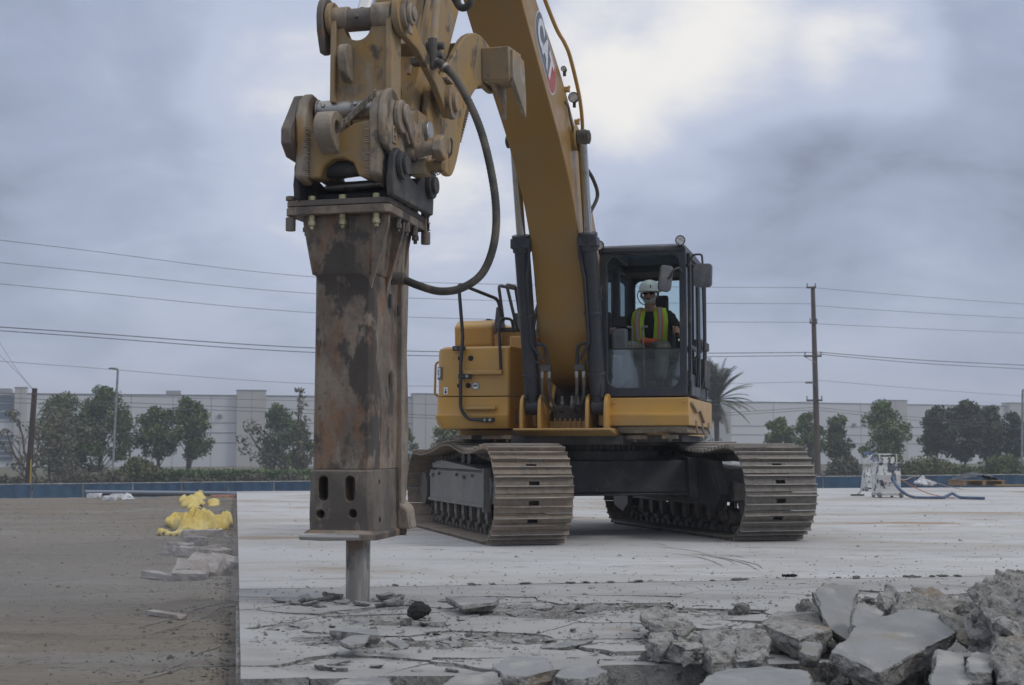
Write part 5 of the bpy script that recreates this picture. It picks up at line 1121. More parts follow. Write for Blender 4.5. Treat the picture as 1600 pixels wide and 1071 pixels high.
# front frame: rounded opening
def rrect(x0, x1, z0, z1, r, n=6):
    o_ = []
    for cx_, cz_, a0 in ((x1 - r, z1 - r, 0), (x0 + r, z1 - r, 90), (x0 + r, z0 + r, 180), (x1 - r, z0 + r, 270)):
        for k in range(n + 1): a = R(a0 + 90 * k / n); o_.append((cx_ + r * math.cos(a), cz_ + r * math.sin(a)))
    return o_
def frame_face(y0, y1, outer, inner):
    mb = MB(); n = len(outer); vs = []
    for y in (y0, y1):
        for ring in (outer, inner): vs += [(p[0], y, p[1]) for p in ring]
    fs = []
    for k in range(n):
        j = (k + 1) % n
        fs += [(k, j, n + j, n + k), (2 * n + k, 3 * n + k, 3 * n + j, 2 * n + j), (k, 2 * n + k, 2 * n + j, j), (n + k, n + j, 3 * n + j, 3 * n + k)]
    mb.add(vs, fs); return mb
cpart(frame_face(-F0, -F0 + .09, rrect(L0, L1, Z0, Z1, .05), rrect(L0 + .085, L1 - .075, Z0 + .10, Z1 - .085, .13)), 'front_frame', 'charcoal', .008)
fl = MB(); fl.box(V((F0 + F1) / 2 - .05, (L0 + L1) / 2, Z0 + .02), (L1 - L0, F0 - F1 - .1, .05)); cpart(fl, 'cab_floor', 'frame')
rf = MB(); rf.prism([(F0 + .02, Z1 - .07), (F0 + .01, Z1 - .005), (F0 - .12, Z1 + .035), (F0 - .22, Z1 + .035), (F0 - .22, Z1 - .07)], L0 + .02, L1 - .03); cpart(rf, 'roof_front_rail', 'charcoal', .02)
rf = MB(); rf.prism([(.42, Z1 - .07), (.42, Z1 + .03), (F1 + .1, Z1 + .02), (F1, Z1 - .07)], L0 + .02, L1 - .03); cpart(rf, 'cab_roof', 'charcoal', .02)
for l_ in (L0 + .08, L1 - .09): rf = MB(); rf.box(V(.93, l_, Z1 - .02), (.12, 1.02, .10)); cpart(rf, 'roof_side_rail', 'charcoal', .01)
rf = MB(); rf.box(V(.93, (L0 + L1) / 2, Z1 - .01), (.72, 1.02, .008)); cpart(rf, 'roof_hatch', 'glassrear', 0)
rl = MB(); rl.prism([(.40, Z1 - .14), (.40, Z1 - .075), (F1 + .02, Z1 - .075), (F1 + .02, Z1 - .14)], L0 + .06, L1 - .07); cpart(rl, 'roof_lining', 'black')
for l in (L0 + .04, L1 - .05):
    for f in (F1 + .05, .62 if l > 1 else .75):
        p = MB(); p.box(V(f, l, (Z0 + Z1) / 2), (.07, .09, Z1 - Z0 - .1)); cpart(p, 'cab_post', 'charcoal', .012)
cpart(frame_face(-(F1 + .06), -F1, rrect(L0, L1, Z0, Z1 - .03, .04), rrect(L0 + .09, L1 - .09, 2.40, Z1 - .17, .08)), 'rear_frame', 'charcoal', .008)
wl_ = MB(); wl_.box(V(F1 + .03, (L0 + L1) / 2, 2.0), (.9, .05, .7)); cpart(wl_, 'rear_panel', 'black')
for l in (L0 + .025, L1 - .03):
    s_ = MB(); s_.box(V(.65, l, 1.78 if l > 1 else 1.85), (.035, 1.8, .26 if l > 1 else .4)); cpart(s_, 'side_sill', 'charcoal', .01)
    s_ = MB(); s_.box(V(.65, l, Z1 - .09), (.05, 1.85, .10)); cpart(s_, 'side_header', 'charcoal', .01)
g = MB(); g.tube([V(F0 - .045, L0 + .09, 2.175), V(F0 - .045, L1 - .09, 2.175)], .008, 6); cpart(g, 'windshield_seal', 'black', 0)
g = MB(); g.box(V(F0 - .045, (L0 + L1) / 2 + .005, 1.95), (.88, .006, .45)); cpart(g, 'lower_windshield', 'glasslow', 0)
g = MB(); g.box(V(F1 + .03, (L0 + L1) / 2, 2.78), (.84, .006, .8)); cpart(g, 'rear_window', 'glassrear', 0)
g = MB(); g.box(V(.68, L0 + .02, 2.65), (.006, 1.75, 1.2)); cpart(g, 'side_window', 'glassside', 0)
g = MB(); g.box(V(.68, L1 - .02, 2.6), (.006, 1.75, 1.35)); cpart(g, 'door_window', 'glassside', 0)
# door with frame, bars, hinges, handle
dr = MB(); dr.box(V(1.50, L1 + .02, 2.45), (.04, .07, 1.62)); dr.box(V(.7, L1 + .02, 2.45), (.04, .07, 1.62)); dr.box(V(1.1, L1 + .02, 3.24), (.04, .86, .06)); dr.box(V(1.1, L1 + .02, 1.70), (.04, .86, .12)); dr.box(V(1.1, L1 + .02, 2.2), (.03, .8, .05)); DR = cpart(dr, 'cab_door', 'charcoal', .008)
for z in (1.85, 2.5, 3.1): h = MB(); h.cyl(V(1.57, L1 + .03, z - .04), V(1.57, L1 + .03, z + .04), .018, n=12); part(h, 'door_hinge', 'frame', DR, .003)
h = MB(); h.box(V(.78, L1 + .05, 2.2), (.03, .14, .05)); part(h, 'door_handle', 'black', DR, .006)
bent([V(1.38, L1 + .03, 3.15), V(1.38, L1 + .09, 3.12), V(1.38, L1 + .10, 2.1), V(1.38, L1 + .04, 2.05)], .015, .04, parent=CB)
bent([V(1.1, L1 + .03, 3.0), V(1.1, L1 + .07, 2.96), V(1.1, L1 + .08, 2.2), V(1.1, L1 + .05, 1.75)], .015, .05, parent=CB)
bent([V(.45, L1 + .01, 3.1), V(.45, L1 + .05, 3.0), V(.45, L1 + .06, 2.4), V(.45, L1 + .05, 1.9), V(.45, L1 + .01, 1.75)], .016, .05, parent=CB)
sg = MB(); sg.box(V(.2, L1 + .02, 2.3), (.05, .75, .10)); sg.box(V(.15, L1 + .03, 1.95), (.06, .5, .35)); cpart(sg, 'side_guard', 'frame', .01)
# wiper, handles at the left front post
bent([V(1.68, L0 + .03, 2.9), V(1.71, L0 + .02, 2.85), V(1.71, L0 + .02, 1.8), V(1.68, L0 + .03, 1.75)], .012, .03, name='wiper_arm', parent=CB)
for z in (2.15, 2.75): b = MB(); b.box(V(1.68, L0 + .025, z), (.03, .05, .05)); cpart(b, 'wiper_mount', 'charcoal', .004)
# mirrors
def mirror(c, w_, h_, tilt, parent=CB):
    mb = MB(); rr = rrect(-w_ / 2, w_ / 2, -h_ / 2, h_ / 2, .045); rot = Matrix.Rotation(tilt[1], 3, 'Z') @ Matrix.Rotation(tilt[0], 3, 'Y')
    mb.loft([[tuple(Vector(c) + rot @ Vector((p[0] * k, y, p[1] * k))) for p in rr] for y, k in ((-.03, .8), (-.022, .97), (.015, 1), (.03, .92))])
    o = cpart(mb, 'mirror', 'greytrim' if False else 'frame', 0); return o
M['mirrorback'] = mat('dusty_mirror_back', (.10, .105, .115), .6, layers=[((.16, .155, .15), 6, .45, .65)])
o = mirror(V(1.86, 1.17, 2.94), .15, .30, (R(8), R(25))); o.data.materials[0] = M['mirrorback']
bent([V(1.70, 1.33, 3.03), V(1.84, 1.32, 3.06), V(1.88, 1.26, 3.03), V(1.88, 1.23, 2.95), V(1.87, 1.19, 2.93)], .012, .03, name='mirror_arm', parent=CB)
o = mirror(V(1.70, 1.57, 2.98), .21, .27, (R(2), R(-12))); o.data.materials[0] = M['mirrorback']
bent([V(1.6, L1, 3.10), V(1.68, 1.42, 3.15), V(1.70, 1.46, 3.22), V(1.70, 1.56, 3.22), V(1.70, 1.57, 3.05)], .012, .03, name='mirror_arm', parent=CB)
work_light(V(1.70, L0 + .01, Z1 + .02)); work_light(V(1.70, L1 - .05, Z1 + .045))
# inside: seat, consoles, levers, monitor, pedals
SX = .80
st_ = MB(); st_.rbox((SX, -.45), (.5, .5, (2.02, 2.12)), .08); cpart(st_, 'seat_cushion', 'seat', .03)
st_ = MB(); st_.prism([(.24, 2.1), (.30, 2.15), (.16, 2.72), (.06, 2.72), (.10, 2.1)], SX - .24, SX + .24); cpart(st_, 'seat_backrest', 'seat', .04)
st_ = MB(); st_.prism([(.16, 2.74), (.15, 2.93), (.08, 2.95), (.06, 2.74)], SX - .13, SX + .15); cpart(st_, 'headrest', 'seat', .03)
st_ = MB(); st_.box(V(.45, SX, 1.85), (.42, .42, .34)); cpart(st_, 'seat_base', 'black', .02)
for s in (-1, 1):
    c = MB(); c.box(V(.62, SX + s * .36, 2.16), (.14, .5, .14)); cpart(c, 'console', 'frame', .02)
    c = MB(); c.tube([V(.86, SX + s * .36, 2.22), V(.94, SX + s * .365, 2.30), V(.965, SX + s * .367, 2.44)], [.012, .014, .022], 10); c.cyl(V(.965, SX + s * .367, 2.42), V(.97, SX + s * .362, 2.475), .028, n=14); cpart(c, 'joystick', 'black', .003)
    c = MB(); c.tube([V(1.28, SX + s * .075 - .04, 1.70), V(1.32, SX + s * .07 - .04, 2.2), V(1.34, SX + s * .055 - .04, 2.44)], .010, 8); c.cyl(V(1.34, SX + s * .055 - .04, 2.44), V(1.34, SX + s * .12 - .04, 2.45), .014, n=10); cpart(c, 'travel_lever', 'greytrim', 0)
    c = MB(); c.box(V(1.30, SX + s * .14, 1.76), (.1, .22, .02), Matrix.Rotation(R(-25), 3, 'X')); cpart(c, 'pedal', 'frame', .004)
mo = MB(); mo.box(V(1.30, L0 + .16, 2.52), (.16, .04, .12), Matrix.Rotation(R(20), 3, 'Z')); cpart(mo, 'monitor', 'black', .01)
c = MB(); c.box(V(1.25, L0 + .16, 2.30), (.18, .12, .28)); cpart(c, 'right_console_box', 'greytrim', .03)
c = MB(); c.box(V(1.2, L0 + .13, 1.95), (.14, .35, .35)); cpart(c, 'lower_console', 'greytrim', .03)
# ------------------------------------------------------------------ the operator
SK = mat('skin', (.56, .32, .23), .5, layers=[((.58, .26, .19), 9, .5, .7)])
CLO = {'shirt': mat('black_shirt', (.012, .012, .014), .9), 'pants': mat('grey_green_trousers', (.13, .128, .108), .9, layers=[((.18, .17, .145), 6, .45, .65)]), 'vest': mat('hi_vis_vest', (.42, .60, .04), .7, bump=.1), 'orange': mat('orange_trim', (.75, .13, .04), .7), 'silver': mat('reflective_band', (.33, .33, .32), .5), 'hair': mat('grey_beard', (.50, .48, .44), .9, layers=[((.2, .19, .18), 40, .45, .6)], bump=.5, bscale=80), 'hat': mat('white_hard_hat', (.80, .80, .78), .3), 'boot': mat('dark_boot', (.03, .025, .02), .7)}
PS = thing('person', 'person in white hard hat, dark glasses and yellow-green vest, seated in the excavator cab', 'person', (1.05, 17.9, 0), -HD)
PV, PK = V(.36, .78, 2.12), Vector((1.14, 1.05, 1.05))
PS.scale = PK; PS.location = Vector((1.05, 17.9, 0)) + Matrix.Rotation(-HD, 3, 'Z') @ Vector((PV.x * (1 - PK.x), PV.y * (1 - PK.y), PV.z * (1 - PK.z)))
def skin_body(name, verts, edges, radii, m, parent, sub=2, roots=(0,)):
    me = bpy.data.meshes.new(name); me.from_pydata([tuple(v) for v in verts], edges, []); o = bpy.data.objects.new(name, me); COL.objects.link(o)
    o.modifiers.new('skin', 'SKIN'); sv = me.skin_vertices[0].data
    for i, r in enumerate(radii): sv[i].radius = (r, r) if not isinstance(r, tuple) else r
    for i in range(len(verts)): sv[i].use_root = i in roots
    s = o.modifiers.new('sub', 'SUBSURF'); s.levels = s.render_levels = sub
    bpy.context.view_layer.update(); m2 = bpy.data.meshes.new_from_object(o.evaluated_get(bpy.context.evaluated_depsgraph_get())); bpy.data.objects.remove(o, do_unlink=True)
    m2.materials.clear(); m2.materials.append(m); m2.polygons.foreach_set('use_smooth', [True] * len(m2.polygons))
    o = bpy.data.objects.new(name, m2); COL.objects.link(o); o.parent = parent; return o
X = SX - .02
vb_ = [V(.36, X, 2.20), V(.37, X, 2.34), V(.40, X, 2.50), V(.42, X, 2.62), V(.46, X, 2.70), V(.50, X, 2.775), V(.52, X, 2.84), V(.515, X, 2.91)]
ed_ = [(i, i + 1) for i in range(7)]; rad = [(.16, .15), (.165, .16), (.165, .14), (.15, .12), (.07, .07), (.058, .058), (.078, .088), (.07, .08)]
def limb(start, pts, rs_):
    global vb_, ed_, rad
    pr_ = start
    for p, r in zip(pts, rs_): vb_.append(p); rad.append(r); ed_.append((pr_, len(vb_) - 1)); pr_ = len(vb_) - 1
    return pr_
for s in (-1, 1):
    limb(3, [V(.42, X + s * .18, 2.63), V(.48, X + s * .265, 2.50), V(.58, X + s * .32, 2.38), V(.75, X + s * .335, 2.39), V(.88, X + s * .335, 2.41)], [.062, .056, .047, .04, .028])
    limb(0, [V(.48, X + s * .10, 2.20), V(.72, X + s * .16, 2.23), V(.93, X + s * .19, 2.22), V(1.00, X + s * .19, 2.10), V(1.03, X + s * .185, 1.92), V(1.06, X + s * .18, 1.78)], [.10, .09, .078, .068, .055, .04])
body = skin_body('body', vb_, ed_, rad, SK, PS, 2)
def shell(name, verts, edges, radii, m, sub=2): return skin_body(name, verts, edges, radii, m, PS, sub)
# trousers, shirt, boots follow the body a few millimetres outside it
tv = [V(.36, X, 2.19), V(.37, X, 2.30)]; te = [(0, 1)]; tr2 = [(.172, .162), (.176, .168)]
for s in (-1, 1):
    pr_ = 0
    for p, r in zip([V(.48, X + s * .10, 2.20), V(.72, X + s * .16, 2.23), V(.93, X + s * .19, 2.22), V(1.00, X + s * .19, 2.10), V(1.03, X + s * .185, 1.94), V(1.06, X + s * .18, 1.82)], [.112, .104, .09, .082, .072, .066]): tv.append(p); tr2.append(r); te.append((pr_, len(tv) - 1)); pr_ = len(tv) - 1
shell('trousers', tv, te, tr2, CLO['pants'])
sv_ = [V(.37, X, 2.28), V(.40, X, 2.50), V(.42, X, 2.63), V(.455, X, 2.705)]; se = [(0, 1), (1, 2), (2, 3)]; sr = [(.178, .172), (.176, .152), (.158, .13), (.085, .075)]
for s in (-1, 1):
    pr_ = 2
    for p, r in zip([V(.42, X + s * .185, 2.63), V(.48, X + s * .268, 2.50), V(.54, X + s * .305, 2.42)], [.074, .068, .062]): sv_.append(p); sr.append(r); se.append((pr_, len(sv_) - 1)); pr_ = len(sv_) - 1
shell('shirt', sv_, se, sr, CLO['shirt'])
# vest: two front panels over the shoulders, curved sheets with thickness
for s in (-1, 1):
    prof_ = [(.40, 2.735, .10), (.50, 2.725, .10), (.555, 2.66, .115), (.575, 2.56, .128), (.585, 2.45, .122), (.575, 2.34, .115), (.55, 2.27, .11)]
    mb = MB(); rings = []
    for f, z, x in prof_:
        w_ = .056 if z > 2.7 else .070
        rings.append([V(f + .012 - .04 * abs(u) ** 2 * (1 if u * s > 0 else .2), X + s * x + u * w_, z - (.02 * abs(u) if z > 2.7 else 0)) for u in (-1, -.6, -.2, .2, .6, 1)] + [V(f - .012 - .04 * abs(u) ** 2 * (1 if u * s > 0 else .2), X + s * x + u * w_, z - .006) for u in (1, .6, .2, -.2, -.6, -1)])
    mb.loft(rings); VS = mb.build('vest', CLO['vest'], PS, 0)
    for f, dz, m_, w_ in ((.019, 0, 'orange', .028), (.025, 0, 'silver', .016)):
        mb = MB(); rings = []
        for pf, z, x in prof_[1:6]: rings.append([V(pf + f, X + s * x - w_, z), V(pf + f, X + s * x + w_, z), V(pf + f - .006, X + s * x + w_, z), V(pf + f - .006, X + s * x - w_, z)])
        mb.loft(rings); mb.build('vest_band', CLO[m_], VS, 0)
mb = MB(); mb.tube([V(.50, X - .14, 2.33), V(.575, X - .06, 2.325), V(.58, X + .06, 2.325), V(.50, X + .14, 2.33)], .035, 10); bl = mb.build('waist_belt', CLO['orange'], PS, 0)
# hands with five fingers closed on the joysticks
for s in (-1, 1):
    hv = [V(.87, X + s * .335, 2.41), V(.92, X + s * .345, 2.42), V(.955, X + s * .35, 2.42)]; he = [(0, 1), (1, 2)]; hr_ = [(.022, .026), (.018, .034), (.014, .034)]
    J = V(.944, SX + s * .322, 2.43)
    for q in range(4):
        z = 2.448 - q * .018; ln = (1, 1.08, 1.02, .85)[q]
        pts = [V(.965, X + s * .352, z), V(.965 + .028 * ln, X + s * .335, z), V(.962 + .018 * ln, X + s * .312, z - .003), V(.945, X + s * .302, z - .005)]
        b0 = len(hv); hv += pts; hr_ += [.0095, .0088, .008, .0068]; he += [(2, b0), (b0, b0 + 1), (b0 + 1, b0 + 2), (b0 + 2, b0 + 3)]
    b0 = len(hv); hv += [V(.91, X + s * .325, 2.438), V(.93, X + s * .305, 2.455), V(.952, X + s * .303, 2.460)]; hr_ += [.012, .010, .0085]; he += [(1, b0), (b0, b0 + 1), (b0 + 1, b0 + 2)]
    skin_body('hand', hv, he, hr_, SK, PS, 2)
# head details
hc_ = V(.525, X, 2.86)
fm = MB(); fm.tube([hc_ + Vector((0, -.085, .025)), hc_ + Vector((0, -.108, -.005)), hc_ + Vector((0, -.112, -.018)), hc_ + Vector((0, -.09, -.028))], [.009, .013, .016, .010], 10); fm.build('nose', SK, PS, 0)
for s in (-1, 1):
    e = MB(); e.tube([hc_ + Vector((s * .083, .0, -.03)), hc_ + Vector((s * .089, .004, 0)), hc_ + Vector((s * .086, .008, .03))], [.008, .016, .010], 8); e.build('ear', SK, PS, 0)
    g = MB(); g.prism([(X + s * .035 + .025 * math.cos(a), 2.875 + .014 * math.sin(a)) for a in [k * math.pi / 8 for k in range(16)]], -.628, -.624, 'xz'); g.build('glasses_lens', M['black'], PS, 0)
    g = MB(); g.tube([V(.625, X + s * .063, 2.88), V(.60, X + s * .088, 2.88), V(.52, X + s * .093, 2.885)], .004, 6); g.build('glasses_arm', M['black'], PS, 0)
g = MB(); g.tube([V(.627, X - .06, 2.888), V(.632, X, 2.886), V(.627, X + .06, 2.888)], .004, 6); g.build('glasses_frame', M['black'], PS, 0)
mo_ = MB(); mo_.tube([V(.618, X - .025, 2.822), V(.624, X, 2.819), V(.618, X + .025, 2.822)], [.003, .006, .003], 8); mo_.build('mouth', mat('lips', (.30, .12, .10), .6), PS, 0)
bv = [V(.56, X - .068, 2.85), V(.575, X - .055, 2.80), V(.602, X - .02, 2.775), V(.602, X + .02, 2.775), V(.575, X + .055, 2.80), V(.56, X + .068, 2.85), V(.607, X, 2.835), V(.606, X - .03, 2.825), V(.606, X + .03, 2.825)]
skin_body('beard', bv, [(0, 1), (1, 2), (2, 3), (3, 4), (4, 5), (7, 1), (8, 4), (6, 7), (6, 8)], [.014, .024, .03, .03, .024, .014, .010, .012, .012], CLO['hair'], PS, 2)
mb = MB(); rings = []
for z, rx, ry in ((2.905, .113, .135), (2.925, .116, .138), (2.96, .112, .133), (3.0, .094, .114), (3.03, .062, .08), (3.045, .02, .03)): rings.append([V(.515 + ry * math.cos(a), X + rx * math.sin(a), z) for a in [k * math.pi / 14 for k in range(28)]])
mb.loft(rings); HT = mb.build('hard_hat', CLO['hat'], PS, 0)
mb = MB(); mb.loft([[V(.515 + (.155 + (.02 if math.cos(a) > 0 else 0)) * math.cos(a), X + .128 * math.sin(a), z - .008 * math.cos(a)) for a in [k * math.pi / 14 for k in range(28)]] for z in (2.905, 2.914)]); mb.build('hat_brim', CLO['hat'], HT, 0)
mb = MB(); mb.box(V(.652, X + .03, 2.955), (.010, .006, .034)); mb.build('hat_sticker', M['tape'], HT, 0)
for s in (-1, 1):
    mb = MB(); mb.tube(spline([V(.56, X + s * .11, 2.91), V(.57, X + s * (.125 if s < 0 else .098), 2.85), V(.58, X + s * .085, 2.77), V(.60, X + s * .03, 2.745)], 5), .005, 6); mb.build('chin_strap', M['black'], HT, 0)
    b = MB(); b.rbox((X + s * .18, -1.13), (.10, .27, (1.67, 1.76)), .04); b.cyl(V(1.07, X + s * .18, 1.74), V(1.06, X + s * .18, 1.85), .055, n=18); b.build('boot', CLO['boot'], PS, .015)
mb = MB(); mb.box(V(.62, X + .31, 2.42), (.012, .03, .02)); mb.build('wristwatch', M['steel'], PS, .003)
# ------------------------------------------------------------------ warehouses
M['wall'] = mat('painted_tilt_up_concrete', (.57, .58, .595), .85, layers=[((.52, .53, .55), .03, .42, .62), ((.52, .525, .54), .25, .55, .75, (1, 1, .2), 5, .5)])
M['walltan'] = mat('grey_beige_tilt_up_concrete', (.43, .42, .405), .85, layers=[((.39, .38, .365), .05, .42, .62)])
M['groove'] = mat('wall_joint', (.20, .205, .22), .9)
M['winglass'] = mat('blue_window_glass', (.035, .075, .12), .12, spec=.8)
M['roofgrey'] = mat('roof_edge_metal', (.20, .20, .21), .7)
M['dockdoor'] = mat('blue_paint', (.02, .10, .22), .6)
def wallbox(x0, x1, y0, y1, z0, z1, name, m, parent, bev=0):
    b = MB(); b.box(((x0 + x1) / 2, (y0 + y1) / 2, (z0 + z1) / 2), (x1 - x0, y1 - y0, z1 - z0)); o = b.build(name, M[m], parent, bev, smooth=None); return o
def warehouse(A, B, ztop, label, joints, towers, deep=60, windows=(), lamps=(), rooftop=()):
    """A, B = (x, y) ends of the front wall; local x along the wall, local -y towards the camera"""
    A = Vector((*A, LOW)); B = Vector((*B, LOW)); L = (B - A).length; rz = math.atan2(B.y - A.y, B.x - A.x)
    t = thing('warehouse', label, 'building', A, rz); H = ztop - LOW
    wallbox(0, L, 0, deep, 0, H, 'wall', 'wall', t)
    wallbox(-.1, L + .1, -.12, .3, H + .003, H + .18, 'roof_edge', 'roofgrey', t)
    for z in (H * .33, H * .47, H * .61):
        wallbox(.02, L - .02, -.05, -.002, z, z + .16, 'wall_reveal', 'groove', t)
    for x in joints: wallbox(x, x + .09, -.03, -.002, 0, H, 'panel_joint', 'groove', t)
    for x0, x1, dz in towers:
        tw = wallbox(x0, x1, -1.3, 1.5, 0, H + dz, 'entry_tower', 'walltan', t); wallbox(x0 - .1, x1 + .1, -1.4, 1.6, H + dz + .003, H + dz + .15, 'roof_edge', 'roofgrey', tw)
        wallbox((x0 + x1) / 2, (x0 + x1) / 2 + .08, -1.33, -1.302, 0, H + dz, 'panel_joint', 'groove', tw)
    for x0, x1, z0, z1, nb in windows:
        w_ = wallbox(x0, x1, -.10, -.004, z0, z1, 'window', 'winglass', t)
        for k in range(nb + 1): zz = z0 + (z1 - z0) * k / nb; wallbox(x0 - .1, x1 + .1, -.16, -.101, zz - .08, zz + .08, 'mullion', 'walltan', w_)
    for x, z in lamps:
        b = MB(); b.box((x, -.25, z), (.7, .45, .5)); b.box((x, -.2, z + .3), (.5, .4, .1)); b.build('wall_lamp', M['roofgrey'], t, .05)
    for x, w_, h in rooftop:
        b = MB(); b.box((x, 8, H + h / 2), (w_, 4, h)); b.box((x + w_ * .6, 8, H + h * .2), (w_ * .4, 3, h * .4)); b.build('rooftop_unit', M['roofgrey'], t, .05)
    return t
# left warehouse : from beyond the left frame edge to behind the excavator
def wx(px, Y): return (px - 800) / FPX * Y
YA, YB = 236, 262
def Yl(px):   # distance of the front wall seen at pixel column px
    # line through (wx(-160,YA),YA) and (wx(860,YB),YB)
    x0, x1 = wx(-160, YA), wx(860, YB); s = (YB - YA) / (x1 - x0); k = (px - 800) / FPX
    return (YA - s * x0) / (1 - s * k)
def al(px): x0, x1 = wx(-160, YA), wx(860, YB); Y = Yl(px); return math.hypot((px - 800) / FPX * Y - x0, Y - YA)
zt = 1.015 + (705 - 618) / FPX * 245
warehouse((wx(-160, YA), YA), (wx(860, YB), YB), zt, 'long white warehouse on the left with beige towers, behind the street trees', [al(q) for q in (110, 205, 270, 330, 465, 560, 600, 730)], [(al(24), al(42), 1.0), (al(370), al(415), .9), (al(644), al(682), .6)], windows=[(al(-60), al(22), 1.0, 5.4, 5), (al(-60), al(23), 8.0, 12.2, 3)], lamps=[(al(344), 8.8)], rooftop=[(al(271), 2.6, 1.1), (al(-2), 2.5, 1.2)])
YC, YD = 285, 330
x0, x1 = wx(1106, YC), wx(1760, YD)
def ar(px):
    s = (YD - YC) / (x1 - x0); k = (px - 800) / FPX; Y = (YC - s * x0) / (1 - s * k); return math.hypot(k * Y - x0, Y - YC)
wr = warehouse((x0, YC), (x1, YD), 1.015 + (705 - 630) / FPX * 292, 'long pale warehouse on the right with two beige towers behind the power pole', [ar(q) for q in (1208, 1344, 1480, 1530)], [(ar(1374), ar(1411), .8), (ar(1572), ar(1650), .7)], lamps=[(ar(1214), 9.0), (ar(1333), 8.2)])
# darker gable end with slim blue windows
t = thing('warehouse_end', 'beige gable wall with slim blue windows seen under the palm tree', 'building', (wx(1060, 280), 280, LOW), 0)
Hq = 1.015 + (705 - 631) / FPX * 280 - LOW; wq = wx(1142, 280) - wx(1060, 280)
wallbox(0, wq, 0, 20, 0, Hq, 'wall', 'walltan', t)
for px in (1074, 1087, 1100, 1113, 1126): x = wx(px, 280) - wx(1060, 280); wallbox(x - .16, x + .16, -.1, -.003, 2.2, 5.2, 'window', 'dockdoor', t)
# ------------------------------------------------------------------ vegetation
def leafmat(name, a, b_, c_):
    m = mat(name, a, .65, layers=[(b_, .9, .42, .6), (c_, 2.6, .54, .68)], spec=.3); return m
M['leafgreen'] = leafmat('green_leaves', (.085, .13, .045), (.115, .165, .06), (.055, .085, .034))
M['leaflight'] = leafmat('fresh_green_leaves', (.10, .15, .045), (.14, .19, .06), (.06, .095, .032))
M['leafdark'] = leafmat('dark_leaves', (.060, .078, .040), (.080, .095, .050), (.075, .065, .042))
M['leafgrey'] = leafmat('dusty_olive_leaves', (.12, .118, .08), (.15, .145, .10), (.085, .085, .055))
M['leafolive'] = leafmat('olive_bush_leaves', (.12, .13, .055), (.16, .17, .075), (.08, .09, .04))
M['bark'] = mat('grey_bark', (.10, .085, .07), .9, layers=[((.06, .05, .042), 4, .45, .6)], bump=.4, bscale=12)
def leaves(mb, c, rad, n, size, r_, flat=.9):
    for k in range(n):
        d = Vector([r_.gauss(0, 1) for _ in range(3)]).normalized() * (r_.random() ** .45)
        p = Vector(c) + Vector((d.x * rad[0], d.y * rad[1], d.z * rad[2])); s = size * r_.uniform(.5, 1.3)
        u = Vector([r_.gauss(0, 1) for _ in range(3)]).normalized(); v_ = u.orthogonal().normalized(); v_ = (Matrix.Rotation(r_.uniform(0, 6.28), 3, u) @ v_); q = u.cross(v_)
        a = v_ * s; b = q * s * .5
        i = len(mb.v); mb.v += [tuple(p - a), tuple(p + b - a * .1), tuple(p + a), tuple(p - b + a * .1)]; mb.f.append([i, i + 1, i + 2, i + 3]); mb.mi.append(0)
def tree(px, ptop, pbot, pw, Y, leaf, label, seed, trunk_px=None, dens=1.0, name='tree', stems=1, group=None, crown_bottom=None, lean=0, size=.17, sparse=False, cat='tree'):
    r_ = random.Random(seed); x = wx(px, Y); zt_ = P(px, ptop, Y).z; zb = P(px, pbot, Y).z; W = pw * (1.0 if sparse else 1.18) / FPX * Y; H = zt_ - zb
    base = Vector((wx(trunk_px if trunk_px else px, Y), Y, LOW - .05)); t = thing(name, label, cat, base, 0, group)
    cx = x - base.x; tk = MB(); lf_ = MB(); blobs = []
    nb = int((11 if sparse else 22) * max(1, H / 5))
    for k in range(nb):
        h = (k + .5) / nb; prof = math.sin(math.pi * min(1, (h * .86 + .12))) ** .55
        a = r_.uniform(0, 6.28); q = (W / 2) * prof * (r_.uniform(.25, .88) if not sparse else r_.uniform(.25, .9)); br_ = W * (r_.uniform(.17, .27) * (.65 + .35 * prof) if not sparse else r_.uniform(.12, .2))
        blobs.append((Vector((cx + q * math.cos(a) + lean * h, q * math.sin(a) * .8, zb - base.z + h * H)), br_))
    blobs.append((Vector((cx + lean, 0, zt_ - base.z - W * .1)), W * .13))
    top_ = Vector((cx, 0, zb - base.z + H * .55))
    for s_ in range(stems):
        off = (s_ - (stems - 1) / 2) * .5
        tk.tube(spline([Vector((off * .15, 0, 0)), Vector((off * .8 + cx * .15, r_.uniform(-.2, .2), (zb - base.z) * .7)), Vector((cx * .7 + off * 1.6, r_.uniform(-.3, .3), zb - base.z + H * .25)), top_ + Vector((off * 2.4, r_.uniform(-.5, .5), H * r_.uniform(-.1, .25)))], 4), [.16 - .12 * i / 12 for i in range(13)], 7)
    for b, br_ in blobs:
        p0 = Vector((cx * .6, 0, max(.8, b.z - H * .35 - .3))); p0.z = min(p0.z, b.z - .2)
        mid = (p0 + b) / 2 + Vector((r_.uniform(-.2, .2), r_.uniform(-.2, .2), .12)); tk.tube([p0, mid, b], [.05, .032, .012], 5)
    tk.build('trunk', M['bark'], t, smooth=60)
    for b, br_ in blobs:
        n = int((165 if not sparse else 60) * dens * (br_ / .8) ** 1.5); leaves(lf_, b, (br_, br_, br_ * .8), max(20, n), size, r_)
    lf_.build('crown', M[leaf], t, smooth=None, fixn=False); return t
G = 'street trees in front of the left warehouse'
tree(112, 624, 745, 92, 128, 'leafgreen', 'rounded green tree standing left of the tall street lamp, behind the leaning dusty tree', 1, 118, group=G)
tree(166, 611, 715, 74, 126, 'leafgreen', 'tall green tree right behind the street lamp post on the left', 2, 156, group=G, dens=1.2)
tree(246, 640, 712, 56, 127, 'leafgreen', 'shorter green tree on the left of the pair before the white wall', 3, 250, group=G, dens=1.2)
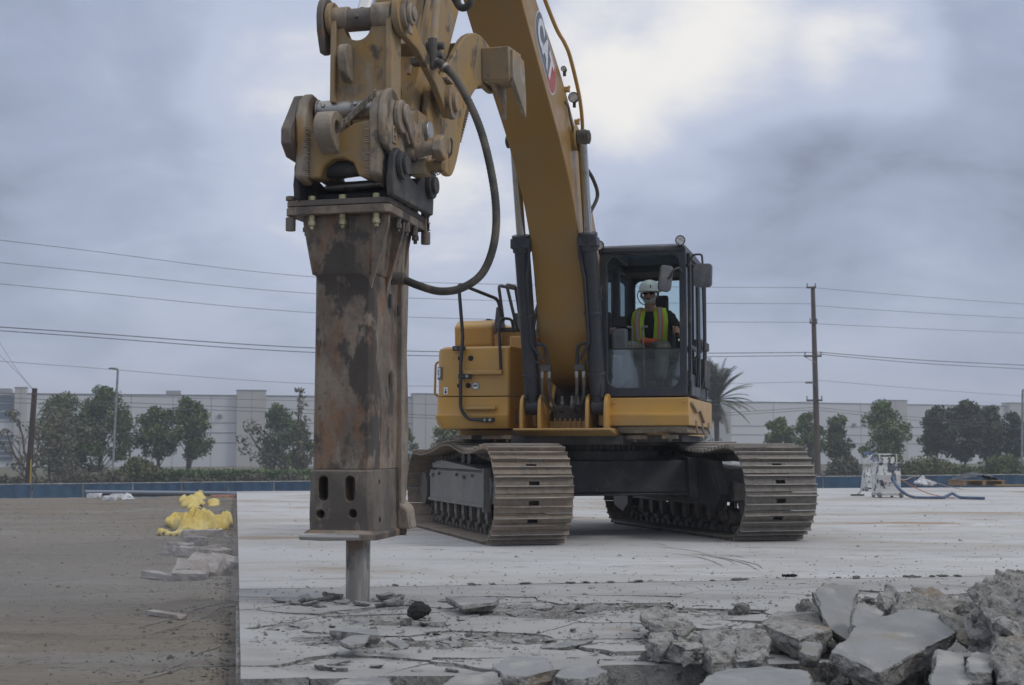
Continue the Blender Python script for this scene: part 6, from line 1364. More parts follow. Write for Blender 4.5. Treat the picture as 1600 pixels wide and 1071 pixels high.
tree(298, 625, 713, 62, 127, 'leafgreen', 'taller oval green tree with straight trunk, right one of the pair before the white wall', 4, 295, group=G, dens=1.3)
tree(432, 636, 725, 58, 127, 'leafgreen', 'dark green tree beside the beige tower left of the hammer', 5, 430, group=G, dens=1.1)
tree(100, 652, 742, 150, 112, 'leafgrey', 'wide dusty olive tree leaning left with several bare limbs at the far left', 6, 86, stems=3, sparse=True, dens=1.5, group=G)
tree(24, 640, 735, 66, 114, 'leafgrey', 'thin dusty tree in front of the blue windows at the left edge', 7, 60, stems=2, sparse=True, dens=.9, group=G)
tree(404, 664, 722, 80, 112, 'leafgrey', 'low thin twiggy tree spreading left of the dark green tree', 8, 455, stems=2, sparse=True, dens=.8, group=G)
tree(470, 606, 735, 52, 111, 'leafgrey', 'tall nearly bare tree with upright twigs just left of the hammer', 9, 460, stems=4, sparse=True, dens=.45, group=G)
tree(472, 660, 730, 44, 118, 'leafgreen', 'small green tree half hidden behind the bare twigs by the hammer', 10, group=G, dens=.8)
tree(632, 668, 740, 30, 127, 'leafgreen', 'dark green tree seen in the gap between hammer and left track', 11, group=G)
tree(706, 668, 712, 64, 118, 'leafolive', 'green treetop seen in the gap below the yellow toolbox', 12, group=G)
G2 = 'street trees in front of the right warehouse'
tree(1215, 657, 712, 46, 135, 'leaflight', 'small fresh green tree, first from the palm along the right warehouse', 21, group=G2, dens=1.1)
tree(1262, 648, 722, 44, 134, 'leaflight', 'fresh green tree directly behind the tall power pole', 22, group=G2, dens=1.1)
tree(1310, 654, 722, 46, 134, 'leafgreen', 'green tree just right of the tall power pole', 23, group=G2, dens=1.1)
tree(1382, 631, 722, 62, 132, 'leaflight', 'tallest fresh green tree with forked pale limbs behind the painted machines', 24, group=G2, stems=2, dens=1.15)
tree(1462, 638, 706, 46, 136, 'leafdark', 'narrow reddish dark tree, leftmost of the dark row at the right', 25, group=G2, dens=1.5)
tree(1505, 631, 714, 66, 136, 'leafdark', 'widest dark tree of the row before the right warehouse', 26, group=G2, dens=1.8)
tree(1548, 638, 714, 54, 137, 'leafdark', 'dark tree between the widest dark tree and the right lamp', 27, group=G2, dens=1.8)
tree(1586, 648, 712, 42, 137, 'leafdark', 'dark narrow tree next to the street lamp at the right edge', 28, group=G2, dens=1.5)
tree(1040, 680, 712, 130, 126, 'leafolive', 'yellow green treetops glimpsed between cab skirt and right track', 29, group=G2)
def bush(px, ptop, pbot, pw, Y, leaf, label, seed, n=14, size=.16, group='roadside bushes'):
    r_ = random.Random(seed); zt_ = P(px, ptop, Y).z; W = pw / FPX * Y; base = Vector((wx(px, Y), Y, LOW)); t = thing('bush', label, 'bush', base, 0, group); H = zt_ - LOW; mb = MB(); tk = MB()
    for k in range(n):
        a = r_.uniform(0, 6.28); q = W / 2 * math.sqrt(r_.random()) * .85; h = H * (1 - (q / (W / 2)) ** 2 * .55) * r_.uniform(.45, .9); c = Vector((q * math.cos(a), q * math.sin(a) * .5, h * .85)); rr = min(W * .2, H * .3)
        tk.tube([Vector((c.x * .3, c.y * .3, 0)), c * .6, c], [.05, .03, .01], 5); leaves(mb, c, (rr, rr, rr * .8), 130, size, r_)
        leaves(mb, c * .6, (rr, rr, rr * .8), 40, size, r_)
    tk.build('stem', M['bark'], t); mb.build('foliage', M[leaf], t, smooth=None, fixn=False)
bush(226, 703, 738, 66, 108, 'leafolive', 'yellowish green bush just right of the left street lamp', 31)
bush(150, 728, 750, 110, 104, 'leafgrey', 'low dry tan brush between the leaning tree and the street lamp', 32)
bush(40, 735, 757, 90, 100, 'leafgrey', 'low dry brush at the far left behind the blue fence', 33)
bush(310, 740, 755, 60, 101, 'leafgrey', 'low grey tuft of brush in front of the trimmed hedge, left of the beige tower', 34)
bush(395, 738, 755, 60, 101, 'leafgrey', 'low grey tuft of brush in front of the trimmed hedge, below the beige tower', 35)
bush(455, 735, 755, 60, 101, 'leafgrey', 'low grey tuft of brush in front of the trimmed hedge, beside the hammer', 36)
bush(1312, 708, 748, 66, 118, 'leafgrey', 'grey green bush at the foot of the tree right of the power pole', 37)
bush(1448, 700, 750, 100, 112, 'leafolive', 'broad pale olive bush behind the white bags', 38, n=20)
bush(1392, 706, 748, 50, 113, 'leafolive', 'olive bush right behind the painted machine', 39)
bush(1562, 704, 750, 90, 112, 'leafgreen', 'dark green bush behind the pallet of black sheets', 40, n=20)
bush(1500, 722, 750, 70, 118, 'leafgreen', 'low green bush between the olive bush and the dark green bush', 41)
def hedge(px0, px1, ptop, Y, label, seed):
    r_ = random.Random(seed); x0_, x1_ = wx(px0, Y), wx(px1, Y); z = P(0, ptop, Y).z; t = thing('hedge', label, 'hedge', ((x0_ + x1_) / 2, Y, LOW)); mb = MB(); n = int((x1_ - x0_) * 260); hw = (x1_ - x0_) / 2; H = z - LOW
    for k in range(n):
        u = r_.uniform(-hw, hw); f = r_.random(); c = Vector((u, -.7 + r_.gauss(0, .06), r_.uniform(0, H))) if f < .6 else Vector((u, r_.uniform(-.7, .7), H + r_.gauss(0, .05)))
        leaves(mb, c, (.12, .12, .12), 1, .17, r_)
    mb.build('foliage', M['leafgreen' if seed == 1 else 'leafdark'], t, smooth=None, fixn=False); b = MB(); b.box((0, 0, H / 2 - .08), (2 * hw, 1.25, H - .16)); b.build('core', M['leafdark'], t, smooth=None)
hedge(182, 492, 737, 109, 'long trimmed dark hedge at the foot of the left warehouse', 1)
hedge(640, 900, 738, 112, 'dark hedge partly hidden by the excavator tracks', 3)
hedge(1290, 1700, 735, 120, 'long low hedge at the foot of the right warehouse', 4)
# palm
pt_ = thing('palm_tree', 'palm tree with spiky arching fronds and slim trunk rising right behind the cab', 'palm tree', (wx(1119, 118), 118, LOW))
zc_ = P(1119, 628, 118).z - LOW
mb = MB(); mb.tube([Vector((0, 0, 0)), Vector((.03, 0, zc_ * .5)), Vector((-.02, 0, zc_))], [.24, .2, .24], 12, rib=None); mb.tube([Vector((-.02, 0, zc_ - .6)), Vector((-.02, 0, zc_)), Vector((0, 0, zc_ + .35))], [.22, .38, .15], 12); mb.build('trunk', M['bark'], pt_)
r_ = random.Random(6)
M['frond'] = leafmat('palm_fronds', (.08, .09, .05), (.115, .12, .07), (.05, .056, .034))
M['frondry'] = leafmat('dry_palm_fronds', (.13, .11, .08), (.10, .085, .06), (.16, .135, .095))
for k in range(84):
    el = R(r_.choice([82, 72, 60, 48, 36, 24, 12, 0, -20, -45])) if k < 74 else R(-72); az = r_.uniform(0, 6.28); Lf = r_.uniform(2.9, 3.7) if k < 74 else 1.7
    pts = []; p = Vector((0, 0, zc_ + .1)); e = el
    for i in range(9):
        pts.append(p.copy()); p = p + Vector((math.cos(az) * math.cos(e), math.sin(az) * math.cos(e), math.sin(e))) * (Lf / 8); e -= R(2.2 + i * 1.0) * (1.0 if el < R(75) else .45)
    mb = MB(); mb.tube(pts, [.035 - .0035 * i for i in range(9)], 4); sdv = Vector((-math.sin(az), math.cos(az), 0))
    for i in range(1, 9):
        for q in (0, .33, .66):
            c = pts[i - 1].lerp(pts[i], q); tdir = (pts[i] - pts[i - 1]).normalized(); Ln = .7 * math.sin(math.pi * min(1, (i + q) / 9.5) * .8 + .35)
            for s in (-1, 1):
                d = (sdv * s * .75 + tdir * .85 + Vector((0, 0, -.15))).normalized() * Ln; wv = tdir * .06; j = len(mb.v); mb.v += [tuple(c - wv), tuple(c + d), tuple(c + wv)]; mb.f.append([j, j + 1, j + 2]); mb.mi.append(0)
    mb.build('frond', M['frond'] if k < 74 else M['frondry'], pt_, smooth=None, fixn=False)
# ------------------------------------------------------------------ blue fence along the site edge
M['screen'] = mat('blue_windscreen_mesh', (.034, .080, .145), .8, layers=[((.045, .10, .175), .9, .42, .6), ((.018, .05, .11), .35, .5, .66)], bump=.3, bscale=5)
M['galv'] = mat('galvanised_steel', (.32, .33, .34), .5, metal=.4, layers=[((.22, .23, .24), 3, .45, .6)])
def fence(pa, Ya, ta, pb, Yb, tb_, label, n):
    A = P(pa, ta, Ya); B = P(pb, tb_, Yb); D = Vector((B.x - A.x, B.y - A.y, 0)); L = D.length; rz = math.atan2(D.y, D.x); zt_ = (A.z + B.z) / 2
    t = thing('fence', label, 'fence', (A.x, A.y, LOW), rz); sl_ = (B.z - A.z) / L; h0 = A.z - LOW
    for k in range(n):
        x0_, x1_ = L * k / n, L * (k + 1) / n; mb = MB(); m_ = 16; vs = []
        for i in range(m_ + 1):
            u = x0_ + .04 + (x1_ - x0_ - .08) * i / m_; sag = .035 * math.sin(math.pi * i / m_) + .01 * math.sin(i * 2.1 + k)
            for z in (h0 + sl_ * u - sag, .15): vs.append((u, -.05 + .04 * math.sin(i * 1.3 + k * 2), z))
        vs += [(x, y + .02, z) for x, y, z in vs]; q = 2 * (m_ + 1)
        fs = [(2 * i, 2 * i + 1, 2 * i + 3, 2 * i + 2) for i in range(m_)] + [(q + 2 * i, q + 2 * i + 2, q + 2 * i + 3, q + 2 * i + 1) for i in range(m_)] + [(2 * i, 2 * i + 2, q + 2 * i + 2, q + 2 * i) for i in range(m_)]
        mb.add(vs, fs); mb.build('windscreen_panel', M['screen'], t, smooth=60)
        p = MB(); p.cyl((x0_, 0, 0), (x0_, 0, h0 + sl_ * x0_ + .04), .03, n=8); p.cyl((x0_, 0, h0 + sl_ * x0_), (x1_, 0, h0 + sl_ * x1_), .018, n=6); p.build('fence_post', M['galv'], t)
fence(-120, 46, 758.5, 497, 52, 752, 'blue screened fence panels along the far side of the dirt on the left', 8)
fence(502, 52.3, 752, 1125, 58, 746.5, 'blue screened fence seen between hammer and tracks', 8)
fence(1130, 58.2, 746.5, 1760, 66, 740, 'blue screened fence behind the painted machines on the right', 9)
# ------------------------------------------------------------------ poles, lamps and wires
M['wood'] = mat('weathered_pole_wood', (.10, .075, .06), .9, layers=[((.065, .05, .042), 2, .45, .62, (3, 3, .2)), ((.15, .125, .105), 5, .55, .7, (3, 3, .2))], bump=.4, bscale=14)
M['wire'] = mat('wire_grey', (.10, .105, .115), .7)
def z_at(py, Y): return P(800, py, Y).z
YP = 104
tp_ = thing('power_pole', 'tall brown wooden power pole with three crossarms at the right', 'power pole', (wx(1276, YP), YP, LOW))
zt_ = z_at(448, YP) - LOW
mb = MB(); mb.tube([(0, 0, 0), (-.07, 0, zt_ * .5), (-.15, 0, zt_)], [.24, .2, .15], 14); mb.build('pole', M['wood'], tp_)
for py, xl, xr, tilt in ((450, 1262, 1277, 0), (557, 1257, 1284, 0), (626, 1259, 1284, .02), (505, 1266, 1278, 0)):
    z = z_at(py, YP) - LOW; b = MB(); x0_ = wx(xl, YP) - wx(1276, YP); x1_ = wx(xr, YP) - wx(1276, YP); b.box(((x0_ + x1_) / 2, -.2, z), (x1_ - x0_, .10, .13)); b.build('crossarm', M['wood'], tp_, .01)
    for x in (x0_ + .05, x1_ - .05): b = MB(); b.cyl((x, -.2, z), (x, -.2, z + .32), .05, n=8); b.build('insulator', M['galv'], tp_)
b = MB(); b.cyl((-.95, -.2, z_at(557, YP) - LOW), (-.1, -.18, z_at(567, YP) - LOW), .03, n=6); b.build('arm_brace', M['galv'], tp_)
b = MB(); b.tube(corner([Vector((-.1, -.1, z_at(606, YP) - LOW)), Vector((-.25, -.4, z_at(600, YP) - LOW)), Vector((-.6, -1.0, z_at(599, YP) - LOW))], .2), .03, 6); b.build('lamp_arm', M['galv'], tp_)
b = MB(); b.box((-.75, -1.1, z_at(599, YP) - LOW), (.55, .3, .16)); b.build('lamp_head', M['galv'], tp_, .05)
tp2 = thing('utility_pole', 'shorter dark wooden pole standing at the far left behind the blue fence', 'power pole', (wx(46, 88), 88, LOW))
H2 = z_at(607, 88) - LOW; mb = MB(); mb.tube([(0, 0, 0), (.18, 0, H2 * .5), (wx(54, 88) - wx(46, 88), 0, H2)], [.21, .19, .16], 12); mb.build('pole', mat('dark_creosote_wood', (.055, .035, .03), .9, bump=.3), tp2)
b = MB(); b.cyl((.30, -.3, .0), (.30, -.3, 2.2), .04, n=8); b.build('guy_guard', mat('yellow_guard', (.5, .36, .03), .6), tp2)
def street_lamp(px, ptop, Y, dx, label):
    t = thing('street_lamp', label, 'street lamp', (wx(px, Y), Y, LOW), 0, 'grey street lamps'); H = z_at(ptop, Y) - LOW
    b = MB(); b.tube(corner([Vector((0, 0, 0)), Vector((.12, 0, H * .5)), Vector((.25, 0, H - .35)), Vector((.25, 0, H - .02)), Vector((.25 + dx * .32, 0, H))], .25), .085, 10); b.build('pole', M['galv'], t)
    b = MB(); b.box((.25 + dx * .48, 0, H + .01), (.42, .26, .12)); b.build('lamp_head', M['roofgrey'], t, .05)
    b = MB(); b.cyl((0, 0, 0), (0, 0, .9), .16, n=12); b.build('pole_base', M['galv'], t, .02); return t
street_lamp(178, 576, 108, -1, 'grey street lamp in front of the left trees, short arm pointing left')
street_lamp(1593, 609, 112, 1, 'grey street lamp cut by the right edge, arm pointing right')
def wire(pts, label, rad=.022, name='power_line', grp='power lines strung across the sky'):
    P3 = [P(*p) for p in pts]; mb = MB(); mb.tube(spline(P3, 14), rad * .6, 5); o = mb.build(name, M['wire'], smooth=60); return tag(o, label, 'power line', grp)
YW = 104
for k, (pa, pm, pb, r_w, lb) in enumerate([
    (345, 433, 450, .024, 'topmost power line'), (385, 459, 475, .024, 'second power line from the top'), (420, 489, 504, .024, 'third power line from the top'),
    (494, 544, 551, .045, 'thick upper cable of the parallel pair'), (499, 551, 556, .04, 'thick lower cable of the parallel pair'), (546, 600, 597, .02, 'thin line just above the warehouse roofs')]):
    wire([(-260, pa, 70), (100, pa + (pm - pa) * .48, 78), (490, pm, 88), (880, (pm + pb) / 2 + 5, 96), (1270, pb, YW)], lb + ', left of the tall power pole', r_w)
for pa, pm, pb, r_w, lb in [(450, 464, 478, .024, 'topmost power line'), (478, 489, 500, .024, 'second power line from the top'), (506, 514, 523, .024, 'third power line from the top'), (550, 563, 573, .045, 'thick upper cable of the parallel pair'), (553, 568, 579, .04, 'thick lower cable of the parallel pair'), (594, 608, 622, .02, 'thin line above the warehouse roof')]:
    wire([(1272, pa, YW), (1440, pm, YW + 8), (1640, pb, YW + 18), (1900, pb + 14, YW + 30)], lb + ', right of the tall power pole', r_w)
for pa, pb, lb in [(616, 636, 'wire crossing the upper edge of the left warehouse wall'), (624, 655, 'heavy dark wire crossing the white wall above the tree crowns'), (631, 659, 'lower twin of the heavy wire across the white wall')]:
    wire([(-120, pa - 6, 84), (60, pa, 87), (490, (pa * .45 + pb * .55), 93), (900, pb, 98), (1272, pb - 18 if pb > 640 else 628, YW)], lb, .03 if pb > 650 else .022)
for pa, pm, pb, lb in [(637, 652, 668, 'heavy wire crossing the upper wall of the right warehouse'), (641, 657, 674, 'lower wire crossing the wall of the right warehouse')]:
    wire([(1276, pa, YW), (1430, pm, YW + 8), (1640, pb, YW + 18), (1900, pb + 20, YW + 30)], lb, .026)
wire([(-60, 500, 80), (20, 575, 86), (53, 612, 88)], 'steep guy wire running up left from the short dark pole', .018)
wire([(-40, 470, 80), (20, 568, 86), (52, 609, 88)], 'steeper guy wire close to the first, running up left from the short dark pole', .016)
# ------------------------------------------------------------------ things standing on the slab at the right
M['splat'] = mat('paint_splashed_white_metal', (.60, .60, .58), .6, layers=[((.05, .055, .08), 9, .535, .57, (1, 1, .6), 9, .95), ((.35, .34, .32), 12, .58, .68), ((.30, .22, .14), 9, .66, .74)], bump=.15)
M['bluehose'] = mat('blue_hose', (.07, .11, .20), .7, layers=[((.17, .20, .25), 6, .5, .66)])
M['greywheel'] = mat('dusty_grey_wheel', (.22, .215, .20), .8, layers=[((.12, .12, .12), 20, .5, .62)])
def floor_machine(px, py, hpx, wpx, label, grp, withtop=True, seed=0):
    g = P(px, py, 1); Y = (EYE) / ((py - HORY) / FPX) * .999; X_ = wx(px, Y); h = hpx / FPX * Y; w_ = wpx / FPX * Y
    t = thing('dust_collector', label, 'dust collector', (X_, Y, 0), R(8), grp)
    b = MB(); b.loft([[(x * w_ * k / 2, y * w_ * .42 * k, z) for x, y in ((-1, -1), (1, -1), (1, 1), (-1, 1))] for z, k in ((.045, .90), (.16, .93), (h * .48, .92), (h * .50, .97), (h * .53, .97), (h * .54, .93), (h * .76, .9))]); b.build('cabinet', M['splat'], t, .012)
    b = MB(); b.box((0, 0, h * .775), (w_ * 1.0, w_ * .84, h * .03)); b.build('lid', M['splat'], t, .008)
    for z in (.34, .30): b = MB(); b.box((0, -w_ * .40, h * z), (w_ * .9, .02, .02)); b.build('hoop', M['splat'], t, .004)
    b = MB(); b.box((0, 0, .10), (w_ * .95, w_ * .8, .04)); b.build('base_tray', M['splat'], t, .01)
    if withtop:
        b = MB(); b.box((.02, 0, h * .85), (w_ * .5, w_ * .42, h * .12)); b.cyl((-.12, -.05, h * .80), (-.12, -.05, h * .90), .03, n=10); b.build('motor_housing', M['splat'], t, .012)
        b = MB(); b.tube(corner([Vector((-.30 * w_, -.1, h * .79)), Vector((-.36 * w_, -.1, h * .97)), Vector((.40 * w_, -.1, h * .97)), Vector((.38 * w_, -.1, h * .79))], .03), .012, 8); b.tube([Vector((-.42 * w_, -.1, h * .965)), Vector((.44 * w_, -.1, h * .97))], .013, 8); b.build('push_handle', M['splat'], t)
    for s in (-1, 1):
        b = MB(); b.cyl((s * w_ * .46 - .03, -w_ * .42, .06), (s * w_ * .46 + .03, -w_ * .42, .06), .06, n=20); b.cyl((s * w_ * .46 - .035, -w_ * .45, .075), (s * w_ * .46 + .035, -w_ * .45, .075), .03, n=12); b.build('wheel', M['greywheel'], t, .008)
        b = MB(); b.cyl((s * w_ * .40 - .02, w_ * .4, .06), (s * w_ * .40 + .02, w_ * .4, .06), .06, n=16); b.build('wheel', M['greywheel'], t, .006)
    b = MB(); b.box((.06, -w_ * .43, h * .66), (.16, .012, .10)); b.build('control_panel', M['decalgrey'], t, .004)
    return t
floor_machine(1382, 777, 69, 38, 'white paint-splashed dust collector on wheels with a push handle, nearer of the two', 'dust collectors on the slab')
floor_machine(1357, 767, 46, 20, 'second paint-splashed dust collector half hidden behind the nearer one', 'dust collectors on the slab', False)
wn = thing('floor_wand', 'grey floor suction wand leaning against the far dust collector, flat head on the slab', 'floor wand', (wx(1338, 32.5), 32.5, 0))
b = MB(); b.tube(corner([Vector((0, 0, .04)), Vector((.08, .05, .1)), Vector((.22, .3, .75)), Vector((.45, .5, .92))], .06), .02, 8); b.build('tube', M['galv'], wn)
b = MB(); b.box((-.02, -.02, .02), (.30, .1, .035)); b.build('head', M['frame'], wn, .01)
def hose_thing(pts, r, m, label, cat='hose', name='hose', n=10):
    mb = MB(); mb.tube(spline(pts, 10), r, n); o = mb.build(name, M[m], smooth=60); return tag(o, label, cat)
hose_thing([P(1349, 711, 34) , P(1360, 708, 34.2), P(1366, 722, 34), P(1368, 735, 33.6)], .03, 'bluehose', 'short blue hose curling over the far dust collector')
hose_thing([P(1395, 745, 31.0), P(1400, 758, 30.5), P(1412, 770, 30.2), Vector((*P(1430, 777, 30.5).xy, .03)), Vector((*P(1470, 779, 30.3).xy, .03)), P(1480, 775, 30.5), P(1488, 771.5, 31), P(1496, 776, 30.4), Vector((*P(1505, 780, 30.2).xy, .03)), Vector((*P(1538, 781, 29.8).xy, .03))], .032, 'bluehose', 'long blue hose running right from the dust collector over the slab')
M['orangecord'] = mat('orange_cord', (.45, .16, .06), .6); M['tancord'] = mat('tan_cord', (.35, .27, .18), .7)
hose_thing([P(1396, 741, 31.2), P(1420, 757, 31.6), P(1450, 771, 31.3), Vector((*P(1480, 776, 31.0).xy, .012)), Vector((*P(1492, 778, 30.6).xy, .012))], .010, 'orangecord', 'thin orange extension cord dropping from the dust collector to the slab', 'cord', 'extension_cord', 6)
hose_thing([P(1395, 739, 31.4), P(1412, 750, 32.5), Vector((*P(1436, 761.5, 40).xy, .3)), Vector((*P(1500, 762.5, 38).xy, .01)), Vector((*P(1610, 770, 35).xy, .01))], .010, 'tancord', 'thin tan cord running right across the far part of the slab', 'cord', 'extension_cord', 6)
# heap of white bags
hb_ = thing('bag_heap', 'small heap of white plastic bags with blue marks at the far slab edge', 'plastic bags', (wx(1441, 42), 42, 0))
M['bagwhite'] = mat('white_bag_plastic', (.62, .63, .65), .45, layers=[((.12, .24, .50), 5, .63, .68)], bump=.3, bscale=14)
r_ = random.Random(12)
for k, (x, y, z, q) in enumerate(((-.18, 0, .07, .12), (-.02, .05, .14, .13), (.16, 0, .08, .12), (-.05, -.1, .07, .11), (.26, .05, .05, .09), (-.02, .06, .2, .08))):
    pts = [Vector([r_.gauss(0, 1) for _ in range(3)]).normalized() * q for _ in range(40)]
    o = hull_rock([Vector((p.x * 1.15, p.y, p.z * .7)) for p in pts], 'bag', M['bagwhite'], .03, 1, 40 + k, 6, None, None); o.parent = hb_; o.location = (x, y, z)
pl_ = thing('pallet', 'wooden pallet lying at the far edge of the slab, under the black sheets', 'pallet', (wx(1522, 41.5), 41.5, 0), R(6))
M['pine'] = mat('pallet_wood', (.36, .25, .14), .8, layers=[((.24, .17, .10), 6, .45, .6, (.4, 3, 3))])
for k in range(5): b = MB(); b.box((-.0, -.45 + .22 * k, .165), (1.3, .14, .022)); b.build('deck_board', M['pine'], pl_, .003)
for k in range(3): b = MB(); b.box((-.58 + .58 * k, 0, .085), (.09, 1.05, .13)); b.build('stringer', M['pine'], pl_, .004)
M['blacksheet'] = mat('black_plastic_sheeting', (.025, .027, .032), .35, bump=.5, bscale=10)
bs_ = MB(); r_ = random.Random(2); nx, ny = 24, 10; vs = []
for k in range(2):
    for j in range(ny + 1):
        for i in range(nx + 1):
            u, v_ = i / nx * 2 - 1, j / ny * 2 - 1; z = .18 + (.20 * (1 - u * u) * (1 - .4 * v_ * v_) + .05 * noise.noise(Vector((u * 4, v_ * 3, 1))) + .03 * noise.noise(Vector((u * 9, v_ * 9, 1)))) * (1 if k == 0 else 0)
            vs.append((u * .58 + .04 * noise.noise(Vector((u * 3, v_ * 5, 2))), v_ * .42, z + (.004 if k == 0 else 0)))
q = (nx + 1) * (ny + 1); fs = [(j * (nx + 1) + i, j * (nx + 1) + i + 1, (j + 1) * (nx + 1) + i + 1, (j + 1) * (nx + 1) + i) for j in range(ny) for i in range(nx)]
bs_.add(vs, fs + [tuple(q + a for a in f[::-1]) for f in fs]); o = bs_.build('plastic_sheeting', M['blacksheet'], smooth=40, fixn=False); o.location = (wx(1520, 41.5), 41.5, .0); o.rotation_euler = (0, 0, R(6)); tag(o, 'rumpled black plastic sheets heaped on the wooden pallet', 'plastic sheeting')
b = MB(); b.box((0, 0, .035), (1.2, .2, .05)); o = b.build('plank', M['pine'], None, .004, loc=(wx(1583, 40.8), 40.8, 0)); tag(o, 'short pale plank lying right of the pallet', 'plank')
# ------------------------------------------------------------------ left: yellow tarp, debris, boards
M['tarp'] = mat('yellow_plastic_sheet', (.60, .45, .08), .5, layers=[((.66, .55, .20), 3, .48, .64), ((.50, .38, .08), 5, .56, .7), ((.25, .21, .12), 14, .68, .74)], bump=.25, bscale=12)
def tarp(outline, Y0, hgt, label, seed, res=46, name='yellow_tarp'):
    """crumpled sheet lying on the ground: outline in photo pixels of the ground it covers"""
    pts = []
    for px, py in outline:
        Y = (EYE + .12) / ((py - HORY) / FPX); pts.append((wx(px, Y), Y))
    cx = sum(p[0] for p in pts) / len(pts); cy = sum(p[1] for p in pts) / len(pts)
    xs = [p[0] for p in pts]; ys = [p[1] for p in pts]
    def inside(x, y):
        c = False
        for i in range(len(pts)):
            (x1_, y1_), (x2_, y2_) = pts[i], pts[i - 1]
            if (y1_ > y) != (y2_ > y) and x < (x2_ - x1_) * (y - y1_) / (y2_ - y1_) + x1_: c = not c
        return c
    def edge(x, y):
        m_ = 9
        for i in range(len(pts)):
            a, b = Vector(pts[i - 1]), Vector(pts[i]); p = Vector((x, y)); t_ = max(0, min(1, (p - a).dot(b - a) / max(1e-9, (b - a).length_squared))); m_ = min(m_, (a + (b - a) * t_ - p).length)
        return m_
    mb = MB(); idx = {}; nx = ny = res; dx = (max(xs) - min(xs)) / nx; dy = (max(ys) - min(ys)) / ny
    def vert(i, j):
        if (i, j) in idx: return idx[(i, j)]
        x, y = min(xs) + i * dx, min(ys) + j * dy; e = edge(x, y) if inside(x, y) else 0
        rid = abs(noise.noise(Vector((x * 1.7 + seed, y * 1.0, 0)))); rid2 = abs(noise.noise(Vector((x * 5.5 + seed, y * 3, 4)))); r3 = abs(noise.noise(Vector((x * 13 + seed, y * 8, 4))))
        k_ = min(1, e / .22); z = hgt * k_ ** .45 * (.10 + .85 * max(0, 1 - rid * 3.2) + .75 * max(0, 1 - rid2 * 3.2) + .45 * (.4 - r3)); z = max(z, .01)
        idx[(i, j)] = len(mb.v); mb.v.append((x - cx, y - cy, dirt_z(x, y) + z)); return idx[(i, j)]
    for j in range(ny):
        for i in range(nx):
            if inside(min(xs) + (i + .5) * dx, min(ys) + (j + .5) * dy): mb.f.append([vert(i, j), vert(i + 1, j), vert(i + 1, j + 1), vert(i, j + 1)]); mb.mi.append(0)
    o = mb.build(name, M['tarp'], smooth=50, fixn=False); o.location = (cx, cy, 0); s = o.modifiers.new('solid', 'SOLIDIFY'); s.thickness = .006; return tag(o, label, 'plastic sheet', 'crumpled yellow plastic sheets on the dirt')
def sheet_heap(lobes, label, res=120):
    """one crumpled sheet: (x, Y, radius x, radius y, height) bulges with sharp creases"""
    xs = [a - c for a, b, c, d, h in lobes] + [a + c for a, b, c, d, h in lobes]; ys = [b - d for a, b, c, d, h in lobes] + [b + d for a, b, c, d, h in lobes]
    x0_, x1_, y0_, y1_ = min(xs), max(xs), min(ys), max(ys); cx, cy = (x0_ + x1_) / 2, (y0_ + y1_) / 2; mb = MB(); idx = {}
    def hgt(x, y):
        wx_ = x + .05 * noise.noise(Vector((x * 6, y * 4, 1))); wy_ = y + .10 * noise.noise(Vector((x * 5, y * 4, 9))); z = 0
        for a, b, c, d, h in lobes:
            q = ((wx_ - a) / c) ** 2 + ((wy_ - b) / d) ** 2
            if q < 1: z = max(z, h * (1 - q ** 1.6) ** .6)
        if z <= 0: return -1
        rdg = noise.ridged_multi_fractal(Vector((x * 5.5, y * 2.6, z * 3)), .9, 2.1, 3, 1.0, 2.0)
        return z * (.34 + .40 * rdg) + .012
    def vert(i, j):
        if (i, j) not in idx:
            x, y = x0_ + (x1_ - x0_) * i / res, y0_ + (y1_ - y0_) * j / res; z = max(0.0, hgt(x, y)); idx[(i, j)] = len(mb.v); mb.v.append((x - cx, y - cy, dirt_z(x, y) + z + .004))
        return idx[(i, j)]
    for j in range(res):
        for i in range(res):
            if hgt(x0_ + (x1_ - x0_) * (i + .5) / res, y0_ + (y1_ - y0_) * (j + .5) / res) > 0: mb.f.append([vert(i, j), vert(i + 1, j), vert(i + 1, j + 1), vert(i, j + 1)]); mb.mi.append(0)
    o = mb.build('yellow_tarp', M['tarp'], smooth=22, fixn=False); o.location = (cx, cy, 0); sdf = o.modifiers.new('solid', 'SOLIDIFY'); sdf.thickness = .006; return tag(o, label, 'plastic sheet', 'crumpled yellow plastic sheets on the dirt')
sheet_heap([(wx(312, 20.2), 20.2, .27, .55, .36), (wx(305, 19.8), 19.7, .22, .30, .26), (wx(280, 21.6), 21.6, .17, .28, .22), (wx(296, 21.0), 21.0, .20, .35, .27), (wx(336, 20.9), 20.9, .22, .35, .27), (wx(354, 21.4), 21.4, .12, .22, .24), (wx(283, 19.5), 19.5, .20, .13, .11), (wx(262, 19.7), 19.7, .11, .14, .12), (wx(255, 20.0), 20.0, .05, .10, .15)], 'largest heap of crumpled yellow plastic sheet on the dirt beside the slab')
tarp([(284, 786), (300, 780), (318, 782), (322, 792), (304, 796), (288, 793)], 27, .13, 'small yellow plastic scrap just behind the largest yellow heap', 9, 22)
tarp([(283, 779), (294, 777), (298, 782), (286, 784)], 33, .12, 'tiny yellow scrap at the left behind the heap', 12, 12)
tarp([(303, 777), (320, 774), (324, 779), (306, 782)], 34, .16, 'tiny upright yellow scrap farthest behind the heap', 15, 14)
tarp([(326, 786), (346, 786), (345, 790), (330, 791)], 29, .10, 'flat yellow scrap between the heap and the slab edge', 18, 14)
tarp([(334, 826), (350, 824), (351, 830), (330, 834)], 19.5, .12, 'bright yellow flap lying at the right foot of the largest heap', 21, 16)
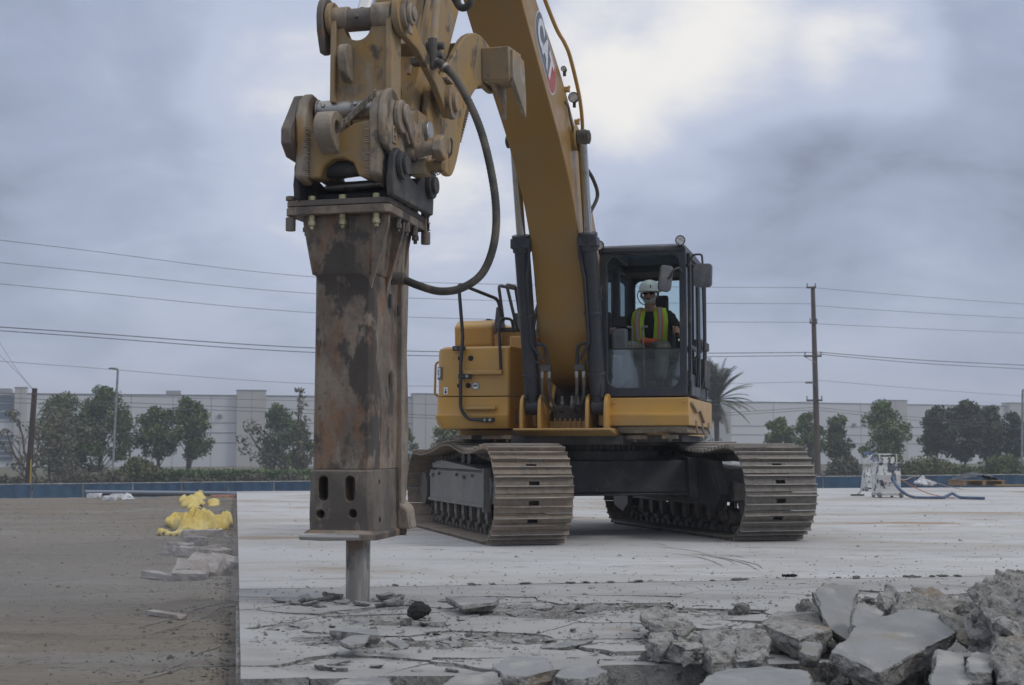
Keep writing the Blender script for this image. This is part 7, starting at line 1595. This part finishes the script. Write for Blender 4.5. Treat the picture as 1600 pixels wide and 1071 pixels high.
M['pinkcon'] = mat('pale_pinkish_concrete', (.30, .27, .25), .9, layers=[((.38, .36, .34), 5, .45, .6), ((.25, .19, .16), 6, .56, .68)], bump=.5, bscale=25, rnd=1)
def block_px(px, py, w_, d_, h, rz, label, seed, tiltv=(0, 0), z0=0, mname='pinkcon', name='concrete_block', cat='concrete block', grp='pieces of concrete beside the slab edge'):
    Y = (EYE + .13) / ((py - HORY) / FPX); x = wx(px, Y); r_ = random.Random(seed)
    pts = [Vector((sx * w_ / 2 * r_.uniform(.8, 1.05), sy * d_ / 2 * r_.uniform(.8, 1.05), sz * h / 2 * r_.uniform(.9, 1.05))) for sx in (-1, 1) for sy in (-1, 1) for sz in (-1, 1)]
    o = hull_rock(pts, name, M[mname], min(.012, h * .1), 3, seed, 9, None, (x, Y, dirt_z(x, Y) + h / 2 + z0)); o.rotation_euler = (tiltv[0], tiltv[1], rz); return tag(o, label, cat, grp)
block_px(318, 842, .55, .3, .09, .3, 'flat pale slab piece right in front of the yellow heap', 1)
for k, (px, py, w_, h, lb) in enumerate(((272, 862, .18, .09, 'leftmost small pink-grey block of the nearer row'), (285, 865, .16, .10, 'second pink-grey block of the nearer row'), (297, 866, .22, .10, 'wide pale-topped block in the nearer row'), (281, 857, .16, .09, 'small block at the back of the nearer row'), (309, 856, .26, .13, 'upright pale block in the middle of the nearer row'), (326, 860, .30, .09, 'long pinkish block near the slab edge'), (346, 861, .32, .08, 'long low block closest to the slab edge'), (294, 858, .15, .09, 'tilted small block at the back middle of the nearer row'))):
    block_px(px, py, w_, .18, h, k * .7, lb, 10 + k, (.1 * (k % 3 - 1), .12 * (k % 2)))
block_px(303, 902, .30, .32, .12, .1, 'pale square block at the left of the nearest row of slab pieces', 30, (.35, 0)); block_px(322, 896, .34, .34, .12, -.2, 'pale square block in the middle of the nearest row, tilted up', 31, (.45, .1)); block_px(340, 892, .30, .30, .12, .4, 'pale block at the right of the nearest row, tilted', 32, (.4, -.15)); block_px(356, 886, .32, .22, .10, .6, 'narrow block of the nearest row touching the slab edge', 33, (.3, .2)); block_px(291, 902, .12, .2, .12, .2, 'small rough lump at the left end of the nearest row', 34)
block_px(264, 900, .55, .12, .05, -.55, 'pale wooden board lying left of the nearest row of blocks', 40, (0, .08), 0, 'pine' if False else 'pinkcon', 'board', 'board', 'boards on the dirt'); block_px(266, 962, .42, .07, .03, -.75, 'thin pale stick lying alone on the dirt in the left foreground', 41, (0, .0), 0, 'pinkcon', 'board', 'board', 'boards on the dirt')
for k, (px, py, w_, lb) in enumerate(((150, 779, .3, 'crumpled white litter left of the white bag at the fence'), (176, 781, .3, 'low strip of white litter in front of the fence'), (187, 779, .3, 'grey white rag between the two bits of white litter'))): block_px(px, py, w_, .3, .10, 0, lb, 50 + k, (0, 0), 0, 'bagwhite', 'litter', 'litter', 'litter along the fence')
Yb = 33.5; pts = [Vector((x, y, z)) for x, y, z in ((-.13, -.1, 0), (.18, -.1, 0), (.14, .1, 0), (-.12, .1, 0), (-.02, 0, .15), (.05, .02, .13), (-.1, 0, .07))]; o = hull_rock(pts, 'plastic_bag', M['bagwhite'], .03, 3, 60, 5, None, (wx(203, Yb), Yb, dirt_z(wx(203, Yb), Yb))); tag(o, 'peaked white plastic bag lying by the fence on the left', 'plastic bag')
b = MB(); 
for k in range(3): b.cyl((-2.6, -.1 * k, .05 + .03 * k), (2.6, .1 + .05 * k, .05), .045, n=8)
M['pipe'] = mat('grey_blue_pipe', (.22, .25, .30), .6); o = b.build('pipe_bundle', M['pipe'], loc=(wx(305, 35.2), 35.2, dirt_z(wx(305, 35.2), 35.2) + .02)); tag(o, 'bundle of grey-blue pipes lying before the fence behind the yellow scraps', 'pipes')
b = MB(); b.box((0, 0, .03), (.6, .2, .06)); o = b.build('brick_stack', mat('orange_brick', (.40, .19, .12), .9, layers=[((.45, .28, .2), 8, .45, .6)]), None, .006, loc=(wx(352, 34.6), 34.6, dirt_z(wx(352, 34.6), 34.6) + .01)); tag(o, 'short row of orange boards at the far corner of the slab', 'boards')
# thin tubes laid on the dirt in place of cracks in its surface
for k, (a_, b__, lb) in enumerate((((225, 976), (370, 945), 'upper thin ground crack, laid as a tube, across the dust near the slab edge'), ((245, 985), (372, 950), 'thin pale ground crack, laid as a tube, just below the upper crack'), ((180, 1068), (375, 1036), 'long dark ground crack, laid as a tube, in the left foreground reaching the slab edge'), ((235, 1052), (372, 1004), 'dark ground crack, laid as a tube, above the long foreground crack'))):
    pp = []
    for q in range(6):
        px = a_[0] + (b__[0] - a_[0]) * q / 5; py = a_[1] + (b__[1] - a_[1]) * q / 5; Y = (EYE + .13) / ((py - HORY) / FPX); pp.append(Vector((wx(px, Y), Y, dirt_z(wx(px, Y), Y) + .006 + .004 * math.sin(q * 3 + k))))
    mb = MB(); mb.tube(pp, .0035, 6); o = mb.build('ground_crack', M['greywheel']); tag(o, lb, 'ground crack', 'cracks in the dirt by the slab')
# ------------------------------------------------------------------ dust in the air
hz_m = bpy.data.materials.new('haze_air'); hz_m.use_nodes = True; t_ = hz_m.node_tree; t_.nodes.clear(); o_ = t_.nodes.new('ShaderNodeOutputMaterial'); pv = t_.nodes.new('ShaderNodeVolumePrincipled')
pv.inputs['Color'].default_value = (.80, .84, .92, 1); pv.inputs['Density'].default_value = .0011; t_.links.new(pv.outputs[0], o_.inputs['Volume'])
hb = MB(); hb.box((0, 170, 9.0), (700, 560, 26.0)); HZ = hb.build('haze', hz_m, smooth=None); tag(HZ, 'thin dusty haze hanging over the whole site', 'haze', kind='stuff')

# dust hanging low beside the hammer where the slab is being broken
dm = bpy.data.materials.new('dust_puff'); dm.use_nodes = True; t_ = dm.node_tree; t_.nodes.clear(); o_ = t_.nodes.new('ShaderNodeOutputMaterial'); pv = t_.nodes.new('ShaderNodeVolumePrincipled')
pv.inputs['Color'].default_value = (.85, .85, .86, 1); tcd = t_.nodes.new('ShaderNodeTexCoord'); ln = t_.nodes.new('ShaderNodeVectorMath'); ln.operation = 'LENGTH'; t_.links.new(tcd.outputs['Object'], ln.inputs[0])
mr = t_.nodes.new('ShaderNodeMapRange'); mr.interpolation_type = 'SMOOTHSTEP'; mr.inputs[1].default_value = 1.0; mr.inputs[2].default_value = 0.0; mr.inputs[4].default_value = .17; t_.links.new(ln.outputs['Value'], mr.inputs[0])
nd = t_.nodes.new('ShaderNodeTexNoise'); nd.inputs['Scale'].default_value = 2.2; nd.inputs['Detail'].default_value = 3; t_.links.new(tcd.outputs['Object'], nd.inputs['Vector']); m3 = t_.nodes.new('ShaderNodeMath'); m3.operation = 'MULTIPLY'; t_.links.new(mr.outputs[0], m3.inputs[0]); t_.links.new(nd.outputs[0], m3.inputs[1])
t_.links.new(m3.outputs[0], pv.inputs['Density']); t_.links.new(pv.outputs[0], o_.inputs['Volume'])
mb = MB(); mb.loft([[(math.cos(b) * math.cos(a), math.cos(b) * math.sin(a), math.sin(b)) for a in [k * math.pi / 12 for k in range(24)]] for b in [-1.5 + 3.0 * k / 12 for k in range(13)]])
DP = mb.build('dust_cloud', dm); DP.scale = (4.4, 3.6, .9); DP.location = (-3.2, 10.4, .05); tag(DP, 'faint pale dust drifting low over the dirt left of the hammer', 'dust', kind='stuff')
